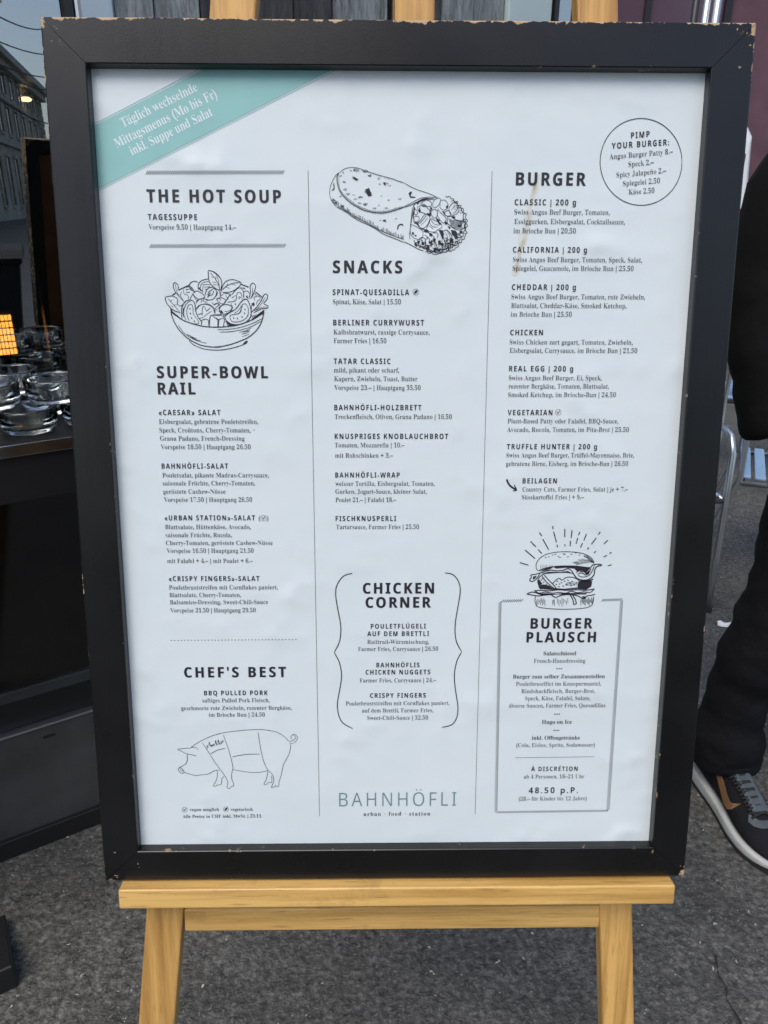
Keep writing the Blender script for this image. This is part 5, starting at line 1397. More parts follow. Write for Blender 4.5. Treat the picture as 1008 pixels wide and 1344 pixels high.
   (1.1, "210.8,-75.3 209.7,-75.4 208.2,-75.6 206.8,-76 205.8,-76.7 204.9,-77.7 204.3,-79 204,-80.9 203.9,-83.2 203.5,-85.2 202.6,-86.8 201.4,-88.1 199.9,-89.2 197.9,-90.1 195.6,-90.7 193.3,-90.9 191,-90.7 188.6,-90 186.6,-89.2 185.2,-88 184.1,-86.7 183.1,-85.2 182,-83.6 180.9,-81.9 180.2,-80.7"),
   (0.8, "203.5,-75.1 203.1,-76.6 202.4,-78.7 201.6,-80.7 200.7,-82.6 199.7,-84.4 198.3,-85.8 196.4,-86.7 194.2,-87.3 192,-87.5 190.1,-87.1 188.3,-86.3 187,-85.8"),
   (0.8, "200.4,-78.4 199.6,-79.7 198.4,-81.5 197.3,-83 196.5,-84 195.7,-84.7 195.2,-85.2"),
   (0, "195.1,-83 200.4,-79 198,-84.7 195.2,-85.5"),
   (0.9, "184.7,-82.9 185.9,-81.9 187.7,-80.4 189.4,-79.6 190.9,-79.9 192.2,-80.8 193.4,-81.8 194.6,-83 195.6,-84.3 196.3,-85.2"),
   (0.9, "186.4,-84.6 187.5,-84 189.1,-83.2 190.7,-83 192.4,-83.7 194.1,-84.9 195.3,-85.8"),
   (0, "187.9,-81.8 190.6,-80.5 193.1,-82.5 190.7,-82"),
   (1, "147.3,-83.1 148.5,-82.7 150.3,-82.1 152.2,-81.5 153.9,-80.9 155.6,-80.4 157.6,-80 160,-80.2 162.8,-80.6 165.3,-80.9 167.7,-80.7 169.9,-80.5 171.9,-80.1 173.5,-79.4 174.9,-78.7 176.2,-78.4 177.7,-78.9 179.1,-79.9 180.2,-80.7"),
   (0, "148.4,-84 156.6,-81.7 168.7,-82.2 176.3,-80.9 182,-84.1 175.3,-82.9 165.4,-83.1 157.8,-83.6 151.2,-84.2"),
   (0.9, "147.3,-82.8 146,-83.3 144.2,-84 142.4,-84.5 140.7,-84.7 139.1,-84.8 138,-85.1 138,-85.7 138.4,-86.5 138.7,-87.4 138.1,-88.4 137.3,-89.6 136.9,-90.5 137.4,-91.3 138.3,-91.9 139.4,-92.1 140.6,-91.8 141.9,-91.2 143.2,-90.2 144.3,-88.8 145.4,-87.1 146.3,-85.7 146.8,-84.6 147.1,-83.7 147.3,-83.1"),
   (0, "140.3,-86.8 144.1,-86 142.6,-89.1 140.2,-90.2"),
   (0.9, "151.2,-84.6 152.4,-85.9 154.1,-87.8 155.8,-89.7 157.5,-91.4 159.3,-93.1 161,-94.8 162.6,-96.5 164,-98.2 165,-99.4"),
   (0.9, "149.6,-86.3 150.6,-87.7 152.1,-89.9 153.7,-91.9 155.6,-93.8 157.6,-95.5 159.4,-97.1 161,-98.3 162.4,-99.3 163.4,-99.9"),
   (0.9, "151.2,-84.6 150,-85.2 148.3,-86.2 146.9,-87.4 146.1,-88.8 145.6,-90.3 145.4,-91.9 145.7,-93.5 146.2,-95.1 146.7,-96.5 147,-97.7 147.2,-98.6 147.4,-99.3"),
   (0, "147.3,-96.5 151.6,-95.3 157.2,-96.5 161.8,-99.7 148,-100.5"),
   (0, "145.6,-91.9 147,-89.6 148.2,-91.9 150.5,-94.8 147.3,-96.5"),
   (0.9, "148.7,-90.2 149.8,-91.1"),
   (0.9, "151,-92.5 152.1,-93.4"),
   (0.9, "149.7,-88.5 150.8,-89.4"),
   (0.9, "152,-90.2 153.1,-91.1"),
   (0.9, "153.8,-94.8 155,-95.7"),
   (0.8, "161,-94.8 161.6,-93.9 162.5,-92.6 163.6,-91.4 164.8,-90.2 166.1,-89.1 167.3,-88.6 168.5,-89.1 169.6,-90.3 170.7,-90.8 171.9,-90.2 173.1,-89 174.5,-88 176.1,-87.6 178,-87.4 179.9,-87.5 181.9,-87.8 183.8,-88.4 185.5,-89.2 187,-90.1 188.2,-91.2 189,-92"),
   (0.8, "165,-91.5 166.6,-92.3"),
   (0.8, "167.4,-94.4 168.9,-95.2"),
   (0.8, "164.1,-94.9 165.7,-95.7"),
   (0.8, "169.5,-93.2 171.1,-94"),
   (0.8, "172.7,-91.5 174.3,-92.3"),
   (0.8, "176,-90.4 177.6,-91.2"),
   (0.8, "178.3,-93.3 179.9,-94.1"),
   (0.8, "175.1,-95 176.7,-95.8"),
   (0.8, "180.5,-91.6 182,-92.4"),
   (0.8, "182.8,-95 184.4,-95.8"),
   (0.8, "171.3,-96.6 172.9,-97.5"),
   (0.8, "166.9,-97.2 168.5,-98"),
   (0.8, "185,-93.3 186.5,-94.1"),
   (0.8, "179.6,-96.1 181.2,-96.9"),
   (0.35, "173.7,-96.5 176.9,-92.6"),
   (0.35, "175.4,-96.9 178.3,-92.6"),
   (0.35, "177.1,-96.6 179.7,-92.6"),
   (0.35, "178.7,-96.9 181.2,-92.6"),
   (0.35, "180.4,-96.6 182.6,-92.6"),
   (0.35, "182,-96.9 184,-92.6"),
   (0.35, "183.7,-96.6 185.5,-92.6"),
   (0.35, "185.4,-96.9 186.9,-92.6"),
   (0.35, "187,-96.6 188.3,-92.6"),
   (0, "147.4,-99.9 161.7,-99 172.8,-100 187.1,-98.6 187.9,-92 195.5,-90.9 202.2,-92.1 201.4,-97.8 196.1,-101.2 187.2,-100.2 172.9,-101.3 158.5,-101.1"),
   (0, "188.9,-90.3 196.6,-91.1 203.4,-89.2 202.7,-90.7 197.8,-92.6 190.1,-92.6"),
   (0.9, "142,-102.2 143.9,-102 146.8,-101.7 149.7,-101.6 152.6,-101.8 155.6,-102.1 158.5,-102.2 161.5,-101.9 164.4,-101.4 167.3,-101.1 170.2,-101.2 173.1,-101.5 176.2,-101.7 179.8,-101.5 183.6,-101.3 187.2,-101.1 190.3,-101.3 193.2,-101.7 196.1,-101.7 199.3,-101.3 202.6,-100.6 204.8,-100"),
   (0.9, "204.9,-100.3 203.9,-101.4 202.4,-103 200.6,-104 198.6,-104.1 196.3,-103.7 194,-103.4 191.8,-103.7 189.6,-104.2 187.4,-104.3 185.1,-103.9 182.8,-103.2 180.7,-102.8 178.8,-103.3 177.2,-104.2 175.2,-104.8 172.8,-104.6 170,-104.2 167.5,-103.9 165.2,-104.2 163,-104.6 160.9,-104.7 158.6,-104.3 156.4,-103.7 154.2,-103.3 151.9,-103.7 149.7,-104.5 147.6,-104.7 145.4,-103.9 143.4,-102.6 142,-101.6"),
   (1, "134.4,-105.6 135.8,-104.9 137.8,-104 139.8,-103.5 141.6,-103.6 143.5,-104.1 145.4,-104.7 147.6,-105.4 149.8,-106.3 152.1,-106.8 154.4,-106.5 156.6,-106 158.7,-105.9 160.7,-106.9 162.5,-108.4 164.4,-109.3 166.2,-109 167.9,-108.2 169.8,-107.4 171.9,-106.9 174.2,-106.5 176.4,-106.3 178.7,-106.3 180.9,-106.5 183.1,-106.8 185,-107.1 186.8,-107.5 188.7,-108 190.6,-109.1 192.6,-110.3 194.3,-110.9 195.5,-110.3 196.4,-109.1 197.5,-108 199.3,-107.5 201.3,-107.2 203,-106.9 204.3,-106.5 205.3,-106.1 206,-105.8"),
   (1, "134.4,-105.6 135.8,-105.9 137.8,-106.3 140,-106.7 142.1,-107.1 144.4,-107.5 146.6,-107.7 148.9,-107.5 151.1,-107.1 152.7,-106.8"),
   (0, "145.4,-105.6 154.2,-104.7 164.2,-105.7 175.2,-104.5 187.4,-104.8 197.3,-104.6 196.3,-106.2 187.5,-106.2 177.5,-106.8 167.6,-106.1 158.7,-106.8 152.1,-107.4"),
   (0, "192,-108 197.6,-108.6 194.9,-111.2"),
   (0, "173,-104.8 179.6,-104.3 177.5,-106.8"),
   (0.7, "143.9,-107.9 143.6,-109.1 143.4,-110.8 143.3,-112.5 143.5,-114.1 144,-115.7 144.6,-117.1 145.1,-118.1 145.8,-119 147.1,-119.7 149.2,-120.3 152,-120.7 154.9,-121.1 158.1,-121.5 161.4,-121.7 164.9,-122 168.6,-122.1 172.3,-122.2 176,-122.2 179.8,-122.2 183.5,-122 187.1,-121.8 190.7,-121.5 194.1,-121.2 197.1,-120.7 199.3,-120.1 201.1,-119.4 202.5,-118.4 203.5,-117.1 204.1,-115.5 204.5,-113.8 204.6,-111.8 204.5,-109.6 204.4,-108.1"),
   (1, "179.8,-106.8 180.6,-108 181.8,-109.6 182.7,-111.4 183.4,-113.5 183.8,-115.6 184.1,-117.2"),
   (1, "182.5,-107.4 183.4,-108.4 184.5,-109.9 185.5,-111.4 186.1,-113.3 186.6,-115.2 186.9,-116.6"),
   (1, "183.8,-117.2 187.1,-116.3"),
   (0.45, "145.1,-112.1 145.6,-118.8"),
   (0.45, "146.3,-110.6 146.8,-116.8"),
   (0.45, "147.6,-112.6 147.9,-114.9"),
   (0.45, "148.7,-111.1 149.2,-117.5"),
   (0.45, "149.9,-109.6 150.4,-115.6"),
   (0.45, "151.2,-111.6 151.7,-118.2"),
   (0.45, "152.4,-110.1 152.8,-116.3"),
   (0.45, "153.7,-112 154.2,-118.9"),
   (0.45, "161.7,-112.2 162.2,-117.7"),
   (0.45, "162.6,-111.7 163,-115.9"),
   (0.45, "163.5,-111.3 164,-118.6"),
   (0.45, "166.6,-110.5 167.1,-116"),
   (0.45, "168.2,-111.4 168.8,-118.5"),
   (0.45, "169.8,-112.3 170.2,-116.5"),
   (0.45, "171.3,-109.8 171.9,-119"),
   (0.45, "172.9,-110.7 173.4,-116.9"),
   (0.45, "174.4,-111.6 174.8,-114.9"),
   (0.45, "176,-112.6 176.5,-117.4"),
   (0.45, "177.5,-110 177.9,-115.3"),
   (0.45, "191.1,-111.7 191.6,-118.4"),
   (0.55, "192.1,-109.4 192.6,-114.9"),
   (0.55, "193.2,-110.5 193.7,-116.1"),
   (0.55, "194.4,-111.7 194.9,-117.2"),
   (0.55, "195.4,-109.4 196.1,-118.4"),
   (0.55, "196.5,-110.6 197,-114.9"),
   (0.55, "197.7,-111.7 198.2,-116.1"),
   (0.55, "198.7,-109.4 199.3,-117.2"),
   (0.55, "199.9,-110.6 200.5,-118.4"),
   (0.55, "201,-111.7 201.4,-114.9"),
   (0.55, "202,-109.4 202.6,-116.1"),
   (0.55, "203.2,-110.6 203.8,-117.2"),
   (0.95, "126,-71.9 135.2,-74.7"),
   (0.95, "131,-58.6 141.7,-67.6"),
   (0.95, "136.3,-49.2 142.1,-55.4"),
   (0.95, "144.4,-58.1 148.3,-62.2"),
   (0.95, "145,-40 147.6,-43.8"),
   (0.95, "148.8,-47 155.4,-58.3"),
   (0.95, "158.5,-33.4 158.9,-36.8"),
   (0.95, "159.7,-39.4 163,-50.5"),
   (0.95, "163.7,-53.1 164.5,-55.9"),
   (0.95, "171,-36.4 171.4,-45"),
   (0.95, "171.8,-52.6 172.1,-54.8"),
   (0.95, "178.6,-37.9 177.9,-45.9"),
   (0.95, "177.5,-48.9 177.3,-54.6"),
   (0.95, "186.6,-39.6 185.4,-43.1"),
   (0.95, "184.8,-45.9 183.4,-52"),
   (0.95, "193.5,-41.8 191.2,-48.7"),
   (0.95, "190,-51.3 188,-56.2"),
   (0.95, "207.6,-39.6 205.9,-42.4"),
   (0.95, "203.9,-45.9 199.2,-52.6"),
   (0.95, "196.8,-56 195.3,-58.2"),
   (0.95, "216,-48.4 212.1,-52.3"),
   (0.95, "204.3,-60.1 202.2,-61.9"),
   (0.95, "220.6,-61.2 218.4,-62.5"),
   (0.95, "215.9,-64.4 212.7,-66.1"),
   (0.95, "221.3,-74.4 217.4,-75.6"),
  ],
  'salad_bowl_drawing': [
   (0.85, "-219.7,178.6 -219.5,177.1 -219.2,175.1 -218.7,172.9 -217.9,170.6 -216.9,168.2 -215.7,165.8 -214.5,163.7 -213.1,161.5 -211.5,159.5 -209.6,157.4 -207.5,155.3 -205.2,153.4 -202.8,151.6 -200.2,150 -197.5,148.6 -194.8,147.4 -192,146.4 -189.1,145.7 -185.8,145.1 -182.3,144.8 -179.2,144.6 -176.6,144.6 -174.4,144.7 -172.9,144.7"),
   (0.85, "-180.3,144.7 -178.3,144.8 -175.4,144.9 -172.3,145.3 -169.3,145.8 -166.2,146.5 -163,147.3 -159.9,148.3 -156.7,149.4 -153.7,150.6 -150.9,151.7 -148.2,152.8 -145.7,154.2 -143.3,155.8 -141,157.7 -138.9,159.6 -137.1,161.7 -135.5,163.8 -134.1,166 -133,168.3 -132.1,170.7 -131.3,173.1 -130.7,175.7 -130.4,178.3 -130.1,180.1"),
   (0.85, "-219.6,179.2 -218.8,178.3 -217.5,176.9 -215.9,175.4 -214.1,173.8 -211.9,172.2 -209.6,170.6 -207.2,169.4 -204.6,168.4 -201.9,167.5 -199,166.5 -195.9,165.7 -192.8,164.9 -189.9,164.4 -186.9,164 -183.7,163.7 -179.6,163.5 -175.3,163.5 -172.2,163.5"),
   (0.85, "-179.5,163.5 -177,163.5 -173.5,163.5 -169.7,163.7 -165.8,164.1 -161.8,164.5 -157.8,165.2 -153.9,166.2 -150.1,167.3 -146.5,168.6 -143.2,169.9 -140.1,171.4 -137.2,173.1 -134.4,175.3 -131.9,177.7 -130.1,179.4"),
   (0, "-220.2,181.7 -217.7,177.9 -209,170.6 -209,169.7 -216.6,174.8 -219.7,177.6"),
   (0, "-130.1,180.1 -131.8,178.8 -142.5,171.1 -141.2,170.2 -133.2,175 -130.2,176.3"),
   (0.6, "-203.3,151.1 -202.8,150.3 -202,149.1 -200.8,147.9 -199.3,146.8 -197.3,145.7 -195,144.7 -192.4,143.8 -189.4,142.9 -185.9,142.3 -181.4,141.9 -176.5,141.8 -173,141.8"),
   (0.7, "-180.4,141.8 -178.2,141.8 -175.1,141.8 -171.8,142 -168.5,142.5 -165.1,143.1 -161.8,143.8 -158.9,144.5 -156.2,145.3 -153.9,146.1 -151.7,146.8 -149.9,147.6 -148.5,148.3 -147.7,149.2 -147.3,150 -147.1,150.6"),
   (0, "-151.8,147.7 -148.4,150.6 -146.8,150.9 -148.5,148"),
   (0.5, "-213.1,165.2 -212.1,163.5 -210.6,161.1 -208.9,158.8 -207,157.1 -205,155.6 -203.2,154.3 -201.4,153.3 -199.8,152.6 -198.7,152.1"),
   (0.5, "-203.1,155.6 -201.6,154.5 -199.5,153 -197.4,151.8 -195.4,151.2 -193.5,151 -192.1,150.8"),
   (0.4, "-200,152.4 -198.3,151.7 -196,150.7 -193.5,149.9 -190.9,149.2 -188.2,148.6 -186.3,148.3"),
   (0.6, "-205,156.9 -203.9,156.2 -202.2,155.2 -200.5,154.3 -198.9,153.6 -197.2,152.9 -196,152.4"),
   (0.5, "-175.7,161.1 -173,161.2 -169.2,161.2 -165.2,161.5 -161.2,162 -157.2,162.6 -153.3,163.4 -149.6,164.4 -146.1,165.4 -142.7,166.7 -138.7,168.4 -134.8,170.4 -132,171.8"),
   (0.5, "-173.8,158.9 -171.3,158.9 -167.6,159 -163.9,159.2 -160.5,159.6 -156.9,160.2 -153.4,160.9 -149.8,161.8 -146.2,162.8 -142.7,164.1 -139.2,165.9 -135.8,167.8 -133.4,169.2"),
   (0.45, "-154.7,158.6 -151.8,159.3 -148.1,160.2 -145,161.6 -142.8,162.8"),
   (0.45, "-152.8,157 -150.8,157.4 -148.2,158 -145.9,159.2 -144.2,160.3"),
   (0.4, "-152.3,154.5 -149.7,155.4 -146.9,156.4 -145.6,157 -144.9,157.4"),
   (0.4, "-150.8,159 -145.5,160.3"),
   (0.9, "-151.9,203.7 -144.2,200.9"),
   (0.9, "-137.8,196.5 -131.8,191.8"),
   (0.9, "-211.5,197.9 -200.9,202.6"),
   (0.9, "-217.6,193.1 -214.3,195.3"),
   (0.7, "-182.2,216.1 -182.3,214.5 -182.3,212.3 -182.3,210.2 -182.2,208.4 -181.9,206.8 -181.3,205.2 -180.4,203.6 -179.1,202.1 -177.6,200.8 -175.8,199.5 -173.9,198.4 -172.5,197.7"),
   (0.7, "-182.2,216.1 -180.8,215.9 -178.9,215.5 -177.1,214.9 -175.5,213.9 -173.9,212.6 -172.7,211.4 -171.7,210.3 -170.9,209.1 -170.4,208.3"),
   (0.7, "-177.4,214.9 -176.4,214.2 -175,213.2 -173.7,212.1 -172.5,210.9 -171.4,209.7 -170.6,208.3 -170.1,206.8 -169.8,205.1 -169.8,203.3 -170.2,201.3 -170.8,199.2 -171.3,197.7"),
   (0.5, "-180.3,213.9 -179.3,212.8 -177.9,211.2 -176.6,209.6 -175.5,208 -174.5,206.3 -173.6,204.6 -172.8,202.3 -172.3,200 -171.9,198.3"),
   (0.3, "-179.8,210.2 -177.3,209.6"),
   (0.3, "-178.7,205.5 -174.9,205.2"),
   (0.3, "-175.3,210.8 -175.1,208.3"),
   (0.3, "-178.2,203.3 -173.6,202.8"),
   (0.6, "-171.9,192 -171.7,193.1 -171.4,194.8 -171,196.4 -170.6,197.9 -170.2,199.3 -169.6,200.8 -168.8,202.4 -167.9,203.9 -166.8,205.2 -165.6,206.2 -164.2,206.9 -162.8,207.4 -161.4,207.7 -159.8,207.9 -158.3,207.7 -156.5,207.3 -154.6,206.5 -153.1,205.9 -152.1,205.5 -151.4,205.2 -151.2,204.6 -151.5,203.8 -152.2,202.7 -153.3,201.5 -154.8,200.2 -156.7,198.8 -158.6,197.7 -160.4,197 -162.1,196.4 -163.9,196.1 -166,196 -168.2,196 -169.7,196.1"),
   (0.5, "-169.7,198.3 -168.5,199.3 -166.8,200.8 -165,202.1 -162.9,203.1 -160.6,204 -158.4,204.6 -156.1,204.9 -154,204.9 -152.5,204.9"),
   (0.3, "-165,202.1 -164.2,204.6"),
   (0.3, "-161,203.7 -156.5,202.7"),
   (0.3, "-166.3,200.8 -161.8,199.6"),
   (0.4, "-174.9,212.7 -174.3,211.1 -173.3,208.7 -172.6,205.8 -172.4,202 -172.4,197.6 -172.4,194.5"),
   (0.65, "-192.4,205.1 -193.2,205.5 -194.3,206 -195.6,206.2 -196.9,206 -198.4,205.5 -199.5,204.8 -200.3,203.8 -200.8,202.6 -201,201.3 -200.7,200.1 -200.1,198.9 -199.2,197.9 -197.9,197.3 -196.4,196.9 -195.4,196.6"),
   (0.65, "-192,198.2 -192.3,199.2 -192.5,200.6 -192.5,202 -192.1,203.3 -191.3,204.6 -190.4,205.8 -189.2,206.6 -187.8,207.2 -186.4,207.7 -185,208 -183.5,208.2 -182.5,208.3"),
   (0.4, "-190.7,198.9 -190.6,199.9 -190.3,201.3 -189.9,202.6 -189.2,203.6 -188.3,204.5 -187.2,205.1 -185.4,205.6 -183.4,205.9 -182,206.1"),
   (0.3, "-200.8,202.6 -200.5,198.8"),
   (0.3, "-200.2,202.1 -199.7,198.5"),
   (0.3, "-199.7,201.6 -198.9,198.2"),
   (0.3, "-199.1,201.1 -198.2,197.9"),
   (0.3, "-198.6,200.6 -197.4,197.6"),
   (0.3, "-198,200.1 -196.6,197.3"),
   (0.6, "-212.2,198.2 -211.9,199 -211.5,200.1 -211.4,201.3 -211.8,202.5 -212.4,203.6 -213.2,204.4 -213.9,204.8 -214.8,204.8 -215.4,204.4 -215.9,203.6 -216.2,202.5 -216.2,201.3 -216.1,200.1 -215.6,198.8 -215.1,197.5 -214.6,196.5 -214,195.6 -213,194.4 -211.4,192.5 -209.5,190.3 -208.1,188.7"),
   (0.35, "-213.8,203.8 -213.9,202.5 -213.9,200.6 -213.8,198.8 -213.3,197.2 -212.7,195.6 -211.7,193.8 -210.2,191.3 -208.2,188.7 -206.9,186.8"),
   (0.6, "-224.5,191.5 -223.2,191.8 -221.4,192.2 -219.6,192.5 -218.2,192.5 -216.9,192.3 -215.7,191.9 -214.5,191.2 -213.4,190.4 -212.6,189.3 -212.6,188.1 -213.1,186.8 -213.1,185.6 -212.4,184.4 -211.4,183.5 -210.3,183 -209.2,183.5 -208.1,184.5 -207.3,185.3"),
   (0.7, "-224.5,191.5 -224.5,190.3 -224.3,188.6 -223.8,186.8 -222.8,185.1 -221.5,183.3 -220.2,181.7 -218.8,180.5 -217.3,179.4 -215.8,178.6 -213.9,177.9 -212,177.4 -210.6,177"),
   (0.45, "-221.7,190 -220.4,188.5 -218.6,186.4 -216.8,184.3 -214.8,182 -212.7,179.6 -211.2,178"),
   (0.3, "-219.9,187.4 -217.9,188.7"),
   (0.3, "-216.8,184.3 -213.5,184.3"),
   (0.3, "-219.4,183.6 -216.9,181.7"),
   (0.4, "-208.4,196.3 -208.9,195.6 -209.6,194.5 -209.8,193.1 -209,191.2 -207.8,189 -206.8,187.5"),
   (0.4, "-206.6,198.8 -206.6,197.6 -206.6,195.8 -206.2,194.4 -205.1,193.9 -203.7,193.6 -202.7,193.2 -202.3,191.9 -202.2,190.5 -202.2,189.4"),
   (0.5, "-204.5,195.7 -200.3,196"),
   (0.5, "-204.7,198.2 -201.1,198.8"),
   (0.5, "-203.9,200.7 -201,201.3"),
   (0.7, "-209.3,171 -209.4,172.5 -209.6,174.6 -209.6,176.7 -209.5,178.6 -209.2,180.6 -208.7,182.4 -207.9,184.2 -206.8,185.8 -205.6,187.2 -204.3,188 -202.9,188.5 -201.6,188.8 -200.2,188.7 -198.8,188.4 -197.7,187.8 -197,186.9 -196.6,185.8 -196.2,184.3 -196.1,182.6 -196,180.6 -195.8,178.6 -195.3,176.7 -194.6,174.7 -193.8,172.9 -192.7,171.3 -191.5,169.8 -190.7,168.5 -190.6,167.4 -190.9,166.5 -191.2,165.9"),
   (0.5, "-205.7,170.3 -206.2,171.6 -207,173.4 -207.4,175.4 -207.4,177.5 -207,179.8 -206.5,181.8 -205.7,183.5 -204.7,185 -203.6,186.2 -202.4,187 -201.2,187.5 -200.3,187.8"),
   (0.45, "-202.5,169.1 -203,170.4 -203.7,172.2 -204.2,174.2 -204.4,176.1 -204.4,178.1 -204.3,179.9 -203.8,181.5 -203.2,182.9 -202.4,184 -201.5,184.6 -200.4,184.9 -199.5,184.6 -198.9,183.9 -198.6,182.6 -198.3,181.2 -198.3,179.6 -198.5,177.8 -198.2,176.1 -197.4,174.5 -196.2,173.1 -195.2,171.6 -194.3,170.2 -193.6,168.9 -193.4,167.8 -193.6,167.1 -194.3,166.7 -195.4,166.5 -197.1,166.6 -199.1,166.9 -200.6,167.2"),
   (0.45, "-207.5,172.9 -207.8,173.8 -208.2,175.2 -208.3,176.7 -208.1,178.5 -207.7,180.4 -207.4,181.8"),
   (0.35, "-208.7,175.4 -208.3,176.8 -207.8,178.7 -207.2,180.5 -206.5,182 -205.8,183.4 -205.4,184.3"),
   (0, "-202.1,180.9 -201.1,181.4 -200.6,180.5 -201.3,179.6"),
   (0, "-201.8,176.6 -200.9,177.1 -200.4,176.2 -201.1,175.3"),
   (0, "-200.8,172.3 -199.9,172.8 -199.4,171.9 -200.1,171.1"),
   (0, "-198.3,169.3 -197.4,169.8 -196.9,168.9 -197.6,168"),
   (0.55, "-198.1,194.4 -196.9,195.5 -195.3,196.8 -193.4,197.3 -190.7,196 -187.8,193.8 -186.4,192 -187.7,190.7 -190.5,189.8 -193.1,189.7 -195,191 -196.8,193 -198.1,194.4"),
   (0.5, "-198.1,194.4 -200.9,189.4"),
   (0.5, "-193.1,189.7 -195.2,185.6"),
   (0.4, "-198.1,194.4 -194.4,188.1"),
   (0.45, "-186.8,191.3 -187.3,190.2 -187.9,188.7 -187.9,187.5 -186.9,187.1 -185.2,186.9 -184.1,186.9"),
   (0.4, "-193.8,187.5 -193.3,188.1 -192.6,188.8 -191.8,189.4 -190.8,189.7 -189.8,189.7 -189.2,189.4 -189.4,188.5 -190.1,187.2 -190.6,186.3"),
   (0.6, "-196.2,178.6 -195.5,179.9 -194.6,181.6 -193.4,183.1 -191.8,184 -190,184.7 -188.1,185 -185.9,184.9 -183.6,184.5 -181.6,183.7 -180,182.5 -178.7,180.8 -177.8,179.3 -177.4,178.1 -177.3,176.9 -177.3,176.1"),
   (0.4, "-194.8,180.5 -193.8,181.6 -192.4,183.2 -190.7,184.4 -188.6,185 -186.3,185.4 -184.1,185.3 -182.2,184.7 -180.5,183.7 -179,182.5 -177.9,181 -177.1,179.3 -176.6,178.1"),
   (0.45, "-189.8,174.2 -189.7,176.4 -189.5,179.5 -189.2,181.8 -188.6,182.7 -187.9,182.8 -187.2,182.5 -186.6,181.4 -186.2,179.8 -185.7,178.7 -185.3,178.5 -184.9,178.8 -184.4,179.3 -183.5,180.1 -182.4,181.1 -181.7,181.8"),
   (0.4, "-188.6,172.9 -187.5,173.8 -186,175 -184.5,176.1 -183,177.1 -181.5,178 -180.5,178.7"),
   (0.6, "-193.7,175.5 -189.7,176.1"),
   (0.4, "-191.3,169.7 -191.8,170.3 -192.5,171 -192.5,171.6 -191.5,172.1 -189.8,172.4 -188.6,172.6"),
   (0.55, "-190.9,165.3 -190.8,166.5 -190.8,168.3 -190.3,169.7 -189.3,170.5 -187.9,170.9 -186.7,171 -185.7,170.9 -184.8,170.6 -184.1,169.8 -183.9,168.1 -183.9,166.1 -184,164.6"),
   (0.75, "-183.4,164 -183.2,166.6 -182.9,170.2 -182.3,172.9 -181.7,174.2 -180.7,174.6 -179.3,174.9 -176.9,174.9 -173.9,174.7 -171.7,174.6"),
   (0.6, "-179.4,173.9 -174.9,170.4 -175.2,163.7"),
   (0.6, "-174.9,170.4 -171.9,171.4"),
   (0.6, "-186.4,193.2 -186.1,194.4 -185.6,196.1 -184.9,197.6 -183.8,199 -182.4,200.2 -180.9,200.8 -179.1,200.4 -177.2,199.4 -175.8,198.3 -175.1,197.1 -175,195.9 -175.3,194.5 -175.9,193 -176.9,191.3 -178.1,190.1 -179.5,189.3 -181.1,188.9 -182.7,188.8 -184.2,189.1 -185.6,189.6 -186.5,190.1"),
   (0.5, "-183.8,193.2 -183.5,194.1 -183.1,195.3 -182.4,196.4 -181.1,197.4 -179.5,198.3 -178.4,198.9"),
   (0.5, "-183.2,192.6 -182,192.8 -180.5,193.2 -179.2,193.9 -178.5,195.1 -178,196.6 -177.8,197.6"),
   (0.7, "-183.9,191.3 -181.1,195.7"),
   (0.4, "-188.9,195.1 -188.7,196.7 -188.4,198.9 -188,200.8 -187.8,201.9 -187.4,202.8 -186.6,203.3 -184.8,203.4 -182.5,203.2 -180.8,203"),
   (0.4, "-186.7,200.8 -180.9,201.1"),
   (0.4, "-186.2,198.9 -183.6,198.9"),
   (0.5, "-191.3,200.7 -190.7,198.2"),
   (0, "-192.6,200.7 -190.1,198.9 -188.8,197 -190.8,197.6"),
   (0, "-186.9,190.1 -184,188.8 -182,189.1 -184.7,188.2"),
   (0.45, "-180.1,186.9 -179.5,186.1 -178.6,185 -177.6,184.4 -176.5,184.9 -175.3,185.9 -174.3,186.3 -173.4,185.6 -172.7,184.3 -172.5,183.1 -172.9,182.2 -173.8,181.2 -174.5,180.6"),
   (0.5, "-174.8,189.5 -174.3,189.9 -173.5,190.5 -172.8,190.7 -172.2,190.1 -171.6,189 -171.2,188.2"),
   (0.5, "-175.4,192.6 -173.9,196.4"),
   (0.5, "-175.9,189.5 -175,190 -173.9,190.6 -172.5,191 -171,191 -169.3,190.6 -168,190.1 -167.2,189.6 -166.7,189 -166.8,188.2 -167.5,187 -168.7,185.6 -170.2,185 -172.1,186.1 -174.3,188 -175.9,189.5"),
   (0.5, "-168.5,195.2 -166.8,195.1 -164.4,194.9 -162.6,194.5 -162,193.8 -162,192.7 -162.1,192"),
   (0.45, "-166.6,193.3 -164.1,189.5"),
   (0.4, "-171.9,192 -168.5,194.5"),
   (0.6, "-162,194.5 -168.2,185.7"),
   (0.65, "-173.4,178.1 -173.2,179.3 -172.9,181 -172.2,182.5 -171.1,183.5 -169.7,184.3 -168.2,184.7 -166.5,184.8 -164.6,184.6 -163,184.1 -161.9,183.4 -161.1,182.4 -160.8,181.3 -161.2,180 -162.1,178.6 -163.3,177.5 -165,176.7 -167,176.1 -168.6,175.5 -169.2,174.6 -169.3,173.7 -169.3,173"),
   (0.5, "-173,178.7 -172.7,177.7 -172.1,176.4 -171.5,175.5 -170.7,175.5 -169.8,175.9 -169.2,176.2"),
   (0, "-172.7,178.7 -171,179.3 -169.5,177.4 -170.5,176.2 -172.1,176.8"),
   (0.4, "-168.5,178.1 -167.2,178.2 -165.4,178.4 -163.9,178.7 -162.7,179.4 -161.8,180.3 -161.2,181"),
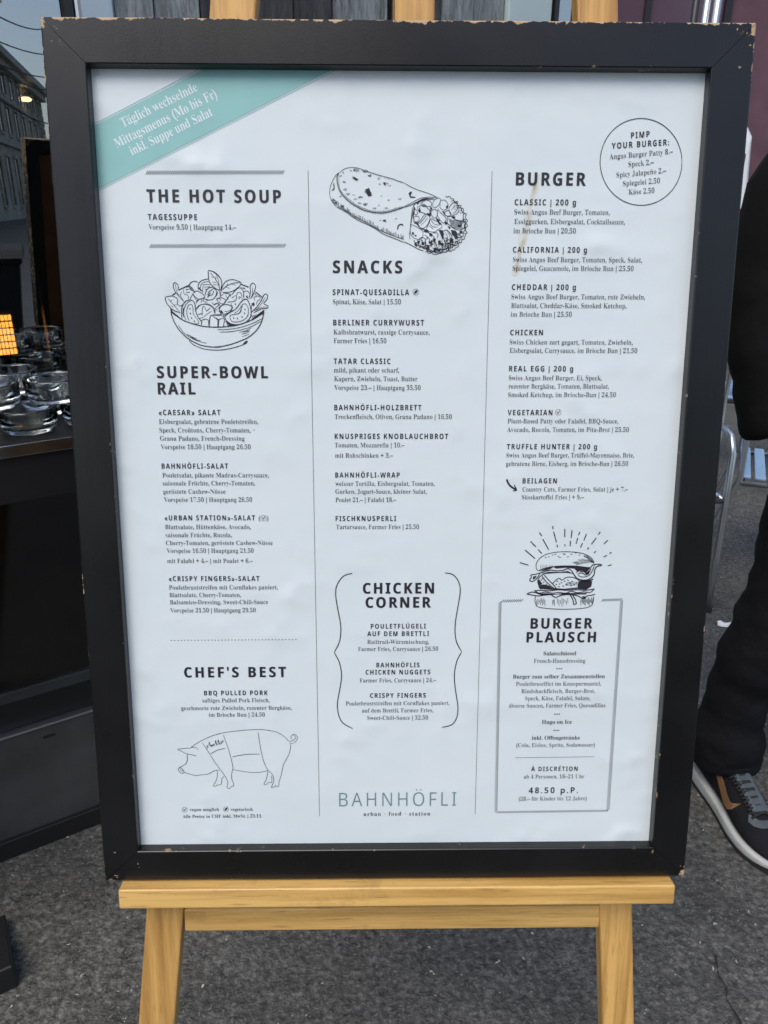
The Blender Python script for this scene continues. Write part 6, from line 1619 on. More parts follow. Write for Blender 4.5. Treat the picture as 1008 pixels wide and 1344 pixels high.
   (0.55, "-161.4,193.3 -159.3,195.5 -156.5,198.4 -154,200.2 -152.1,200 -150.6,198.7 -149.5,197.1 -149.2,195.2 -149.5,193 -149.7,191.4"),
   (0.5, "-156.3,189.5 -156.2,191.2 -155.9,193.5 -155.5,195.2 -154.5,195.9 -153.2,196.1 -152.2,195.8 -151.6,194.8 -151.2,193.2 -151,192.1"),
   (0.5, "-165.5,187 -163.7,187.1 -161.1,187.2 -159,187.6 -157.7,188.4 -156.8,189.4 -156.3,190.1"),
   (0.5, "-161.7,185.7 -159.9,181.3"),
   (0, "-158.4,185.4 -156.8,185.7 -157.5,183.8"),
   (0.4, "-160.8,190.8 -156.8,193.3"),
   (0.5, "-153.7,189.5 -153.8,190.3 -153.9,191.4 -153.6,192 -152.6,191.7 -151.4,190.8 -150.4,190.2"),
   (0.75, "-168.3,173.6 -167.3,174.4 -165.7,175.6 -163.9,176.8 -161.8,178 -159.4,179.3 -157.3,180.6 -155.7,182.3 -154.4,184.1 -153.2,185.7 -151.8,187.3 -150.4,188.6 -149.1,189.5 -147.9,189.8 -146.8,189.6 -145.9,188.9 -145,187.8 -144.3,186.2 -143.7,184.5 -143.2,182.5 -142.8,180.3 -142.6,178.1 -142.7,176.1 -143,174.2 -143.8,172.4 -145,170.7 -146.7,169.2 -148.5,167.9 -150.6,167 -152.8,166.4 -155.1,166 -157.6,165.9 -160.1,166.1 -162.3,166.6 -164.1,167.5 -165.6,168.6 -166.8,169.8 -167.6,171.2 -168,172.6 -168.3,173.6"),
   (0.5, "-163.4,173 -163.2,173.5 -162.8,174.3 -162,174.9 -160.7,175.2 -159,175.3 -157.4,175.6 -156,176 -154.6,176.6 -153.4,177.5 -152.7,178.8 -152.2,180.4 -151.7,181.9 -151.1,183.3 -150.6,184.6 -149.9,185.4 -148.9,185.6 -147.7,185.3 -146.7,184.5 -146,183.1 -145.4,181.3 -145.2,179.4 -145.3,177.5 -145.6,175.5 -146.4,173.7 -147.6,172.2 -149.3,170.9 -151.1,169.8 -153,169.1 -155.1,168.6 -157,168.4 -158.8,168.4 -160.3,168.6 -161.6,169.2 -162.5,170.4 -163.1,171.9 -163.4,173"),
   (0.35, "-159.4,176.2 -158.1,176.9 -156.3,178.1 -154.7,179.4 -153.3,181.1 -152.1,183.1 -151.2,184.5"),
   (0.3, "-154.8,175.6 -154,176.3 -152.9,177.4 -152.1,178.8 -151.9,180.5 -152.1,182.4 -152.2,183.8"),
   (0, "-160.2,172.9 -159.1,172.8 -159.1,171.8 -159.7,171.2"),
   (0, "-156.7,172.4 -155.6,172.4 -155.6,171.4 -156.2,170.8"),
   (0, "-152.2,174 -151.1,173.9 -151,172.9 -151.7,172.3"),
   (0, "-149.6,177.3 -148.5,177.2 -148.4,176.2 -149.1,175.6"),
   (0, "-149.2,181 -148.1,180.9 -148.1,179.9 -148.7,179.3"),
   (0.55, "-179.1,174.9 -172.5,175.5 -168.7,172 -174,170.7 -179.1,173.3"),
   (0.6, "-174,170.7 -174.6,164"),
   (0.6, "-168.4,171.4 -169.7,164"),
   (0.6, "-167.5,169.2 -165,164.7"),
   (0, "-166.8,169.2 -160.4,166 -157.8,165.2 -164.4,164.6"),
   (0.45, "-178.7,184.4 -178,184.8 -177,185.4 -176,185.7 -174.9,185.5 -173.9,185.1 -173.5,184.4 -174.3,183.4 -175.9,182.3 -176.8,181.2 -176.5,180.4 -175.6,179.8 -175,179.3"),
   (0.5, "-178.9,179.3 -177.1,176.1"),
   (0.6, "-144.5,190.2 -144,191.7 -143.2,193.8 -142.7,195.9 -142.7,197.8 -143,199.8 -142.9,201.5 -142.2,203 -141.2,204.1 -140.2,204.7 -139.2,204.4 -138.2,203.4 -137.6,202.2 -137.8,200.5 -138.4,198.5 -139.1,196.5 -140.1,194.4 -141.1,192.3 -141.9,190.8"),
   (0.35, "-140.9,201.5 -140.8,199.7 -140.7,197 -140.8,194.6 -141.5,192.6 -142.5,190.8 -143.2,189.6"),
   (0.65, "-142.3,177.5 -140.9,178.8 -138.8,180.7 -136.9,182.6 -135.4,184.5 -134.1,186.4 -132.8,188.3 -131.8,190.2 -130.9,192 -130.1,193.4 -129.2,194.2 -128.5,194.6 -127.8,194.6 -127.1,194.3 -126.5,193.6 -126.2,192.8 -126.4,191.6 -126.9,190.3 -127.6,189 -128.6,187.8 -129.8,186.8 -130.3,185.8 -129.3,185 -127.6,184.3 -126.4,183.6 -126.1,182.8 -126.4,182 -127.1,181.4 -128.7,181.1 -130.8,181.1 -133.1,180.7 -135.7,179.5 -138.4,178 -140.4,176.9"),
   (0.35, "-139.7,178.8 -138.3,179.8 -136.3,181.3 -134.3,183.2 -132.3,186 -130.2,189.2 -128.8,191.5"),
   (0.35, "-138.3,179.4 -137,180.2 -135,181.2 -133,182 -130.9,182.4 -128.7,182.5 -127.1,182.6"),
   (0.5, "-149.1,190.8 -149.2,192.5 -149.2,194.7 -148.9,196.5 -147.8,197.2 -146.2,197.3 -145,197.1 -144.3,196.4 -144,195.4 -143.7,194.6"),
   (0.5, "-138.7,188.3 -139,189.2 -139.4,190.4 -139.3,191.5 -138.2,192.2 -136.7,192.7 -135.3,192.7 -134.3,192.1 -133.4,191 -132.8,190.2"),
   (0.45, "-137.5,184.5 -137.2,185.6 -136.7,187.1 -136.1,188.3 -135.2,189 -134.2,189.3 -133.5,189.6"),
   (0.45, "-142.1,184.5 -142.3,179.4"),
   (0.6, "-139.4,187 -140.8,184.5"),
   (0.45, "-152,200.9 -150.6,200.2 -148.7,199.4 -147.5,199 -147.7,199.4 -148.7,200.3 -149.4,200.9"),
   (0, "-147.1,192.7 -145.7,193.3 -145.2,190.2 -146.5,190.8"),
   (0, "-139.1,195.9 -137.9,194.6 -136.6,193.4 -138.5,194"),
   (0, "-142.1,185.8 -139.4,186.4 -138.8,184.5 -140.8,183.2"),
   (0.4, "-142.4,174.3 -137.2,175"),
   (0.4, "-142.5,173.1 -138.5,173.7"),
  ],
  'burrito_drawing': [
   (0.42, "-56,304.4 -54.9,305.2 -53.4,306.4 -51.7,307.4 -50.2,308 -48.5,308.4 -46.8,308.7 -45,308.9 -43,308.9 -41.1,308.7 -39.3,308.4 -37.5,307.9 -35.5,307.3 -33.1,306.5 -30.6,305.6 -27.7,304.7 -24.6,303.8 -21.3,302.8 -17.8,301.9 -14.2,301 -10.4,300.1 -7.2,299.3 -4.9,298.6 -3.2,297.9 -1.5,297.3 0.6,296.7 2.7,296.1 4.2,295.7"),
   (0.45, "4.4,295.6 5.7,294.8 7.7,293.6 9.8,292.5 12.1,291.4 14.6,290.4 16.9,289.5 18.9,288.8 20.8,288.3 22.7,287.7 24.6,287.2 26.5,286.6 28.4,285.9 30.8,285 33.2,284 34.9,283.2"),
   (0.42, "-56,304.4 -56.9,303.9 -58.2,303.2 -59.6,302 -60.8,300.3 -62.1,298.2 -63.2,296 -64.1,294 -64.8,292 -65.4,290 -65.6,288 -65.6,286 -65.4,284 -65,282.1 -64.3,280.4 -63.4,278.6 -62.2,277 -60.7,275.4 -59.1,274 -57.1,272.7 -55,271.7 -53.5,270.9"),
   (0.6, "-53.5,270.9 -52.2,270.3 -50.3,269.3 -48.5,268.3 -46.9,267.1 -45.3,265.8 -43.5,264.6 -41.5,263.4 -39.4,262.3 -37.1,261.2 -34.6,260.1 -31.9,259 -29.3,257.9 -26.6,256.6 -23.9,255.2 -21.4,253.8 -19.2,252.4 -17.1,251 -14.9,249.7 -12.5,248.7 -10,247.8 -7,246.7 -3,245.2 1.4,243.5 4.5,242.3"),
   (0.6, "4.4,243.1 6.1,242.3 8.5,241.2 10.9,240.1 13.1,238.9 15.3,237.7 17.4,236.7 19.6,235.8 21.8,235.1 23.3,234.5"),
   (0.35, "-59.1,274 -56.3,272.9 -52.3,271.3 -48.5,269.6 -45.3,267.8 -42.2,265.7 -39.2,263.9 -36.3,262.5 -33.5,261.2 -30.7,259.9 -27.8,258.3 -25,256.7 -22.1,255.2 -19.3,253.8 -16.5,252.4 -13.5,251.1 -10.1,249.8 -6.6,248.5 -3.4,247.4 -0.5,246.5 2,245.8 3.8,245.4"),
   (0.75, "-56.7,304 -57.3,303.3 -58,302.1 -58.5,300.7 -58.6,299 -58.6,296.9 -58.2,294.7 -57.7,292.3 -56.9,289.8 -55.8,287.4 -54.3,285.3 -52.5,283.3 -50.5,281.4 -48.4,279.5 -46,277.7 -43.5,276 -40.7,274.5 -37.8,273 -34.9,271.7 -32.1,270.7 -29.2,270 -26.4,269.4 -23.5,269 -20.6,268.8 -17.8,268.7 -15.3,268.8 -13,269.1 -10.7,269.5 -8.3,270 -6,270.8 -3.5,271.5 -0.7,272.4 2.3,273.3 4.3,273.9"),
   (0.3, "-56.8,300.1 -56.9,298.1 -57,295.3 -56.8,292.7 -56.2,290.6 -55.3,288.6 -54,286.7 -52.5,284.9 -50.5,283.2 -48.4,281.4 -46,279.5 -43.3,277.5 -40.6,275.7 -37.8,274.3 -34.9,273.1 -32.1,272.1 -29.3,271.2 -26.5,270.5 -23.5,270.1 -20.2,269.8 -16.7,269.8 -13.5,270 -10.8,270.5 -8.4,271.3 -5.7,272.2 -2.1,273.1 1.6,274 4.3,274.6"),
   (0.45, "4.2,274.6 5.7,275.3 7.8,276.2 9.9,277.1 11.7,278 13.3,278.9 15,279.8 16.9,280.7 18.9,281.6 20.8,282.3 22.5,282.6 24.1,282.8 25.9,282.9 28,283 30.3,283 32.3,282.9 34.1,282.8 35.7,282.5 36.8,282.4"),
   (0.6, "4.2,273.7 5.8,274.2 8.2,275 10.6,275.9 12.7,276.8 14.8,277.9 17,278.9 19.1,280 21.2,281 23.4,281.7 25.6,281.9 27.9,281.7 29.8,281.6 31.2,281.5 32.3,281.5 33,281.4"),
   (0, "15.7,278 20.2,280.8 25.3,281.8 31.1,281.8 32.4,281.1 25.3,280.8 19.5,278.9 17,276.2"),
   (0.5, "15.7,278 15,277.3 14,276.2 13.2,275 12.7,273.5 12.4,271.8 12.2,270.1 12.1,268.3 12,266.4 11.8,264.6 11.6,263 11.3,261.3 11,259.7 10.8,258.1 10.6,256.5 10.4,254.8 10.2,253.2 10,251.6 9.8,249.9 9.9,248.1 10.1,246.3 10.2,245"),
   (0.3, "14.4,277.4 13.9,276.4 13.2,275 12.5,273.2 12,271 11.6,268.5 11.2,265.8 10.9,262.8 10.6,259.6 10.4,257.3"),
   (0, "13.8,274.4 14.8,273.8 13.9,268.3 12.9,262.2 12.5,267.1"),
   (0.3, "-44.4,299.3 -43.8,300.1"),
   (0.22, "-43.6,298.9 -43.1,300.5"),
   (0.22, "-42.9,298.3 -42.3,300"),
   (0.3, "-42.2,298.8 -41.6,300.1"),
   (0.3, "-41.4,298.6 -40.9,299.9"),
   (0.45, "-41.6,297.8 -41,298.6"),
   (0.22, "-40.8,297.4 -40.2,299.2"),
   (0.45, "-40,298.1 -39.5,299.2"),
   (0.3, "-39.3,297.6 -38.7,298.9"),
   (0.45, "-28.9,301.8 -28.3,302.4"),
   (0.22, "-28,301.8 -27.5,302.9"),
   (0.45, "-27.2,302 -26.6,302.9"),
   (0.3, "-15.1,294.4 -14.6,296.1"),
   (0.45, "-14.3,293.6 -13.8,295.8"),
   (0.3, "-13.5,294.1 -13,295.9"),
   (0.3, "-12.7,294.1 -12.2,296.3"),
   (0.22, "-11.9,293.9 -11.4,295.6"),
   (0.3, "-11.1,294.4 -10.6,295.3"),
   (0.45, "-19.5,294.1 -18.9,294.9"),
   (0.22, "-18.8,293.8 -18.2,294.7"),
   (0.45, "-18.2,294.1 -17.6,294.6"),
   (0.3, "-32.8,286.9 -32.3,288.4"),
   (0.45, "-32.1,286.4 -31.5,288.5"),
   (0.22, "-31.3,285.9 -30.7,288.6"),
   (0.3, "-30.5,285.7 -30,289"),
   (0.22, "-29.8,285.9 -29.2,289"),
   (0.3, "-29,286.5 -28.4,288"),
   (0.45, "-28.2,287.2 -27.6,288.5"),
   (0.3, "-30.4,284.8 -29.9,285.6"),
   (0.22, "-29.6,284 -29,286.4"),
   (0.22, "-28.8,284.6 -28.2,286.6"),
   (0.45, "-28,284.2 -27.4,287"),
   (0.45, "-27.2,284.6 -26.6,287"),
   (0.22, "-26.4,285.1 -25.8,286.1"),
   (0.22, "-52.9,288.9 -52.4,289.8"),
   (0.22, "-52.2,289 -51.6,290.5"),
   (0.3, "-51.5,288.6 -50.9,290.4"),
   (0.3, "-50.7,288.2 -50.1,290.5"),
   (0.22, "-50,288.7 -49.4,290.2"),
   (0.45, "-50.1,285.3 -49.6,286.1"),
   (0.22, "-49.4,284.7 -48.8,285.9"),
   (0.45, "-48.7,284.4 -48.1,286.4"),
   (0.22, "-47.9,284.4 -47.3,285.8"),
   (0.3, "-47.2,284.9 -46.6,286.3"),
   (0.22, "-44.4,284.2 -43.9,285.1"),
   (0.22, "-43.7,284.1 -43.1,284.9"),
   (0.45, "-42.9,284.2 -42.4,284.8"),
   (0.3, "-42.9,279.8 -42.3,281.3"),
   (0.3, "-42,280.5 -41.4,281.7"),
   (0.22, "-41.2,280.3 -40.6,281.6"),
   (0.3, "-40.3,280.4 -39.7,281.4"),
   (0.45, "-38.7,282.1 -38.2,282.9"),
   (0.45, "-38,282.1 -37.4,283.4"),
   (0.45, "-37.3,281.4 -36.7,283.8"),
   (0.3, "-36.6,282.2 -36,283.5"),
   (0.22, "-35.9,281.8 -35.3,283.3"),
   (0.45, "-35.2,282.2 -34.6,283.2"),
   (0.22, "-39.3,277 -38.7,277.9"),
   (0.3, "-38.5,276.4 -37.9,278.2"),
   (0.3, "-37.6,276.8 -37,278.2"),
   (0.45, "-36.8,276.7 -36.2,277.5"),
   (0.45, "-34.1,276.1 -33.6,277.4"),
   (0.45, "-33.4,275.5 -32.8,276.8"),
   (0.45, "-32.7,274.9 -32.1,277.5"),
   (0.45, "-32,275.2 -31.4,277.5"),
   (0.22, "-31.3,275.7 -30.7,277.4"),
   (0.45, "-30.6,276.2 -30,277.1"),
   (0.3, "-24.9,272.4 -24.3,273.6"),
   (0.22, "-24.2,271.9 -23.6,273.6"),
   (0.45, "-23.4,272.2 -22.9,273.2"),
   (0.45, "-22.7,272.2 -22.2,273.4"),
   (0.45, "-13.7,272.6 -13.1,273.6"),
   (0.3, "-12.8,272 -12.2,273.7"),
   (0.3, "-12,272.2 -11.4,274"),
   (0.22, "-11.1,272.2 -10.5,273"),
   (0.22, "-17.9,283.8 -17.3,284.2"),
   (0.3, "-17.4,283.6 -16.8,284.1"),
   (0.3, "-16.9,283.4 -16.3,283.8"),
   (0.3, "-11.1,279.8 -10.6,280.3"),
   (0.45, "-10.6,280 -10,280.6"),
   (0.3, "-10.1,279.8 -9.5,280.5"),
   (0.3, "-1.2,280.8 -0.7,281.9"),
   (0.22, "-0.4,280.7 0.2,281.8"),
   (0.3, "0.5,280.3 1.1,282.1"),
   (0.22, "1.3,280.8 1.9,281.8"),
   (0.45, "-20,275.5 -19.4,275.9"),
   (0.3, "-19.5,275.2 -18.9,275.7"),
   (0.22, "-19,275 -18.5,275.4"),
   (0.3, "-15.7,261.7 -15.1,262.9"),
   (0.45, "-14.9,261.7 -14.3,262.8"),
   (0.45, "-14.1,261.2 -13.5,262.8"),
   (0.3, "-13.3,261.3 -12.8,262.2"),
   (0.45, "-18.9,262 -18.3,262.4"),
   (0.3, "-18.4,262.1 -17.9,262.5"),
   (0.45, "-18,261.5 -17.4,261.9"),
   (0.3, "-4,263.2 -3.4,263.8"),
   (0.22, "-3.4,263.3 -2.8,264.2"),
   (0.45, "-2.8,263.4 -2.3,263.9"),
   (0.45, "-57,301 -56.5,301.8"),
   (0.22, "-56.3,300.7 -55.7,301.7"),
   (0.22, "-55.6,300.5 -55,301.7"),
   (0.45, "-54.9,301 -54.3,302"),
   (0.45, "-43.2,305.8 -42.6,307.6"),
   (0.45, "-42.5,305.2 -41.9,308.1"),
   (0.22, "-41.8,305.5 -41.2,307.8"),
   (0.22, "-41.1,304.9 -40.5,307.9"),
   (0.22, "-40.4,304.5 -39.8,307.9"),
   (0.3, "-39.7,305.4 -39.1,307.3"),
   (0.22, "-39,304.9 -38.4,307.3"),
   (0.22, "-38.3,305.3 -37.7,306.9"),
   (0.45, "-34.3,305 -33.7,306"),
   (0.45, "-33.5,304.5 -32.9,306.1"),
   (0.3, "-32.7,304.2 -32.1,306.2"),
   (0.3, "-31.9,304.2 -31.3,307.2"),
   (0.22, "-31.1,304.4 -30.5,306.8"),
   (0.45, "-30.3,304.7 -29.7,306.2"),
   (0.3, "-20.6,298.7 -20,299.9"),
   (0.3, "-19.9,298.6 -19.3,299.9"),
   (0.22, "-19.2,299.1 -18.6,300.2"),
   (0.3, "-18.5,298.9 -17.9,299.7"),
   (0.3, "-10.4,292.3 -9.9,293.4"),
   (0.22, "-9.6,292.5 -9,293.6"),
   (0.45, "-8.7,292.9 -8.2,293.6"),
   (0.3, "-61.2,276.5 -60.6,278"),
   (0.3, "-60.5,275.9 -59.9,278.3"),
   (0.45, "-59.8,276.2 -59.2,277.8"),
   (0.22, "-59,276.3 -58.4,278.8"),
   (0.22, "-58.3,277 -57.7,278.2"),
   (0.45, "-57.6,276.7 -57,277.6"),
   (0.45, "-64,279.2 -63.5,280.4"),
   (0.22, "-63.3,279.3 -62.7,280.7"),
   (0.3, "-62.6,279.1 -62,281.3"),
   (0.45, "-61.8,279.6 -61.2,280.7"),
   (0.45, "-61.1,279.3 -60.5,280.2"),
   (0.3, "-55.9,274.5 -55.3,275.3"),
   (0.45, "-55.2,273.3 -54.6,275.5"),
   (0.22, "-54.4,274.1 -53.9,275.4"),
   (0.45, "-53.7,273.6 -53.1,275.6"),
   (0.3, "-53,274.3 -52.4,275.4"),
   (0.22, "-46.7,306 -46.1,306.7"),
   (0.45, "-46,305.5 -45.5,306.2"),
   (0.3, "-45.4,305.6 -44.8,306.3"),
   (0.3, "-53.7,303.9 -53.1,304.4"),
   (0.45, "-53.1,303.6 -52.5,304.8"),
   (0.22, "-52.6,303.6 -52,303.9"),
   (0.45, "-53.2,296 -52.6,296.6"),
   (0.45, "-52.5,295.4 -51.9,297.1"),
   (0.45, "-51.8,295.4 -51.2,296.2"),
   (0.45, "-51.1,295.5 -50.5,296.2"),
   (0.45, "-56.3,282.7 -55.8,283.5"),
   (0.45, "-55.8,282.8 -55.2,283.5"),
   (0.45, "-55.2,283.3 -54.6,284"),
   (0, "-44,301.1 -41.5,300.1 -38.7,297.8 -40.8,297.3 -43,298.8"),
   (0, "-32.7,289.2 -28.5,290.9 -27.8,288.9 -26,283.9 -29.2,283.4 -31,285.8 -31.3,288.2"),
   (0, "-29.9,302.5 -28.4,301.5 -26,302.2 -27.4,300.7 -29.2,301.2"),
   (0, "-15.3,296.3 -13.6,295.6 -12.9,292.9 -14.6,293.9"),
   (0, "-16,261.6 -13.1,262.7 -12.2,260.3 -14.6,261.2"),
   (1, "-1.7,253.9 -1.6,254.8 -1.4,256.2 -1,257.3 -0.1,258 1,258.5 1.9,258.7 2.7,258.4 3.3,257.8 3.7,257.3"),
   (0.9, "-61.8,294.7 -61.6,293.4 -61.4,291.5 -61.5,290 -62.1,289.3 -63,288.9 -63.6,288.7"),
   (1.1, "8.6,285.2 9.4,286.1 10.5,287.3 11.1,287.7 10.8,286.6 10,284.8 9.9,283.4 11.3,282.9 13.4,282.9 15,282.9"),
   (0.4, "-62.7,281.9 -62.5,277.5"),
   (0.4, "-61.8,279.5 -61.8,277"),
   (0.4, "-61.1,278.2 -61,276.5"),
   (0.3, "-60.4,280 -60.3,276.1"),
   (0.22, "-59.8,279.6 -59.6,275.6"),
   (0.4, "-58.9,279.5 -58.8,275.1"),
   (0.3, "-58.3,275.6 -58.1,274.6"),
   (0.4, "-57.6,276.4 -57.3,274.1"),
   (0.4, "-56.7,274.6 -56.6,273.6"),
   (0.3, "-55.9,274.1 -55.9,273.2"),
   (0.4, "-55.1,276.6 -55.1,272.7"),
   (0.2, "-55.1,286.4 -55.1,285.6"),
   (0.2, "-55.1,288.2 -55.1,287.4"),
   (0.4, "-54.3,275 -54.4,272.2"),
   (0.22, "-53.9,275.9 -53.6,271.7"),
   (0.2, "-53.7,284.7 -53.6,283.5"),
   (0.2, "-53.7,287 -53.6,285.8"),
   (0.4, "-53.2,274.5 -52.9,271.2"),
   (0.4, "-52.5,275.5 -52.2,270.7"),
   (0.2, "-52.2,283 -52.1,282.5"),
   (0.2, "-52.2,284.6 -52.1,284.1"),
   (0.4, "-51.4,272.5 -51.4,270.3"),
   (0.3, "-50.6,272 -50.7,269.8"),
   (0.2, "-50.7,281.3 -50.7,280.1"),
   (0.2, "-50.7,283.6 -50.7,282.4"),
   (0.3, "-50.2,271.8 -49.9,269.3"),
   (0.4, "-49.2,273.6 -49.2,268.8"),
   (0.2, "-49.3,280.2 -49.2,279.4"),
   (0.2, "-49.2,281.9 -49.2,281.2"),
   (0.4, "-48.4,272 -48.5,268.4"),
   (0.22, "-47.9,271.6 -47.7,267.9"),
   (0.2, "-47.8,279 -47.7,278.7"),
   (0.2, "-47.8,280.4 -47.7,280.1"),
   (0.3, "-46.9,271.8 -47,267.4"),
   (0.4, "-46.2,269.1 -46.2,266.9"),
   (0.2, "-46.3,277.9 -46.2,276.3"),
   (0.2, "-46.3,280.6 -46.2,279"),
   (0.22, "-45.5,268.9 -45.5,266.5"),
   (0.22, "-44.9,267.8 -44.7,266"),
   (0.2, "-44.8,276.8 -44.8,275.9"),
   (0.2, "-44.8,278.7 -44.7,277.9"),
   (0.4, "-44,268.8 -44,265.5"),
   (0.22, "-43.3,266.4 -43.3,265.1"),
   (0.2, "-43.3,275.7 -43.3,274.1"),
   (0.2, "-43.3,278.4 -43.3,276.8"),
   (0.4, "-42.6,268.7 -42.5,264.7"),
   (0.4, "-41.7,266 -41.8,264.4"),
   (0.2, "-41.9,275 -41.8,274.4"),
   (0.2, "-41.8,276.6 -41.8,276"),
   (0.4, "-41,267.4 -41,264"),
   (0.22, "-40.4,265.9 -40.3,263.7"),
   (0.2, "-40.4,274.2 -40.3,273.7"),
   (0.2, "-40.4,275.8 -40.3,275.3"),
   (0.22, "-39.5,265.1 -39.5,263.3"),
   (0.4, "-39,267 -38.8,263"),
   (0.2, "-38.9,273.5 -38.8,272.3"),
   (0.2, "-38.9,275.7 -38.8,274.5"),
   (0.4, "-38.1,264 -38,262.6"),
   (0.4, "-37.6,266.5 -37.3,262.3"),
   (0.2, "-37.4,272.7 -37.3,271.3"),
   (0.2, "-37.4,275.1 -37.3,273.8"),
   (0.4, "-36.6,265.8 -36.6,261.9"),
   (0.3, "-36.1,263.2 -35.8,261.6"),
   (0.2, "-35.9,271.9 -35.8,270.7"),
   (0.2, "-35.9,274.2 -35.8,273"),
   (0.3, "-35.1,265 -35.1,261.2"),
   (0.22, "-34.6,265.7 -34.3,260.9"),
   (0.2, "-34.4,271.3 -34.4,271"),
   (0.2, "-34.4,272.7 -34.3,272.4"),
   (0.22, "-33.9,261.5 -33.6,260.5"),
   (0.4, "-33.1,263.7 -32.8,260.1"),
   (0.2, "-32.9,270.9 -32.9,269.6"),
   (0.2, "-32.9,273.2 -32.9,272"),
   (0.22, "-32.1,262.6 -32.1,259.8"),
   (0.3, "-31.4,261.9 -31.3,259.4"),
   (0.2, "-31.4,270.5 -31.4,269.4"),
   (0.2, "-31.4,272.6 -31.4,271.6"),
   (0.22, "-30.6,261.4 -30.6,259.1"),
   (0.22, "-30.2,262.6 -29.8,258.7"),
   (0.2, "-30,270.1 -29.9,269.3"),
   (0.2, "-29.9,272 -29.9,271.2"),
   (0.22, "-29.3,260.4 -29.1,258.4"),
   (0.3, "-28.4,262.6 -28.3,258"),
   (0.2, "-28.5,269.7 -28.4,268.9"),
   (0.2, "-28.5,271.6 -28.4,270.8"),
   (0.22, "-27.5,261.3 -27.6,257.6"),
   (0.4, "-27.1,262.1 -26.8,257.2"),
   (0.2, "-27,269.3 -26.9,268.7"),
   (0.2, "-27,270.9 -26.9,270.4"),
   (0.4, "-26.4,257.8 -26.1,256.8"),
   (0.3, "-25.3,260.2 -25.4,256.5"),
   (0.2, "-25.5,269 -25.4,267.4"),
   (0.2, "-25.5,271.8 -25.4,270.1"),
   (0.3, "-24.6,260.8 -24.6,256.1"),
   (0.4, "-23.8,257.2 -23.9,255.7"),
   (0.2, "-24,268.9 -23.9,268"),
   (0.2, "-24,271 -23.9,270"),
   (0.22, "-23.3,257.6 -23.1,255.3"),
   (0.4, "-22.4,257.5 -22.4,254.9"),
   (0.2, "-22.5,268.8 -22.4,267.5"),
   (0.2, "-22.5,271.2 -22.4,269.9"),
   (0.4, "-21.8,256.2 -21.6,254.5"),
   (0.3, "-20.8,257.2 -20.9,254.1"),
   (0.2, "-21,268.7 -20.9,268.2"),
   (0.2, "-21,270.3 -20.9,269.8"),
   (0.4, "-20.4,257.3 -20.1,253.7"),
   (0.22, "-19.6,255.1 -19.4,253.3"),
   (0.2, "-19.5,268.6 -19.4,267.3"),
   (0.2, "-19.5,271 -19.4,269.7"),
   (0.4, "-18.8,253.9 -18.6,253"),
   (0.22, "-18.2,254 -17.9,252.6"),
   (0.2, "-18,268.5 -17.9,267.3"),
   (0.2, "-18,270.7 -17.9,269.6"),
   (0.4, "-17.2,254 -17.1,252.2"),
   (0.3, "-16.7,255.2 -16.4,251.8"),
   (0.2, "-16.5,268.6 -16.5,267"),
   (0.2, "-16.5,271.3 -16.5,269.7"),
   (0.4, "-15.7,255.6 -15.6,251.4"),
   (0.3, "-15.1,255.7 -14.9,251"),
   (0.2, "-15,268.7 -15,267"),
   (0.2, "-15,271.5 -15,269.8"),
   (0.4, "-14.4,251.7 -14.1,250.7"),
   (0.3, "-13.6,254.8 -13.4,250.5"),
   (0.2, "-13.5,268.9 -13.5,267.4"),
   (0.2, "-13.5,271.5 -13.5,270"),
   (0.22, "-12.7,251.3 -12.6,250.2"),
   (0.4, "-12.2,254.8 -11.9,250"),
   (0.2, "-12,269 -12,268.6"),
   (0.2, "-12.1,270.6 -12,270.1"),
   (0.3, "-11.2,254 -11.1,249.7"),
   (0.22, "-10.7,253.8 -10.4,249.5"),
   (0.2, "-10.6,269.2 -10.5,267.8"),
   (0.2, "-10.6,271.7 -10.5,270.3"),
   (0.3, "-9.7,252.5 -9.6,249.2"),
   (0.3, "-9.1,252.3 -8.9,248.9"),
   (0.2, "-9.1,269.6 -9,269.1"),
   (0.2, "-9.1,271.3 -9,270.7"),
   (0.4, "-8.4,251.4 -8.1,248.7"),
   (0.22, "-7.7,252.3 -7.4,248.4"),
   (0.2, "-7.6,270.1 -7.5,269.4"),
   (0.2, "-7.6,271.9 -7.5,271.2"),
   (0.4, "-7,250.7 -6.6,248.2"),
   (0.3, "-5.8,251.2 -5.9,247.9"),
   (0.2, "-6.1,270.5 -6,270.1"),
   (0.2, "-6.1,272 -6,271.6"),
   (0.3, "-5.4,250.2 -5.1,247.7"),
   (0.22, "-4.7,251.4 -4.3,247.4"),
   (0.2, "-4.6,270.9 -4.5,269.4"),
   (0.2, "-4.6,273.5 -4.5,272"),
   (0.22, "-3.6,251.9 -3.6,247.1"),
   (0.22, "-2.9,250.6 -2.8,246.9"),
   (0.2, "-3.1,271.4 -3,269.6"),
   (0.2, "-3.1,274.2 -3,272.5"),
   (0.3, "-2.5,247.5 -2.1,246.6"),
   (0.22, "-1.5,249.3 -1.3,246.4"),
   (0.2, "-1.6,271.8 -1.5,271.4"),
   (0.2, "-1.6,273.3 -1.5,272.9"),
   (0.4, "-0.7,249.5 -0.6,246.1"),
   (0.22, "0.1,247.5 0.2,245.8"),
   (0.2, "-0.1,272.3 -0,271"),
   (0.2, "-0.1,274.7 -0.1,273.4"),
   (0.22, "0.7,246.7 0.9,245.6"),
   (0.4, "1.7,249.8 1.7,245.3"),
   (0.2, "1.4,272.7 1.4,272"),
   (0.2, "1.4,274.6 1.4,273.8"),
   (0.4, "2.2,247.3 2.4,245.1"),
   (0.4, "3,248 3.2,244.8"),
   (0.2, "2.9,273.2 2.9,272.8"),
   (0.2, "2.8,274.6 2.9,274.3"),
   (0.3, "3.6,249.3 3.9,244.6"),
   (0.22, "-35.5,307.1 -35.8,305.8"),
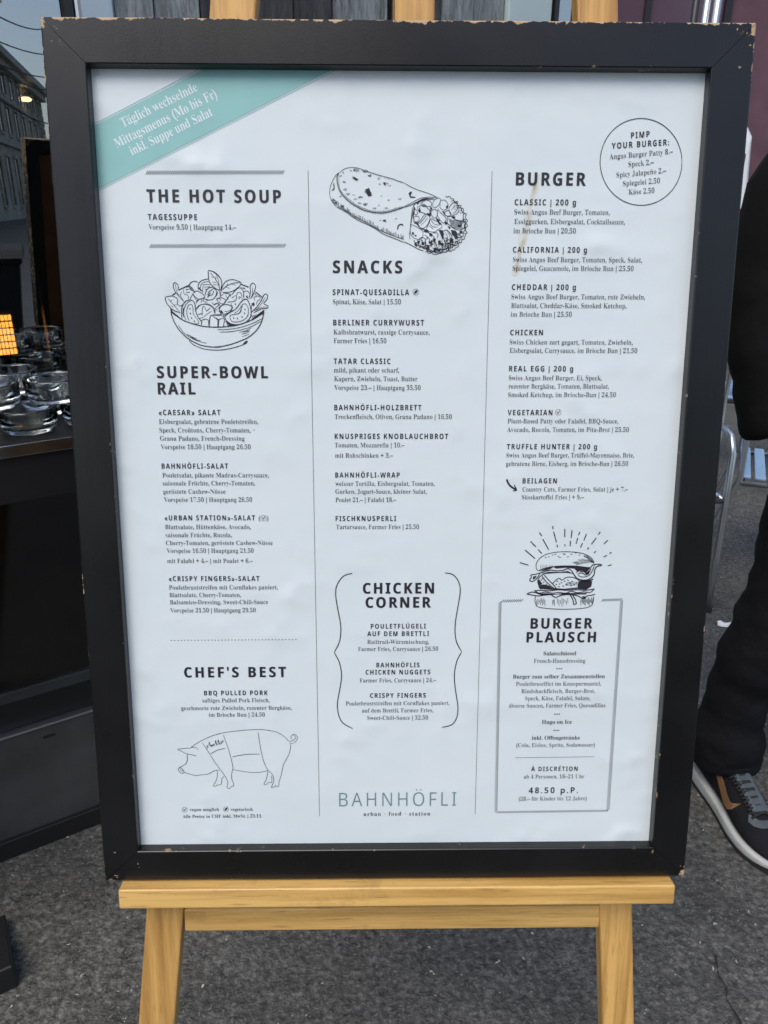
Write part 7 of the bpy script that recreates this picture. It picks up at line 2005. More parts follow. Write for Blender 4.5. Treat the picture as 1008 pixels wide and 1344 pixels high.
   (0.22, "-34.2,306.7 -34.4,305.6"),
   (0.22, "-32.8,306.4 -33.1,305.4"),
   (0.22, "-31.5,306 -31.8,304.9"),
   (0.22, "-30.1,305.6 -30.4,304"),
   (0.22, "-28.8,305.2 -29.1,303.9"),
   (0.22, "-27.4,304.8 -27.7,303.5"),
   (0.22, "-26.1,304.4 -26.4,303.5"),
   (0.22, "-24.8,304.1 -25,302.6"),
   (0.22, "-23.4,303.7 -23.7,302.9"),
   (0.22, "-22.1,303.3 -22.4,302.1"),
   (0.22, "-20.7,302.9 -21,301.4"),
   (0.22, "-19.4,302.5 -19.7,301.2"),
   (0.22, "-18,302.1 -18.3,300.8"),
   (0.22, "-16.7,301.8 -17,300.4"),
   (0.22, "-15.3,301.4 -15.6,300.6"),
   (0.22, "-14,301 -14.3,299"),
   (0.22, "-12.7,300.6 -12.9,299.1"),
   (0.22, "-11.3,300.2 -11.6,298.6"),
   (0.22, "-10,299.8 -10.2,297.9"),
   (0.22, "-8.6,299.4 -8.9,298.2"),
   (0.22, "-7.3,299.1 -7.5,298"),
   (0.22, "-5.9,298.7 -6.2,297.7"),
   (0.22, "-4.6,298.3 -4.8,297.3"),
   (0.22, "-3.2,297.9 -3.5,296.9"),
   (0.22, "-1.9,297.5 -2.1,296.5"),
   (0.22, "-0.5,297.1 -0.8,296.3"),
   (0.22, "0.8,296.7 0.6,295.5"),
   (0.22, "2.2,296.4 1.9,295.4"),
   (0.22, "3.5,296 3.3,294.9"),
   (0.45, "17,274.4 19,275.1 21.5,275.6 23.8,275.1 26,273.8 28,271.8 29.3,269.6 29.4,267.7 28.7,266.5 27.3,266.8 25.5,267.7 23.2,268.7 20.9,269.5 19.4,269.7 18.3,270.1 17.5,272.3 17,274.4"),
   (0.45, "19.6,276.8 21.8,278.8 24.7,280.5 27.6,280 29.8,278.7 30.4,276.8 29.9,275.1 28.1,274.7 26,275 24.7,275.9 23.4,276.8 21.3,276.9 19.6,276.8"),
   (0.45, "14.5,272.6 15.4,272.1 16.4,271.3 17,269.8 17.1,268.3 16.2,267.4 15.2,267.1 14.3,268 13.9,269.5 14.1,271.2 14.5,272.6"),
   (0.45, "13.9,265.2 15,265.8 16.5,266.2 17.8,265.7 18.7,264.7 18.7,263.1 18.1,261.6 16.7,261 15.2,261 14.3,261.7 13.8,262.8 13.7,264.1 13.9,265.2"),
   (0.45, "17.2,258.5 18.5,260.4 20.4,262.8 22.2,265.6 24.2,267.7 26.3,267.6 28,266.5 28.8,265.2 28.7,263.5 28.1,261.1 26.9,258.6 24.7,256.3 22.4,254.9 20.2,255.5 18.5,256.7 17.6,257.7 17.2,258.5"),
   (0.4, "19.1,259.2 20.1,260.3 21.6,262 22.9,263.5 24,264.7 24.9,265.8 25.5,266.5"),
   (0.3, "20.4,257.9 21.7,259.1 23.4,260.7 24.9,262.2 25.8,263.5 26.4,264.6 26.8,265.3"),
   (0.45, "29.9,269.6 30.7,271 31.8,272.3 33.5,272.2 35.1,271.4 35.9,270.1 36.1,268.4 35.6,266.3 34.5,264.7 32.9,264.5 31.3,265.3 30.4,267.5 29.9,269.6"),
   (0.45, "25.6,254.9 26.8,257.1 28.1,259.8 29,262.4 30,264.1 31.4,263.6 33.3,262.3 36.3,261.2 39.1,259.9 40.4,258 40.5,256.2 39.2,255.2 37.3,254.3 35.1,252.9 32.8,251.9 30.4,251.9 28.2,252.5 26.6,253.7 25.6,254.9"),
   (0.4, "30,262.9 30.6,261.8 31.5,260.4 32.7,259.2 34.4,258.6 36.4,258.2 37.8,258"),
   (0.4, "28.8,259.8 29.4,258.9 30.2,257.7 31.4,256.8 33.1,256.4 35.1,256.2 36.6,256.2"),
   (0.4, "28.2,257.4 29.5,256.5 31.4,255.2 32.7,254.3"),
   (0.45, "36.3,272.7 37.4,271 39,269 41,267.5 42.9,266 44,264.5 44.2,262.9 43.2,261 41.7,259.9 40.1,260.9 38.4,262.9 36.9,264.9 35.8,267.2 35.9,270.2 36.3,272.7"),
   (0.45, "42.8,269 43.9,270.4 45.4,271.5 47.2,270.6 48.6,269.1 48.8,267.7 48,266.6 46.1,266.3 44.2,266.6 43.3,267.8 42.8,269"),
   (0.4, "31.1,277.5 31.9,278.9 33,280.5 34.6,281.7 36.2,282.3 37.8,282.1 38.8,281.2 38.5,279.1 37.6,276.9 36.1,275.1 34.4,273.9 32.9,273.8 31.8,274.5 31.3,276 31.1,277.5"),
   (0.4, "38.8,279.9 40.5,280.5 42.6,280.6 44.6,279 45.9,276.9 46,275 45.3,273.3 43.9,272 42.1,271.5 40,272.2 38.2,273.9 38.3,277.1 38.8,279.9"),
   (0.5, "46.6,273.3 47.7,275.1 49.1,277 50.7,278 52.3,278.2 54.1,277.3 55.6,275.8 56.3,273.7 56.3,271.5 55.4,269.5 53.8,267.9 51.5,267.1 49.3,267.2 48.1,268.5 47.3,270.3 46.8,272 46.6,273.3"),
   (0.3, "48.6,271.5 49.5,272.3 50.8,273.5 51.8,274.5 52.2,275.5 52.3,276.4 52.3,277"),
   (0.4, "50.6,268.5 51.7,269.2 53.2,270.3 54.4,271.5 54.8,273 54.9,274.6 54.9,275.8"),
   (0.55, "45.5,265.4 46.5,265.7 47.9,266.1 49.3,266 50.6,265.2 51.8,264 53.3,263 55.2,262.5 57.3,262.2 59.1,261.8 60.5,261.3 61.7,260.7 62.4,260 62.6,258.8 62.4,257.5 61.8,256.3 60.8,255.2 59.5,254.3 58,253.8 56.1,253.9 54,254.4 52.1,255 50.8,255.7 49.8,256.6 48.8,257.5 47.6,258.1 46.4,258.8 45.6,259.9 45.3,261.7 45.4,263.8 45.5,265.4"),
   (0.4, "46.1,264.2 48.1,263.3 50.7,262.4 53.3,262.1 55.9,261.8 58.1,260.8 59.8,259.9"),
   (0.4, "46.5,262.9 48.5,262.1 51.1,261.3 53.7,260.9 56.2,260.7 58.3,259.9 59.8,259.2"),
   (0.4, "47,261.7 48.9,261 51.5,260.2 54.1,259.8 56.6,259.6 58.5,259 59.8,258.5"),
   (0.4, "47.4,260.5 49.3,259.8 51.9,259.1 54.5,258.7 56.9,258.5 58.7,258.1 59.8,257.7"),
   (0.4, "47.8,259.3 49.7,258.7 52.3,258 54.9,257.6 57.2,257.4 58.9,257.1 59.8,257"),
   (0.4, "48.2,258.1 50.2,257.5 52.7,256.9 55.3,256.5 57.6,256.3 59,256.2 59.9,256.3"),
   (0.4, "48.6,256.8 50.6,256.3 53.1,255.8 55.7,255.4 57.9,255.2 59.2,255.3 59.9,255.5"),
   (0.6, "41.8,252.5 43.2,253.4 45,253.8 47.1,252.2 49,250.1 50,248.2 50.3,246.4 50.1,244.4 49.1,242.7 46.9,241.6 44.6,241.4 43.4,242.9 42.6,245.1 41.9,247.3 41.5,249.4 41.6,251.2 41.8,252.5"),
   (0.35, "43.8,251.3 44.4,250.4 45.2,249.1 45.8,247.6 45.8,245.7 45.5,243.6 45.2,242.1"),
   (0.35, "45.7,252.5 46.5,251.2 47.6,249.4 48.4,247.6 48.4,246 48.1,244.4 47.8,243.3"),
   (0.5, "43.3,240.8 45.8,241.7 48.5,242.1 49.4,240.4 49.2,238.4 47.1,237.3 44.7,237.1 43.7,238.9 43.3,240.8"),
   (0.4, "11.4,258.5 13.3,257.8 15.9,256.7 19.1,255 21.8,253 22.6,250.9 22.4,248.7 21.6,246.5 19.9,245 17,245.2 14.1,246.2 12.1,247.9 10.8,249.9 10.3,252.4 10.4,254.8 10.9,257 11.4,258.5"),
   (0.5, "22.4,252.4 23.8,252.2 25.7,251.9 27.6,251.2 29.5,250.2 31.4,248.9 32.8,247.6 33.4,246 33.5,244.4 33.5,243.2"),
   (0.5, "23.7,249.4 25.1,248.6 26.9,247.5 28.3,246.3 28.9,245 29,243.6 29,242.6"),
   (0.5, "31.5,251.2 33,251.2 35.2,251.1 36.7,250.6 36.9,249.3 36.4,247.6 36.1,246.3"),
   (0.5, "17.3,243.8 18.3,244.8 19.6,246.1 21.2,246.9 23,246.6 25,245.7 26.4,245.1"),
   (0, "28.9,274.4 31.2,273.5 29.9,270.8 29,270.2"),
   (0, "35.2,264.7 38.4,262.3 37.2,260.5 34.5,263.5"),
   (0, "37.3,253.7 41.1,253.7 42.5,250.1 41.3,244.5 39.6,248.8"),
   (0, "48.9,253.8 53.4,253.2 56.1,249.5 52.3,247.6 50.3,250.1"),
   (0, "19.1,261 17.5,259.8 19.8,256.1 25,254 21.1,254 15.2,259.8"),
   (0, "40.2,270.8 42.8,270.2 43.5,267.8 45.5,265.4 42.2,267.8"),
   (0, "45.6,257.4 48.9,256.2 47.6,254.4"),
   (0, "16.7,243.8 19.9,243.5 18.7,240.1"),
   (0, "23.8,243.8 25.8,242.6 24.5,239.5"),
   (0, "27.7,243.8 31.6,242.6 30.3,240.8 28.4,241.4"),
   (0, "33,237.1 35.5,238.3 36.2,235.2 32.4,234"),
   (0, "40.7,242.7 42.7,240.2 40.7,238.3 39.4,240.8"),
   (0, "12.6,262.2 14.6,260.4 17.2,261 14.6,259.1"),
   (0, "49,246.4 51.7,245.2 50.5,240.2"),
   (0, "61.2,256.3 63.1,256.9 62.5,253.2"),
   (0, "54.3,243.3 56.2,244 55.6,240.9"),
   (0, "28.6,270.8 29.9,269 29.7,265.9 28.4,267.7"),
   (0, "12.1,251.8 14,251.2 13.7,249.3 12.1,249.3"),
   (0, "14,248.7 16.3,249.3 16,247.5"),
   (0.55, "43.4,284.3 43.9,283.6 44.7,283.1 45.6,283.4 46.6,283.8 47.4,283.6 48,283.1 48.4,282.2 48.9,281.5 49.9,281.6 50.9,281.8 51.2,280.8 51.4,279.7 51.8,279 52.5,278.7 53.9,279.2 55.1,279.4 55,278.2 54.7,276.8 55,276.1 55.7,275.7 57.1,275.9 58.3,276 58,274.8 57.6,273.6 58.6,273.4 59.8,273.3 60.3,272.7 60.5,271.9 60.5,271 60.5,270.2 60.7,269.5 61.2,269 62.5,268.6 63.5,268.2 63.2,267.3 62.7,266.4 62.6,265.6 62.8,264.9 63.1,264.2 63.6,263.5 64.2,262.9 64.6,262.2 64.2,261.4 63.7,260.6 63.3,259.9 63.3,259.1 64.3,258.4 65.1,257.7 64.3,257 63.3,256.3 63,255.6 63,254.9 62.7,254.2 62.6,253.5 63.8,252.5 64.7,251.5 63.9,251 62.9,250.5 63,249.6 63.1,248.8 62.6,248.2 62.1,247.6 62.3,246.6 62.4,245.8 61.4,245.5 60.2,245.2 59.7,244.6 59.4,244 59.4,243 59.2,242.3 58.1,242.2 56.9,242.2 56.6,241.4 56.6,240.5 56.5,239.6 56.2,238.8 55.5,238.4 54.7,238.1 54,237.8 53.3,237.3 53.1,236.4 52.7,235.6 51.7,235.7 50.7,235.8 50.1,235.2 49.6,234.5 48.8,234.4 47.9,234.6 47,234.7 46.1,234.7 45.5,234.1 44.9,233.6 44.2,233.5 43.3,233.6 42.5,233.7 41.8,233.7 41.1,233.3 40.4,232.9 39.6,233 38.8,233.1 38.1,232.7 37.3,232.2 36.5,231.8 35.7,231.6 34.9,231.6 34.1,231.6 33.3,231.5 32.5,231.5 31.8,232.3 31.2,233.1 30.3,233 29.4,232.6 28.5,232.5 27.7,232.6 27.2,233.4 26.6,234.2 25.6,234 24.7,233.7"),
   (0.5, "48.6,279.2 49.7,279.7 51,280.1 51.6,279.8 52.2,279.2 52.9,278.9 53.6,278.5 54.1,277.9 54.5,277.2 55,276.6 55.4,276 55.7,275.2 56,274.4 56.7,274 57.5,273.7 58.2,273.3 58.7,272.7 58.8,271.9 58.9,271.1 59.3,270.4 59.8,269.8 60.6,269.4 61.1,268.8 60.7,267.9 60.2,266.9 60.5,266.2 60.8,265.6 60.5,264.8 60.5,264 61.7,263.5 62.9,263 62.8,262.2 62.5,261.4 62.7,260.7 62.8,260 62.3,259.2 61.7,258.5 61.5,257.8 61.6,257.1 61.8,256.4 62.2,255.6 62.7,254.8 63,254 62.3,253.4 61.4,252.8 61.2,252.1 61.2,251.4 60.9,250.7 60.7,250 61.1,249.1 61.2,248.2 60,248 58.8,247.7 59.4,246.6 59.8,245.5 58.5,245.5 57.2,245.4 57.3,244.4 57.8,243.2 57.5,242.5 56.9,242 56.1,241.7 55.3,241.4 55.1,240.6 54.7,239.8 53.8,239.7 52.8,239.7 52.1,239.5 51.4,239.2 51,238.5 50.5,237.9 49.8,237.7 49.1,237.4 48.7,236.5 48.3,235.7 47.6,235.5 46.8,235.4 46.1,235.1 45.4,234.7 44.8,234 44.2,233.5 43.4,233.5 42.5,233.6 41.7,233.5 41,233.3 40.2,232.9 39.5,232.6 38.7,232.5 37.9,232.6 37.1,232.8 36.3,233.1 35.5,233.6 34.8,234.1 34,234.1 33.3,233.9 32.4,233.7 31.6,233.5 30.8,233.6 30.1,233.8 29.3,233.8 28.5,233.9 27.8,234.3 27.1,234.8 26.4,235.2 25.8,235.6 25.3,236.4 24.9,237.2 24,237.1 23.1,237.1 22.6,237.9 22.4,238.8"),
   (0.55, "59,251.5 58.1,251.2 57.2,250.9 56.5,250.6 56.3,250.1 57.6,249.1 58.9,248 58.8,247.5 58.1,247.1 57.1,247 55.9,247 55.1,246.9 54.7,246.5 55.5,245.4 56.3,244.3 56.2,243.7 55.5,243.5 54.3,243.7 53.2,243.8 53.6,242.8 54.2,241.6 54,241.1 53.5,240.8 52.8,240.6 52,240.6 51.3,240.6 50.5,240.6 49.9,240.6 49.2,240.5 48.8,240.3 48.4,239.9 48.3,239.2 48.3,238.3 48.1,237.6 47.8,237 47.3,236.7 46.6,236.7 45.8,237.2 45,237.4 44.9,236.3 44.8,235.3 43.8,236.2 42.9,237.2 42.6,236.2 42.4,235.2 41.7,235.6 40.9,236.3 40.3,236.5 39.8,236.6 39.3,236.3 38.8,235.8 38.4,234.6 38,233.8 37.4,234.5 36.7,235.5 36.2,236 35.6,236.2 35.1,235.4 34.5,234.7 34,234.9 33.4,235.2 32.9,234.9 32.3,234.6 31.7,234.6 31.1,234.7 30.5,234.7 29.9,234.5 29.2,234.2 28.6,234.2 28.4,235.2 28.1,236.3 27.4,236 26.7,235.7 26.5,236.6 26.3,237.7 25.8,237.7 25.2,237.7 24.9,238.3 24.5,238.6 23.3,237.8 22.2,237 22.2,238 22.2,239 21.5,239 20.6,238.7 19.8,238.8 19.3,239"),
   (0.6, "50.7,243.9 50.1,243.8 49.5,243.5 49.2,243.2 49,242.7 49,242 49,241.4 48.6,241.1 47.9,240.9 47,241.2 46.3,241.1 46.9,239.7 47.4,238.3 46.8,238.2 46,238.3 45.7,237.7 45.5,237 45.1,236.7 44.5,236.6 43.8,236.5 43.2,236.5 42.8,236.1 42.3,235.7 41.8,235.6 41.1,235.7 40.4,236.1 39.7,236.3 39.3,235.6 39,234.7 38.6,234.1 38,234.1 37.1,235.4 36.3,236.8 35.8,236.8 35.3,236.5 34.8,236.5 34.3,236.4 33.8,236 33.3,235.4 32.7,234.5 32.1,234 31.6,234.6 31,235.2 30.4,234.7 29.7,234.2 29.4,235.2 29,236.1 28.4,236 27.7,235.7 27.4,236.4 27.1,237.1 26.3,236.6 25.5,236.1 25.2,236.8 25.1,237.7 24.9,238.5 24.6,239 23.8,238.7 22.9,238.2 22.3,238.2 21.7,238.3 20.7,237.9 20,237.9 20.3,239.1 20.5,240.2 19.4,239.8 18.1,239.2 17.6,239.5 17.5,240.2 18.2,241.5 18.6,242.6 17.5,242.3 16,241.9 15.3,242.1 14.9,242.4 14.4,242.8 14.1,243.3 14.2,244 14.4,244.7"),
   (0.4, "40,238.4 40.1,238.3 40.3,238.1 40.4,238.2 40.5,238.4"),
   (0.4, "34,243 34.3,242.6 34.6,242.3 34.9,242.5 35.1,242.7"),
   (0.6, "49.3,244.3 48.9,244.3 48.4,244.2 48.4,243.9 48.5,243.6"),
   (0.6, "42.7,243.2 43.1,243.6 43.3,244.1 43.1,244.3 42.7,244.5"),
   (0.6, "33.2,241 33.7,241.5 34.1,242.1 33.8,242.5 33.3,242.7"),
   (0.9, "41.8,235.9 42,235.8 42.3,235.7 42.5,235.9 42.5,236.1"),
   (0.4, "42.2,237.1 41.8,236.6 41.5,236.1 41.9,235.8 42.3,235.6"),
   (0.4, "49,239.8 48.9,240.3 48.6,240.8 48.2,240.8 47.8,240.6"),
   (0.9, "46.8,241.3 47.4,241.4 47.9,241.7 47.8,242 47.5,242.3"),
   (0.6, "46.3,243.1 46.2,242.8 46.3,242.4 46.6,242.4 46.8,242.4"),
   (0.4, "42.2,234 42.8,233.7 43.4,233.4 43.7,233.8 43.8,234.2"),
   (0.9, "25.3,241.2 25,241.6 24.7,242.1 24.4,241.9 24.1,241.7"),
   (0.9, "44.2,241 44.7,240.9 45.3,240.8 45.4,241.2 45.4,241.5"),
   (0.9, "36.6,233.4 36.1,233.6 35.6,233.7 35.4,233.4 35.4,233.1"),
   (0.4, "47.7,245.1 47.1,245.3 46.5,245.4 46.4,245 46.4,244.6"),
   (0.4, "29.6,239.4 29.1,239.8 28.5,240 28.2,239.7 28.1,239.3"),
   (0.6, "38.8,242.2 38.8,242.1 38.7,241.9 38.9,241.8 39,241.8"),
   (0.9, "39.5,240.6 39.2,240.5 38.9,240.3 39,240 39.1,239.8"),
   (0.4, "31,243.7 31.5,244 31.9,244.4 31.7,244.8 31.4,245"),
   (0.4, "34.8,240.2 35.1,239.6 35.4,239.1 35.9,239.2 36.2,239.5"),
   (0.6, "45.3,246.6 45.5,246.7 45.8,246.8 45.8,247 45.7,247.1"),
   (0.9, "44.4,241.1 44.3,241.7 44.1,242.2 43.7,242.2 43.4,242"),
   (0.9, "48.1,243.1 48.7,242.8 49.3,242.5 49.6,242.8 49.7,243.3"),
   (0.9, "25.7,235.5 25.8,235.7 25.8,235.8 25.7,235.9 25.6,235.9"),
   (0.9, "51,241.3 50.6,241.2 50.2,241.1 50.3,240.8 50.4,240.5"),
   (0.9, "31,242.6 31,242.4 31,242.2 31.2,242.2 31.3,242.2"),
   (0.4, "52.2,243.8 51.9,243.5 51.7,243.2 51.9,243 52.1,242.9"),
   (0.4, "38,241 37.6,240.7 37.3,240.3 37.5,240 37.8,239.7"),
   (0.6, "52,239.9 52.5,239.5 53.1,239.2 53.4,239.5 53.6,239.9"),
   (0.9, "33.6,234 33.9,233.5 34.3,233.1 34.7,233.3 34.9,233.6"),
   (0.6, "42.3,239.1 42.7,238.6 43.3,238.2 43.6,238.4 43.9,238.8"),
   (0.6, "44.1,246.1 43.9,246.4 43.7,246.7 43.5,246.6 43.3,246.4"),
   (0.9, "41.8,238.6 41.4,238.2 41.1,237.8 41.3,237.5 41.7,237.3"),
   (0.6, "49.6,242.9 49.1,242.5 48.7,242.1 49,241.7 49.3,241.5"),
   (0.6, "39.7,236.3 40.2,236.3 40.8,236.5 40.8,236.8 40.7,237.2"),
   (0.6, "35.1,238.9 35.6,239.3 36,239.7 35.8,240 35.4,240.3"),
   (0.9, "35.4,240.7 35.2,240.9 35,241.2 34.8,241.1 34.6,240.9"),
   (0.9, "51.4,242.9 51.5,242.6 51.6,242.3 51.8,242.4 52,242.5"),
   (0.6, "29.5,241.5 29.7,241.3 29.9,241.1 30.1,241.2 30.2,241.4"),
   (0.9, "44.2,240.6 44.2,241.1 44.2,241.6 43.8,241.7 43.5,241.7"),
   (0.4, "37.4,238 37.8,238.3 38.2,238.8 37.9,239.1 37.6,239.3"),
   (0.6, "31.7,237.6 32.3,237.1 32.9,236.7 33.3,237 33.6,237.4"),
   (0.9, "25.1,243.7 25,244.1 24.9,244.5 24.6,244.5 24.4,244.3"),
   (0.9, "40.3,235 40.7,234.6 41.2,234.4 41.5,234.6 41.7,235"),
   (0.6, "50.4,239.8 50.3,240.2 50.2,240.5 50,240.5 49.7,240.4"),
   (0.9, "49.1,243.5 48.7,243.8 48.3,244.1 48,243.8 47.9,243.5"),
   (0.4, "49.6,246.9 49.4,246.6 49.3,246.3 49.4,246.2 49.7,246.1"),
   (0.6, "49.8,244 49.8,244.4 49.7,244.7 49.4,244.7 49.1,244.7"),
   (0.6, "28.9,244.1 28.9,244.6 28.9,245 28.6,245.1 28.3,245"),
   (0.9, "29.8,239.2 30,239.5 30.2,239.9 30,240.1 29.7,240.2"),
   (0.9, "30.5,240 30.9,240.3 31.3,240.8 31.1,241.1 30.7,241.3"),
   (0.9, "21,244.7 21.3,244.4 21.7,244.2 21.9,244.4 22,244.7"),
   (0.4, "45.2,244.9 45.4,244.4 45.7,244 46.1,244.1 46.4,244.3"),
   (0.9, "31.9,242.7 31.4,243.1 30.8,243.4 30.4,243.1 30.2,242.7"),
   (0.4, "25,240 24.8,240 24.6,240 24.6,239.8 24.6,239.7"),
   (0.4, "21,241.4 21.5,241 22,240.7 22.4,241 22.6,241.3"),
   (0.9, "50.7,245 50.5,245.1 50.3,245.1 50.2,245 50.2,244.8"),
   (0.9, "44.8,236.8 44.9,236.7 45.1,236.6 45.2,236.7 45.3,236.8"),
   (0.4, "26,236.8 25.6,237.3 25,237.6 24.7,237.4 24.5,237"),
   (0.4, "31,235 30.6,235.3 30.2,235.5 30,235.3 29.8,235"),
   (0.6, "53.5,242.1 53.3,242.4 53,242.7 52.8,242.5 52.7,242.4"),
   (0.9, "50.4,239 50.4,238.5 50.4,238 50.8,237.9 51.2,238"),
   (0.9, "45.4,239 45.1,239 44.9,238.9 44.9,238.8 45,238.6"),
   (0.6, "18.6,244.1 18.9,243.7 19.3,243.3 19.6,243.5 19.8,243.8"),
   (0.9, "48.1,246.1 48.2,245.9 48.4,245.6 48.6,245.7 48.7,245.8"),
   (0.6, "38.3,236.7 38.3,236.8 38.2,236.8 38.2,236.8 38.2,236.8"),
   (0.9, "33.6,234.8 33.6,234.7 33.6,234.6 33.7,234.6 33.7,234.6"),
   (0.9, "46.8,239.7 46.4,239.6 46,239.5 46,239.2 46.1,239"),
   (0.4, "41.8,237 41.5,236.5 41.3,235.9 41.7,235.6 42.1,235.5"),
   (0.6, "34.4,234.6 34,235 33.5,235.2 33.2,235 33,234.6"),
   (0.4, "43,242.8 43.3,242.8 43.6,242.9 43.6,243.1 43.5,243.3"),
   (0.9, "22.3,240.7 22.5,240.5 22.8,240.3 23,240.5 23.1,240.7"),
   (0.4, "49.6,244.2 49.2,244.2 48.8,244.1 48.8,243.8 48.9,243.5"),
   (0.4, "20.2,244 20.8,243.6 21.4,243.4 21.6,243.8 21.7,244.2"),
   (0.6, "45.8,244.1 46.1,244.3 46.3,244.6 46.2,244.8 46,245"),
   (0.4, "52.5,241.2 52.7,240.8 53,240.5 53.3,240.6 53.5,240.8"),
   (0.6, "39.5,233.5 39.9,233.5 40.3,233.5 40.4,233.7 40.4,234"),
   (0.9, "22.6,246.9 22.5,246.9 22.4,247 22.3,246.9 22.3,246.8"),
   (0.4, "36.8,234.2 36.6,234.3 36.3,234.5 36.2,234.3 36.1,234.2"),
   (0.6, "45.4,237.1 45.1,237 44.7,237 44.8,236.7 44.8,236.5"),
   (0.6, "40.9,243.1 40.8,243.4 40.6,243.7 40.4,243.7 40.1,243.5"),
   (0.9, "47.3,237.1 46.7,237.5 46.1,237.8 45.8,237.5 45.6,237.1"),
   (0.6, "47.7,236 47.1,235.9 46.6,235.8 46.7,235.4 46.9,235.1"),
   (0.6, "30.3,240.1 30.4,239.9 30.5,239.7 30.7,239.7 30.9,239.8"),
   (0.4, "47.2,237.7 46.7,237.2 46.4,236.6 46.7,236.3 47.2,236.1"),
   (0.6, "38,242.1 37.6,242.2 37.2,242.2 37.1,241.9 37.2,241.7"),
   (0.9, "50.5,240.5 50.9,240 51.3,239.5 51.8,239.7 52.1,240"),
   (0.4, "47.2,239.2 47.3,239.5 47.4,239.7 47.2,239.8 47,239.8"),
   (0.4, "43.1,236 43.6,236 44,236.2 44,236.5 43.9,236.8"),
   (0.4, "39.4,233.7 39.2,233.3 39,232.9 39.3,232.7 39.6,232.6"),
   (0.4, "43.8,243 43.7,242.7 43.6,242.5 43.8,242.4 44,242.3"),
   (0.9, "48.1,239.6 48.5,239.5 48.9,239.5 49,239.7 49,240"),
   (0.6, "35.6,235.9 36.1,235.5 36.7,235.2 37,235.5 37.2,235.9"),
   (0.6, "31.3,240.3 31.9,240.6 32.4,240.9 32.3,241.3 32,241.7"),
   (0.6, "26.9,238.2 27.4,238.2 27.9,238.3 27.9,238.7 27.8,239"),
   (0.9, "49.2,245.1 49.3,244.6 49.4,244.2 49.7,244.3 50,244.4"),
   (0.6, "24.8,239.3 25.2,239.7 25.4,240.1 25.2,240.4 24.8,240.5"),
   (0.4, "34.7,240.2 34.3,240.1 33.9,240 33.9,239.7 34.1,239.4"),
   (0.6, "43.3,240.1 43.7,239.7 44.1,239.4 44.4,239.7 44.6,240"),
   (0.6, "48.6,245.3 49,245.5 49.3,245.8 49.2,246.1 48.9,246.3"),
   (0.4, "47.6,245.5 47.5,245.5 47.4,245.5 47.4,245.5 47.3,245.4"),
   (0.6, "27.5,245.8 27.1,246.2 26.6,246.7 26.2,246.4 25.9,246.1"),
   (0.4, "51.4,242.2 51,242.4 50.7,242.6 50.5,242.4 50.3,242.2"),
   (0.9, "30.3,243.1 30.5,243.5 30.7,243.9 30.4,244.1 30.1,244.1"),
   (0.6, "33.6,238.9 33.7,238.8 33.8,238.7 33.9,238.7 33.9,238.8"),
   (0.9, "43.8,244 44.4,243.7 45,243.6 45.2,243.9 45.3,244.4"),
   (0.6, "22.7,242.4 22.9,241.9 23.2,241.4 23.6,241.5 24,241.8"),
   (0.4, "44.5,239.2 44.5,239.5 44.4,239.9 44.1,239.9 43.9,239.9"),
   (0.9, "24.1,237.2 23.8,236.9 23.7,236.6 23.9,236.4 24.2,236.4"),
   (0.9, "25.6,240.5 26.1,239.9 26.7,239.5 27.1,239.7 27.4,240.2"),
   (0.9, "30,239.4 30.2,239 30.4,238.7 30.6,238.8 30.8,239"),
   (0.6, "42.4,241.6 42.3,241.3 42.4,241 42.6,240.9 42.8,241"),
   (0.9, "46,245.4 45.6,245.7 45.1,246 44.8,245.7 44.6,245.4"),
   (0.6, "46.1,237.3 46.4,237.7 46.7,238.2 46.3,238.5 45.9,238.6"),
   (0.6, "20.2,238 19.7,238.2 19.2,238.3 19,238 18.9,237.6"),
   (0.9, "36.2,236.7 36.5,237 36.8,237.4 36.6,237.7 36.3,237.9"),
   (0.9, "25.9,236 26.3,235.4 26.7,234.9 27.1,235.1 27.5,235.4"),
   (0.6, "42.7,235 42.8,235.2 42.7,235.5 42.6,235.5 42.4,235.5"),
   (0.6, "18,241.1 18.2,241.1 18.4,241.1 18.5,241.2 18.4,241.4"),
   (0.4, "26,239.1 26.3,239.2 26.5,239.3 26.5,239.5 26.4,239.7"),
   (0.45, "58.6,257.5 58.6,257.6 58.5,257.8 58.4,257.8 58.3,257.7"),
   (0.45, "52.6,274.9 52,274.6 51.6,274.2 51.8,273.9 52.1,273.6"),
   (0.45, "61.5,262 61.8,261.8 62.2,261.5 62.5,261.8 62.6,262.1"),
   (0.45, "60.9,261.9 61.3,261.5 61.9,261.3 62.2,261.6 62.3,262"),
   (0.45, "58.5,261.6 58.9,262 59.2,262.4 58.9,262.7 58.6,262.9"),
   (0.45, "59.1,269.6 59.2,269.5 59.4,269.6 59.4,269.6 59.4,269.7"),
   (0.3, "60,261.8 60.4,261.8 60.9,261.9 60.9,262.2 60.8,262.5"),
   (0.3, "52.7,272.1 52.3,272.3 52,272.4 51.8,272.2 51.7,272"),
   (0.45, "54.7,273.3 55.1,273.5 55.4,273.7 55.3,274 55.1,274.2"),
   (0.3, "58.5,248 58.6,247.6 58.8,247.2 59.1,247.3 59.4,247.4"),
   (0.45, "59.1,260.6 58.7,261.1 58.1,261.5 57.7,261.2 57.5,260.8"),
   (0.45, "58.2,271.6 58.4,271.4 58.6,271.1 58.8,271.2 58.9,271.4"),
   (0.3, "53.4,272.3 53.2,272.5 53,272.7 52.8,272.6 52.7,272.5"),
   (0.45, "59.8,263 60,263 60.3,263 60.3,263.2 60.2,263.3"),
   (0.45, "59.2,258.3 58.9,258.7 58.6,259 58.4,258.8 58.2,258.6"),
   (0.3, "53.8,274.8 54.2,275.3 54.4,275.7 54.1,276 53.8,276.2"),
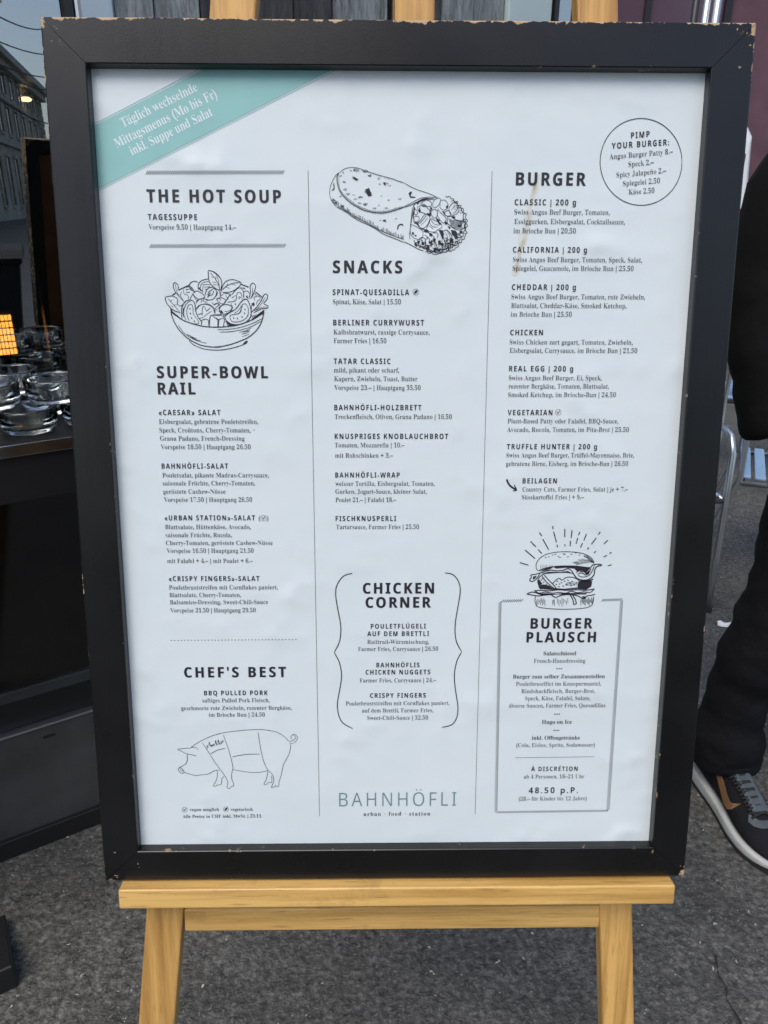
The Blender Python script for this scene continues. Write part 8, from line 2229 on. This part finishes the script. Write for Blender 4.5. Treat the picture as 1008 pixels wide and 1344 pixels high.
   (0.45, "53,275.7 53.3,275.5 53.6,275.3 53.8,275.4 53.9,275.7"),
   (0.3, "59.3,248.5 59.5,248.5 59.6,248.4 59.7,248.5 59.7,248.6"),
   (0.45, "59.7,262.9 60.2,262.5 60.7,262.1 61,262.3 61.3,262.7"),
   (0.45, "59,271 58.6,271.4 58.1,271.7 57.7,271.4 57.5,271.1"),
   (0.3, "60.8,250.7 61.2,251.1 61.4,251.7 61.1,251.9 60.7,252"),
   (0.3, "59.7,268.8 59.4,269.2 59,269.4 58.8,269.3 58.6,269"),
   (0.45, "61.2,263.6 60.7,263.2 60.2,262.7 60.5,262.3 60.9,262.1"),
   (0.3, "60,265.5 60,265.3 59.9,265.1 60.1,265 60.2,265"),
   (0.45, "57,249.4 56.6,249.1 56.2,248.7 56.4,248.4 56.8,248.2"),
   (0.45, "60.2,262.8 60.6,262.8 61,262.9 61,263.1 60.9,263.4"),
   (0.3, "55,273 54.7,273.4 54.4,273.8 54,273.7 53.8,273.4"),
   (0.3, "58.1,252.3 58.1,252.2 58.2,252.2 58.2,252.2 58.2,252.3"),
   (0.3, "60.5,267.4 61,267.6 61.4,267.8 61.3,268.1 61.1,268.4"),
   (0.45, "61.8,257.5 62,257.7 62.1,258 61.9,258.1 61.7,258.2"),
   (0.3, "56.2,269.6 56.3,270 56.4,270.4 56.1,270.5 55.8,270.5"),
   (0.45, "60.2,260.3 60.4,260.1 60.7,259.9 60.8,260.1 60.9,260.3"),
   (0.3, "58.2,253.1 57.8,253.4 57.5,253.5 57.3,253.3 57.2,253.1"),
   (0.3, "58.8,259.7 58.4,259.4 58.1,259.1 58.2,258.8 58.5,258.6"),
   (0.3, "61.6,251 61.8,250.7 62.1,250.3 62.4,250.5 62.6,250.7"),
   (0.3, "51.2,275.3 51,275.3 50.7,275.2 50.7,275 50.8,274.9"),
   (0.45, "57.7,250 58.2,250.4 58.6,250.7 58.4,251.1 58.1,251.4"),
   (0.45, "54.3,275.6 54.3,275.4 54.3,275.2 54.4,275.2 54.6,275.2"),
   (0.3, "61.6,256.1 61.6,256.2 61.5,256.2 61.5,256.2 61.4,256.2"),
   (0.3, "57.2,270.5 57.2,270.6 57.1,270.7 57,270.7 57,270.7"),
   (0.45, "60.1,260 60.1,260.5 59.9,260.9 59.6,260.9 59.2,260.8"),
   (0.3, "60.1,252.6 59.9,252.1 59.8,251.7 60.1,251.5 60.4,251.4"),
   (0.3, "54.2,271.2 54.6,271.7 54.9,272.2 54.5,272.5 54.1,272.6"),
   (0.45, "60.6,251.5 60.2,251.3 59.8,251 60,250.8 60.2,250.5"),
   (0.45, "58.2,268.5 58,268.8 57.8,269.1 57.5,269.1 57.3,268.9"),
   (0, "20.2,275.6 23.4,275.9 25.4,274.7 22.8,274.4"),
   (0, "25.4,269 28.7,268.4 30,265.9 28,266.5"),
   (0, "23,253.7 25.6,254.3 28.2,251.8 25,251.2"),
   (0, "35.2,262.3 38.5,259.9 40.4,258.6 37.8,258.6"),
   (0, "43,261.7 45.6,260.5 45.6,258.7 43,258.7"),
   (0, "18.9,274.4 20.3,270.8 19,268.9 18,270.7"),
   (0, "32.2,246.3 34.8,245.7 34.2,242 32.2,243.2"),
   (0, "36.8,243.9 39.3,244.5 40.1,240.8 37.5,240.2"),
   (0, "21.2,242.6 23.2,243.2 23.8,240.1 21.2,240.1"),
   (0, "25.8,238.9 28.4,240.1 29.1,237 26.5,236.4"),
   (0, "36.9,236.5 39.5,237.1 39.5,234.6 36.9,234"),
   (0, "52.3,247 54.8,248.9 56.2,247 53.6,245.2"),
   (0, "57.3,252.6 59.9,253.2 59.3,250.7 57.4,250.7"),
   (0, "49.6,251.3 52.2,251.9 52.6,248.9 50.6,248.9"),
   (0, "55.9,258.7 59.2,258.1 57.9,256.3 55.3,256.9"),
   (0, "28.9,251.2 31.5,250 30.9,247.5 28.3,248.8"),
   (0, "15.4,242.6 17.4,240.1 16.1,238.2 14.1,240.7"),
   (0, "44,275.1 45.9,276.3 45.3,273.3 44,273.3"),
   (0, "50.6,266.6 53.2,265.4 52,263.6 49.4,264.8"),
  ],
  'separator_dots': [
   (0, "170.5,-188 170.1,-188.7 169.3,-188.7 168.9,-188 169.3,-187.3 170.1,-187.3"),
   (0, "172.8,-188 172.5,-188.8 171.7,-188.7 171.3,-188 171.6,-187.3 172.4,-187.3"),
   (0, "175.2,-188.1 174.8,-188.8 174.1,-188.8 173.6,-188.1 174,-187.3 174.8,-187.4"),
   (0, "170.5,-239.7 170.1,-240.4 169.3,-240.4 168.9,-239.7 169.3,-239 170.1,-239"),
   (0, "172.9,-239.7 172.5,-240.4 171.7,-240.4 171.3,-239.7 171.7,-239 172.4,-239"),
   (0, "175.2,-239.7 174.9,-240.4 174.1,-240.4 173.7,-239.7 174,-239 174.8,-239"),
   (0, "170.5,-258.4 170.1,-259.1 169.3,-259.1 168.9,-258.4 169.3,-257.6 170.1,-257.6"),
   (0, "172.9,-258.4 172.5,-259.1 171.7,-259.1 171.3,-258.4 171.7,-257.7 172.4,-257.7"),
   (0, "175.3,-258.4 174.9,-259.1 174.1,-259.1 173.7,-258.4 174.1,-257.7 174.8,-257.7"),
  ],
}


def ribbon(strokes, k=1, wk=1.0):
    V = []; F = []
    for w_, s in strokes:
        P = [tuple(float(c) for c in q.split(',')) for q in s.split()]
        if w_ == 0:
            if abs(area(P)) < .02: continue
            vs, ts = fill_loops([P]); o = len(V); V += [pp(x, y, k) for x, y in vs]; F += [tuple(i+o for i in t) for t in ts]; continue
        Q = [P[0]]
        for p in P[1:]:
            if math.hypot(p[0]-Q[-1][0], p[1]-Q[-1][1]) > .05: Q.append(p)
        if len(Q) < 2: continue
        n = len(Q); o = len(V); hw = w_*wk*.52
        for i, p in enumerate(Q):
            a, b = Q[max(i-1, 0)], Q[min(i+1, n-1)]; dx, dy = b[0]-a[0], b[1]-a[1]; L = math.hypot(dx, dy) or 1
            h = hw*(1 if n < 4 or 0 < i < n-1 else .55)
            V += [pp(p[0]-dy/L*h, p[1]+dx/L*h, k), pp(p[0]+dy/L*h, p[1]-dx/L*h, k)]
        F += [(o+2*i, o+2*i+1, o+2*i+3, o+2*i+2) for i in range(n-1)]
    return MB().add(V, F).mesh('drawing', fix=False)

# teal corner banner: three sheets, each a hair above the last
def poly(name, P, mat, k):
    return link(name, MB().add([pp(x, y, k) for x, y in P], [tuple(range(len(P)))]).mesh(name, fix=False), mat, poster)
C0, C1, D0, D1 = (-294, 339.4), (-170.5, 398), (-294, 281.2), (-45.5, 398)
def off(P, Q, d):
    dx, dy = Q[0]-P[0], Q[1]-P[1]; L = math.hypot(dx, dy); return (P[0]+dy/L*d, P[1]-dx/L*d), (Q[0]+dy/L*d, Q[1]-dx/L*d)
a0, a1 = off(C0, C1, 0); b0, b1 = off(D0, D1, 0)
poly('banner_line', [a0, a1, off(C0, C1, .45)[1], off(C0, C1, .45)[0]], M['teal'], 1)
poly('banner_line', [b0, b1, off(D0, D1, -.45)[1], off(D0, D1, -.45)[0]], M['teal'], 1)
a0, a1 = off(C0, C1, 1.6); b0, b1 = off(D0, D1, -1.6)
poly('banner', [b0, b1, a1, a0], M['teal'], 0)
for T_ in TEXTS: lay(*T_)
for nm, st in DRAWINGS.items():
    base = nm[:-2] if nm[-2:] in ('_b', '_c') else nm
    link(base, ribbon(st, 1, 1.0), M['ink'], poster)
bpy.data.objects.remove(to); bpy.data.curves.remove(tc)

# ------------------------------------------------------------------ person at the right edge
def skin_obj(name, V, E, R, mat, parent, sub=2, root=0, wrinkle=0, wscale=9):
    me = bpy.data.meshes.new(name); me.from_pydata(V, E, []); o = bpy.data.objects.new(name, me); COL.objects.link(o)
    md = o.modifiers.new('s', 'SKIN'); md.use_smooth_shade = True; md.branch_smoothing = .6
    for i, r in enumerate(R):
        sv = me.skin_vertices[0].data[i]; sv.radius = r if isinstance(r, tuple) else (r, r); sv.use_root = (i == root)
    sb = o.modifiers.new('u', 'SUBSURF'); sb.levels = sub; sb.render_levels = sub
    dg = bpy.context.evaluated_depsgraph_get(); dg.update(); ev = o.evaluated_get(dg); nm_ = bpy.data.meshes.new_from_object(ev, depsgraph=dg)
    bpy.data.objects.remove(o); bpy.data.meshes.remove(me)
    if wrinkle:
        nm_.update(); 
        for v in nm_.vertices:
            n_ = noise.noise(Vector((v.co.x*wscale, v.co.y*wscale, v.co.z*wscale*1.8)))+.5*noise.noise(Vector((v.co.x*wscale*2.3, v.co.y*wscale*2.3, v.co.z*wscale*4)))
            v.co += v.normal*n_*wrinkle
    for p in nm_.polygons: p.use_smooth = True
    nm_.materials.clear(); nm_.name = name
    return link(name, nm_, mat, parent)
PX, PYY = 1.0, .80
per = thing('person', 'standing person in black jacket, black trousers and dark running shoes at the right edge', 'person', (PX, PYY, 0))
per.scale = (1, 1, 1.04)
# local coordinates, facing -y; right hand side of the body is at -x
V = [(0, .0, .95), (0, .0, 1.08), (0, .01, 1.25), (0, .02, 1.42), (0, .015, 1.53), (0, .0, 1.60), (0, -.01, 1.68), (0, -.005, 1.77)]
R = [(.15, .11), (.14, .10), (.16, .11), (.14, .09), (.055, .055), (.065, .075), (.075, .092), (.05, .06)]
E = [(i, i+1) for i in range(7)]
def chain(start, pts):
    prev = start
    for p, r in pts:
        V.append(p); R.append(r); E.append((prev, len(V)-1)); prev = len(V)-1
    return prev
for s in (-1, 1):
    chain(0, [((s*.068, 0, .84), .065), ((s*.086, -.004, .60), .052), ((s*.102, -.002, .42), .046), ((s*.128, .03, .24), .040), ((s*.127, .06, .12), .034), ((s*.127, .045, .065), .032), ((s*.127+.022, -.07, .045), .022)])
    wst = chain(3, [((s*.19, .02, 1.43), .058), ((s*.245, .03, 1.20), .042), ((s*.225, -.03, .985), .028), ((s*.188, -.045, .90), (.026, .018))])
    palm = chain(wst, [((s*.178, -.055, .855), (.036, .015))])
    hx, hy, hz = s*.178, -.055, .855
    for j, (dy, ln) in enumerate([(.026, .058), (.009, .066), (-.009, .063), (-.026, .050)]):
        f1 = (hx+s*.002, hy+dy, hz-.035); chain(palm, [(f1, .0095), ((f1[0]-s*.006, f1[1]-.004, f1[2]-ln*.45), .0088), ((f1[0]-s*.020, f1[1]-.006, f1[2]-ln*.82), .0082), ((f1[0]-s*.032, f1[1]-.006, f1[2]-ln), .007)])
    chain(wst, [((hx-s*.008, hy-.036, hz+.005), .0115), ((hx-s*.016, hy-.052, hz-.03), .0105), ((hx-s*.024, hy-.054, hz-.058), .008)])
body = skin_obj('body', V, E, R, M['skin'], per, 2)
MB().lathe([(0, 0), (.010, .004), (.011, .02), (.006, .034), (0, .04)], 10, (0, -.098, 1.635)).build('nose', M['skin'], per, smooth=True)
for s in (-1, 1):
    MB().lathe([(0, -.008), (.008, -.004), (.010, 0), (.008, .004), (0, .008)], 10, (s*.03, -.088, 1.68)).build('eye', M['window_dark'], per, smooth=True)
    MB().lathe([(0, -.03), (.010, -.02), (.013, .005), (.008, .026), (0, .03)], 10, (s*.078, .0, 1.665)).build('ear', M['skin'], per, smooth=True)
MB().box(-.025, .025, -.092, -.086, 1.603, 1.611).build('mouth', simple('lip', (.30, .11, .09), .5), per, .002)
hm = skin_obj('hair', [(0, .03, 1.66), (0, .02, 1.74), (0, -.02, 1.785)], [(0, 1), (1, 2)], [(.085, .08), (.092, .10), (.07, .07)], M['hair'], per, 2, 0, .006, 40)
# jacket
JV = [(0, 0, .86), (0, 0, 1.00), (0, .01, 1.25), (0, .02, 1.44), (0, .02, 1.52)]; JR = [(.19, .135), (.18, .13), (.19, .14), (.16, .11), (.075, .075)]
JE = [(0, 1), (1, 2), (2, 3), (3, 4)]
V, E, R = JV, JE, JR
for s in (-1, 1):
    chain(3, [((s*.215, .01, 1.455), (.085, .085)), ((s*.262, .015, 1.32), (.082, .078)), ((s*.262, .01, 1.19), (.076, .074)), ((s*.240, -.02, 1.04), (.072, .068)), ((s*.213, -.035, .935), (.064, .058)), ((s*.209, -.04, .922), (.057, .052))])
skin_obj('jacket', V, E, R, M['jacket'], per, 2, 0, .010, 9)
V = [(0, 0, .93), (0, 0, .86)]; R = [(.155, .115), (.16, .12)]; E = [(0, 1)]
for s in (-1, 1):
    sx = s*.115 if s > 0 else -.110
    chain(1, [((s*.07, 0, .78), .100), ((sx-s*.030, -.005, .62), .086), ((sx-s*.018, -.01, .48), .086), ((sx+s*.004, -.01, .40), .088), ((sx+s*.022, .01, .30), .080), ((sx+s*.026, .005, .18), .084), ((sx+s*.028, -.012, .11), .090), ((sx+s*.028, -.018, .07), .088)])
skin_obj('trousers', V, E, R, M['trousers'], per, 3, 0, .014, 8)

# running shoes: lofted sole and upper, toe along local -y, outer side at -x for the right foot
def shoe(sx):
    out = []
    prof = [  # t, half width out, half width in, centre x, top z of sole, underside lift, upper height
        (0.00, .018, .018, .000, .034, .014, .050), (.03, .030, .030, .0, .036, .006, .085), (.10, .040, .038, .0, .035, .0, .100), (.25, .043, .040, -.001, .033, .0, .105), (.40, .042, .036, -.003, .031, .0, .108),
        (.52, .046, .038, -.005, .030, .0, .095), (.64, .053, .043, -.006, .029, .0, .076), (.76, .055, .047, -.004, .027, .0, .062), (.86, .050, .045, .002, .025, .002, .052), (.94, .038, .036, .008, .026, .008, .044), (.985, .020, .02, .012, .028, .014, .036), (1.0, .006, .006, .013, .030, .019, .032)]
    L = .335
    def ring_sole(p):
        t, wo, wi, cx, zt, lift, h = p; y = -L*t
        wo, wi = wo+.006, wi+.006
        P = [(-wo*.92, lift), (-wo, lift+.008), (-wo*.985, zt-.004), (-wo*.93, zt), (wi*.93, zt), (wi*.985, zt-.004), (wi, lift+.008), (wi*.92, lift)]
        return [Vector(((cx+x)*sx, y, z)) for x, z in P]
    def ring_up(p):
        t, wo, wi, cx, zt, lift, h = p; y = -L*t*.985-.003; R_ = []
        for k in range(14):
            a = PI*k/13; c = math.cos(a); s_ = max(0.0, math.sin(a))
            x = -(wo if c > 0 else wi)*c*(1 if s_ < .5 else 1); z = zt-.003+(h-zt)*(s_**.75)
            R_.append(Vector(((cx+x*.97)*sx, y, z)))
        return R_
    return [ring_sole(p) for p in prof], [ring_up(p) for p in prof], prof, L
def subd(o, lv=2):
    md = o.modifiers.new('u', 'SUBSURF'); md.levels = lv; md.render_levels = lv
    for p in o.data.polygons: p.use_smooth = True
    return o
def make_shoe(sx, loc, rz):
    rs, ru, prof, L = shoe(sx)
    up = MB().loft(ru).mesh('shoe', smooth=True); up = subd(link('shoe', up, M['shoe'], per, loc, (0, 0, rz)))
    subd(MB().loft(rs).build('sole', M['sole'], up), 2)
    MB().loft([[Vector((q.x*1.0, q.y, max(.0, q.z-.0)*.0+(.0005 if q.z < .02 else .007))) for q in r] for r in rs[1:-1]]).build('outsole', M['rubber'], up)
    def surf(t, k):      # point on the outer half of the upper: t along, k 0 at the sole to 1 on top
        for a, b in zip(prof, prof[1:]):
            if a[0] <= t <= b[0]: f = (t-a[0])/(b[0]-a[0]); q = [a[i]+(b[i]-a[i])*f for i in range(7)]; break
        _, wo, wi, cx, zt, lift, h = q; an = k*PI/2
        return Vector(((cx-(wo+.0022)*.97*math.cos(an))*sx, -L*t*.985-.003, zt-.003+(h-zt+.003)*(math.sin(an)**.75)))
    # swoosh on the outer side
    top = [(.60, .62), (.57, .42), (.545, .34), (.50, .34), (.42, .42), (.33, .52), (.22, .66)]; bot = [(.60, .62), (.585, .28), (.56, .17), (.51, .14), (.43, .24), (.33, .40), (.22, .66)]
    V_ = []; F_ = []
    for (t1, k1), (t2, k2) in zip(top, bot): V_ += [surf(t1, k1), surf(t2, k2)]
    F_ = [(2*i, 2*i+1, 2*i+3, 2*i+2) for i in range(len(top)-1)]
    so_ = MB().add(V_, F_).build('swoosh', M['swoosh'], up)
    sm_ = so_.modifiers.new('t', 'SOLIDIFY'); sm_.thickness = .002; sm_.offset = 0
    def topz(t, x):
        for a, b in zip(prof, prof[1:]):
            if a[0] <= t <= b[0]: f = (t-a[0])/(b[0]-a[0]); q = [a[i]+(b[i]-a[i])*f for i in range(7)]; break
        _, wo, wi, cx, zt, lift, h = q; c = max(-1, min(1, x/((wo if x < 0 else wi)*.97))); return zt-.003+(h-zt)*(math.sqrt(max(0, 1-c*c))**.75)
    for i in range(6):
        t = .44+i*.045
        for d in (0, 1):
            P = [((x-.004)*sx, -L*(t+.03*(k/6 if d else 1-k/6)), topz(t+.03*(k/6 if d else 1-k/6), x)+.0045) for k, x in enumerate([-.026, -.018, -.009, 0, .009, .018, .026])]
            MB().tube(P, .0028, 6).build('lace', M['lace'], up, smooth=True)
    # grey overlay round the end of the lacing
    P1 = []; F1 = []
    arc = [(-.034, .70), (-.030, .735), (-.018, .76), (0, .768), (.018, .76), (.030, .735)]
    for (x, t) in arc:
        for e in (0, -.045): P1.append(((x*(1 if e == 0 else .72)-.004)*sx, -L*(t+e), topz(t+e, x*(1 if e == 0 else .72))+.0020))
    F1 = [(2*i, 2*i+1, 2*i+3, 2*i+2) for i in range(len(arc)-1)]
    oo = MB().add(P1, F1).build('toe_overlay', M['shoe_grey'], up); q = oo.modifiers.new('t', 'SOLIDIFY'); q.thickness = .002; q.offset = 0
    MB().loft([[Vector(((x-.002)*sx, -L*t, topz(t, 0)+z)) for x, z in ((-.020, .001), (-.014, .006), (.014, .006), (.020, .001), (.0, -.004))] for t in (.36, .46, .58, .68)]).build('tongue', M['shoe_grey'], up, .001)
    # stitched edge of the heel collar
    return up
make_shoe(1, (-.152, .088, 0), math.radians(9)).scale = (1.12, 1.16, 1.08)
make_shoe(-1, (.125, .10, 0), math.radians(-6)) if False else make_shoe(-1, (.125, .10, 0), math.radians(8))
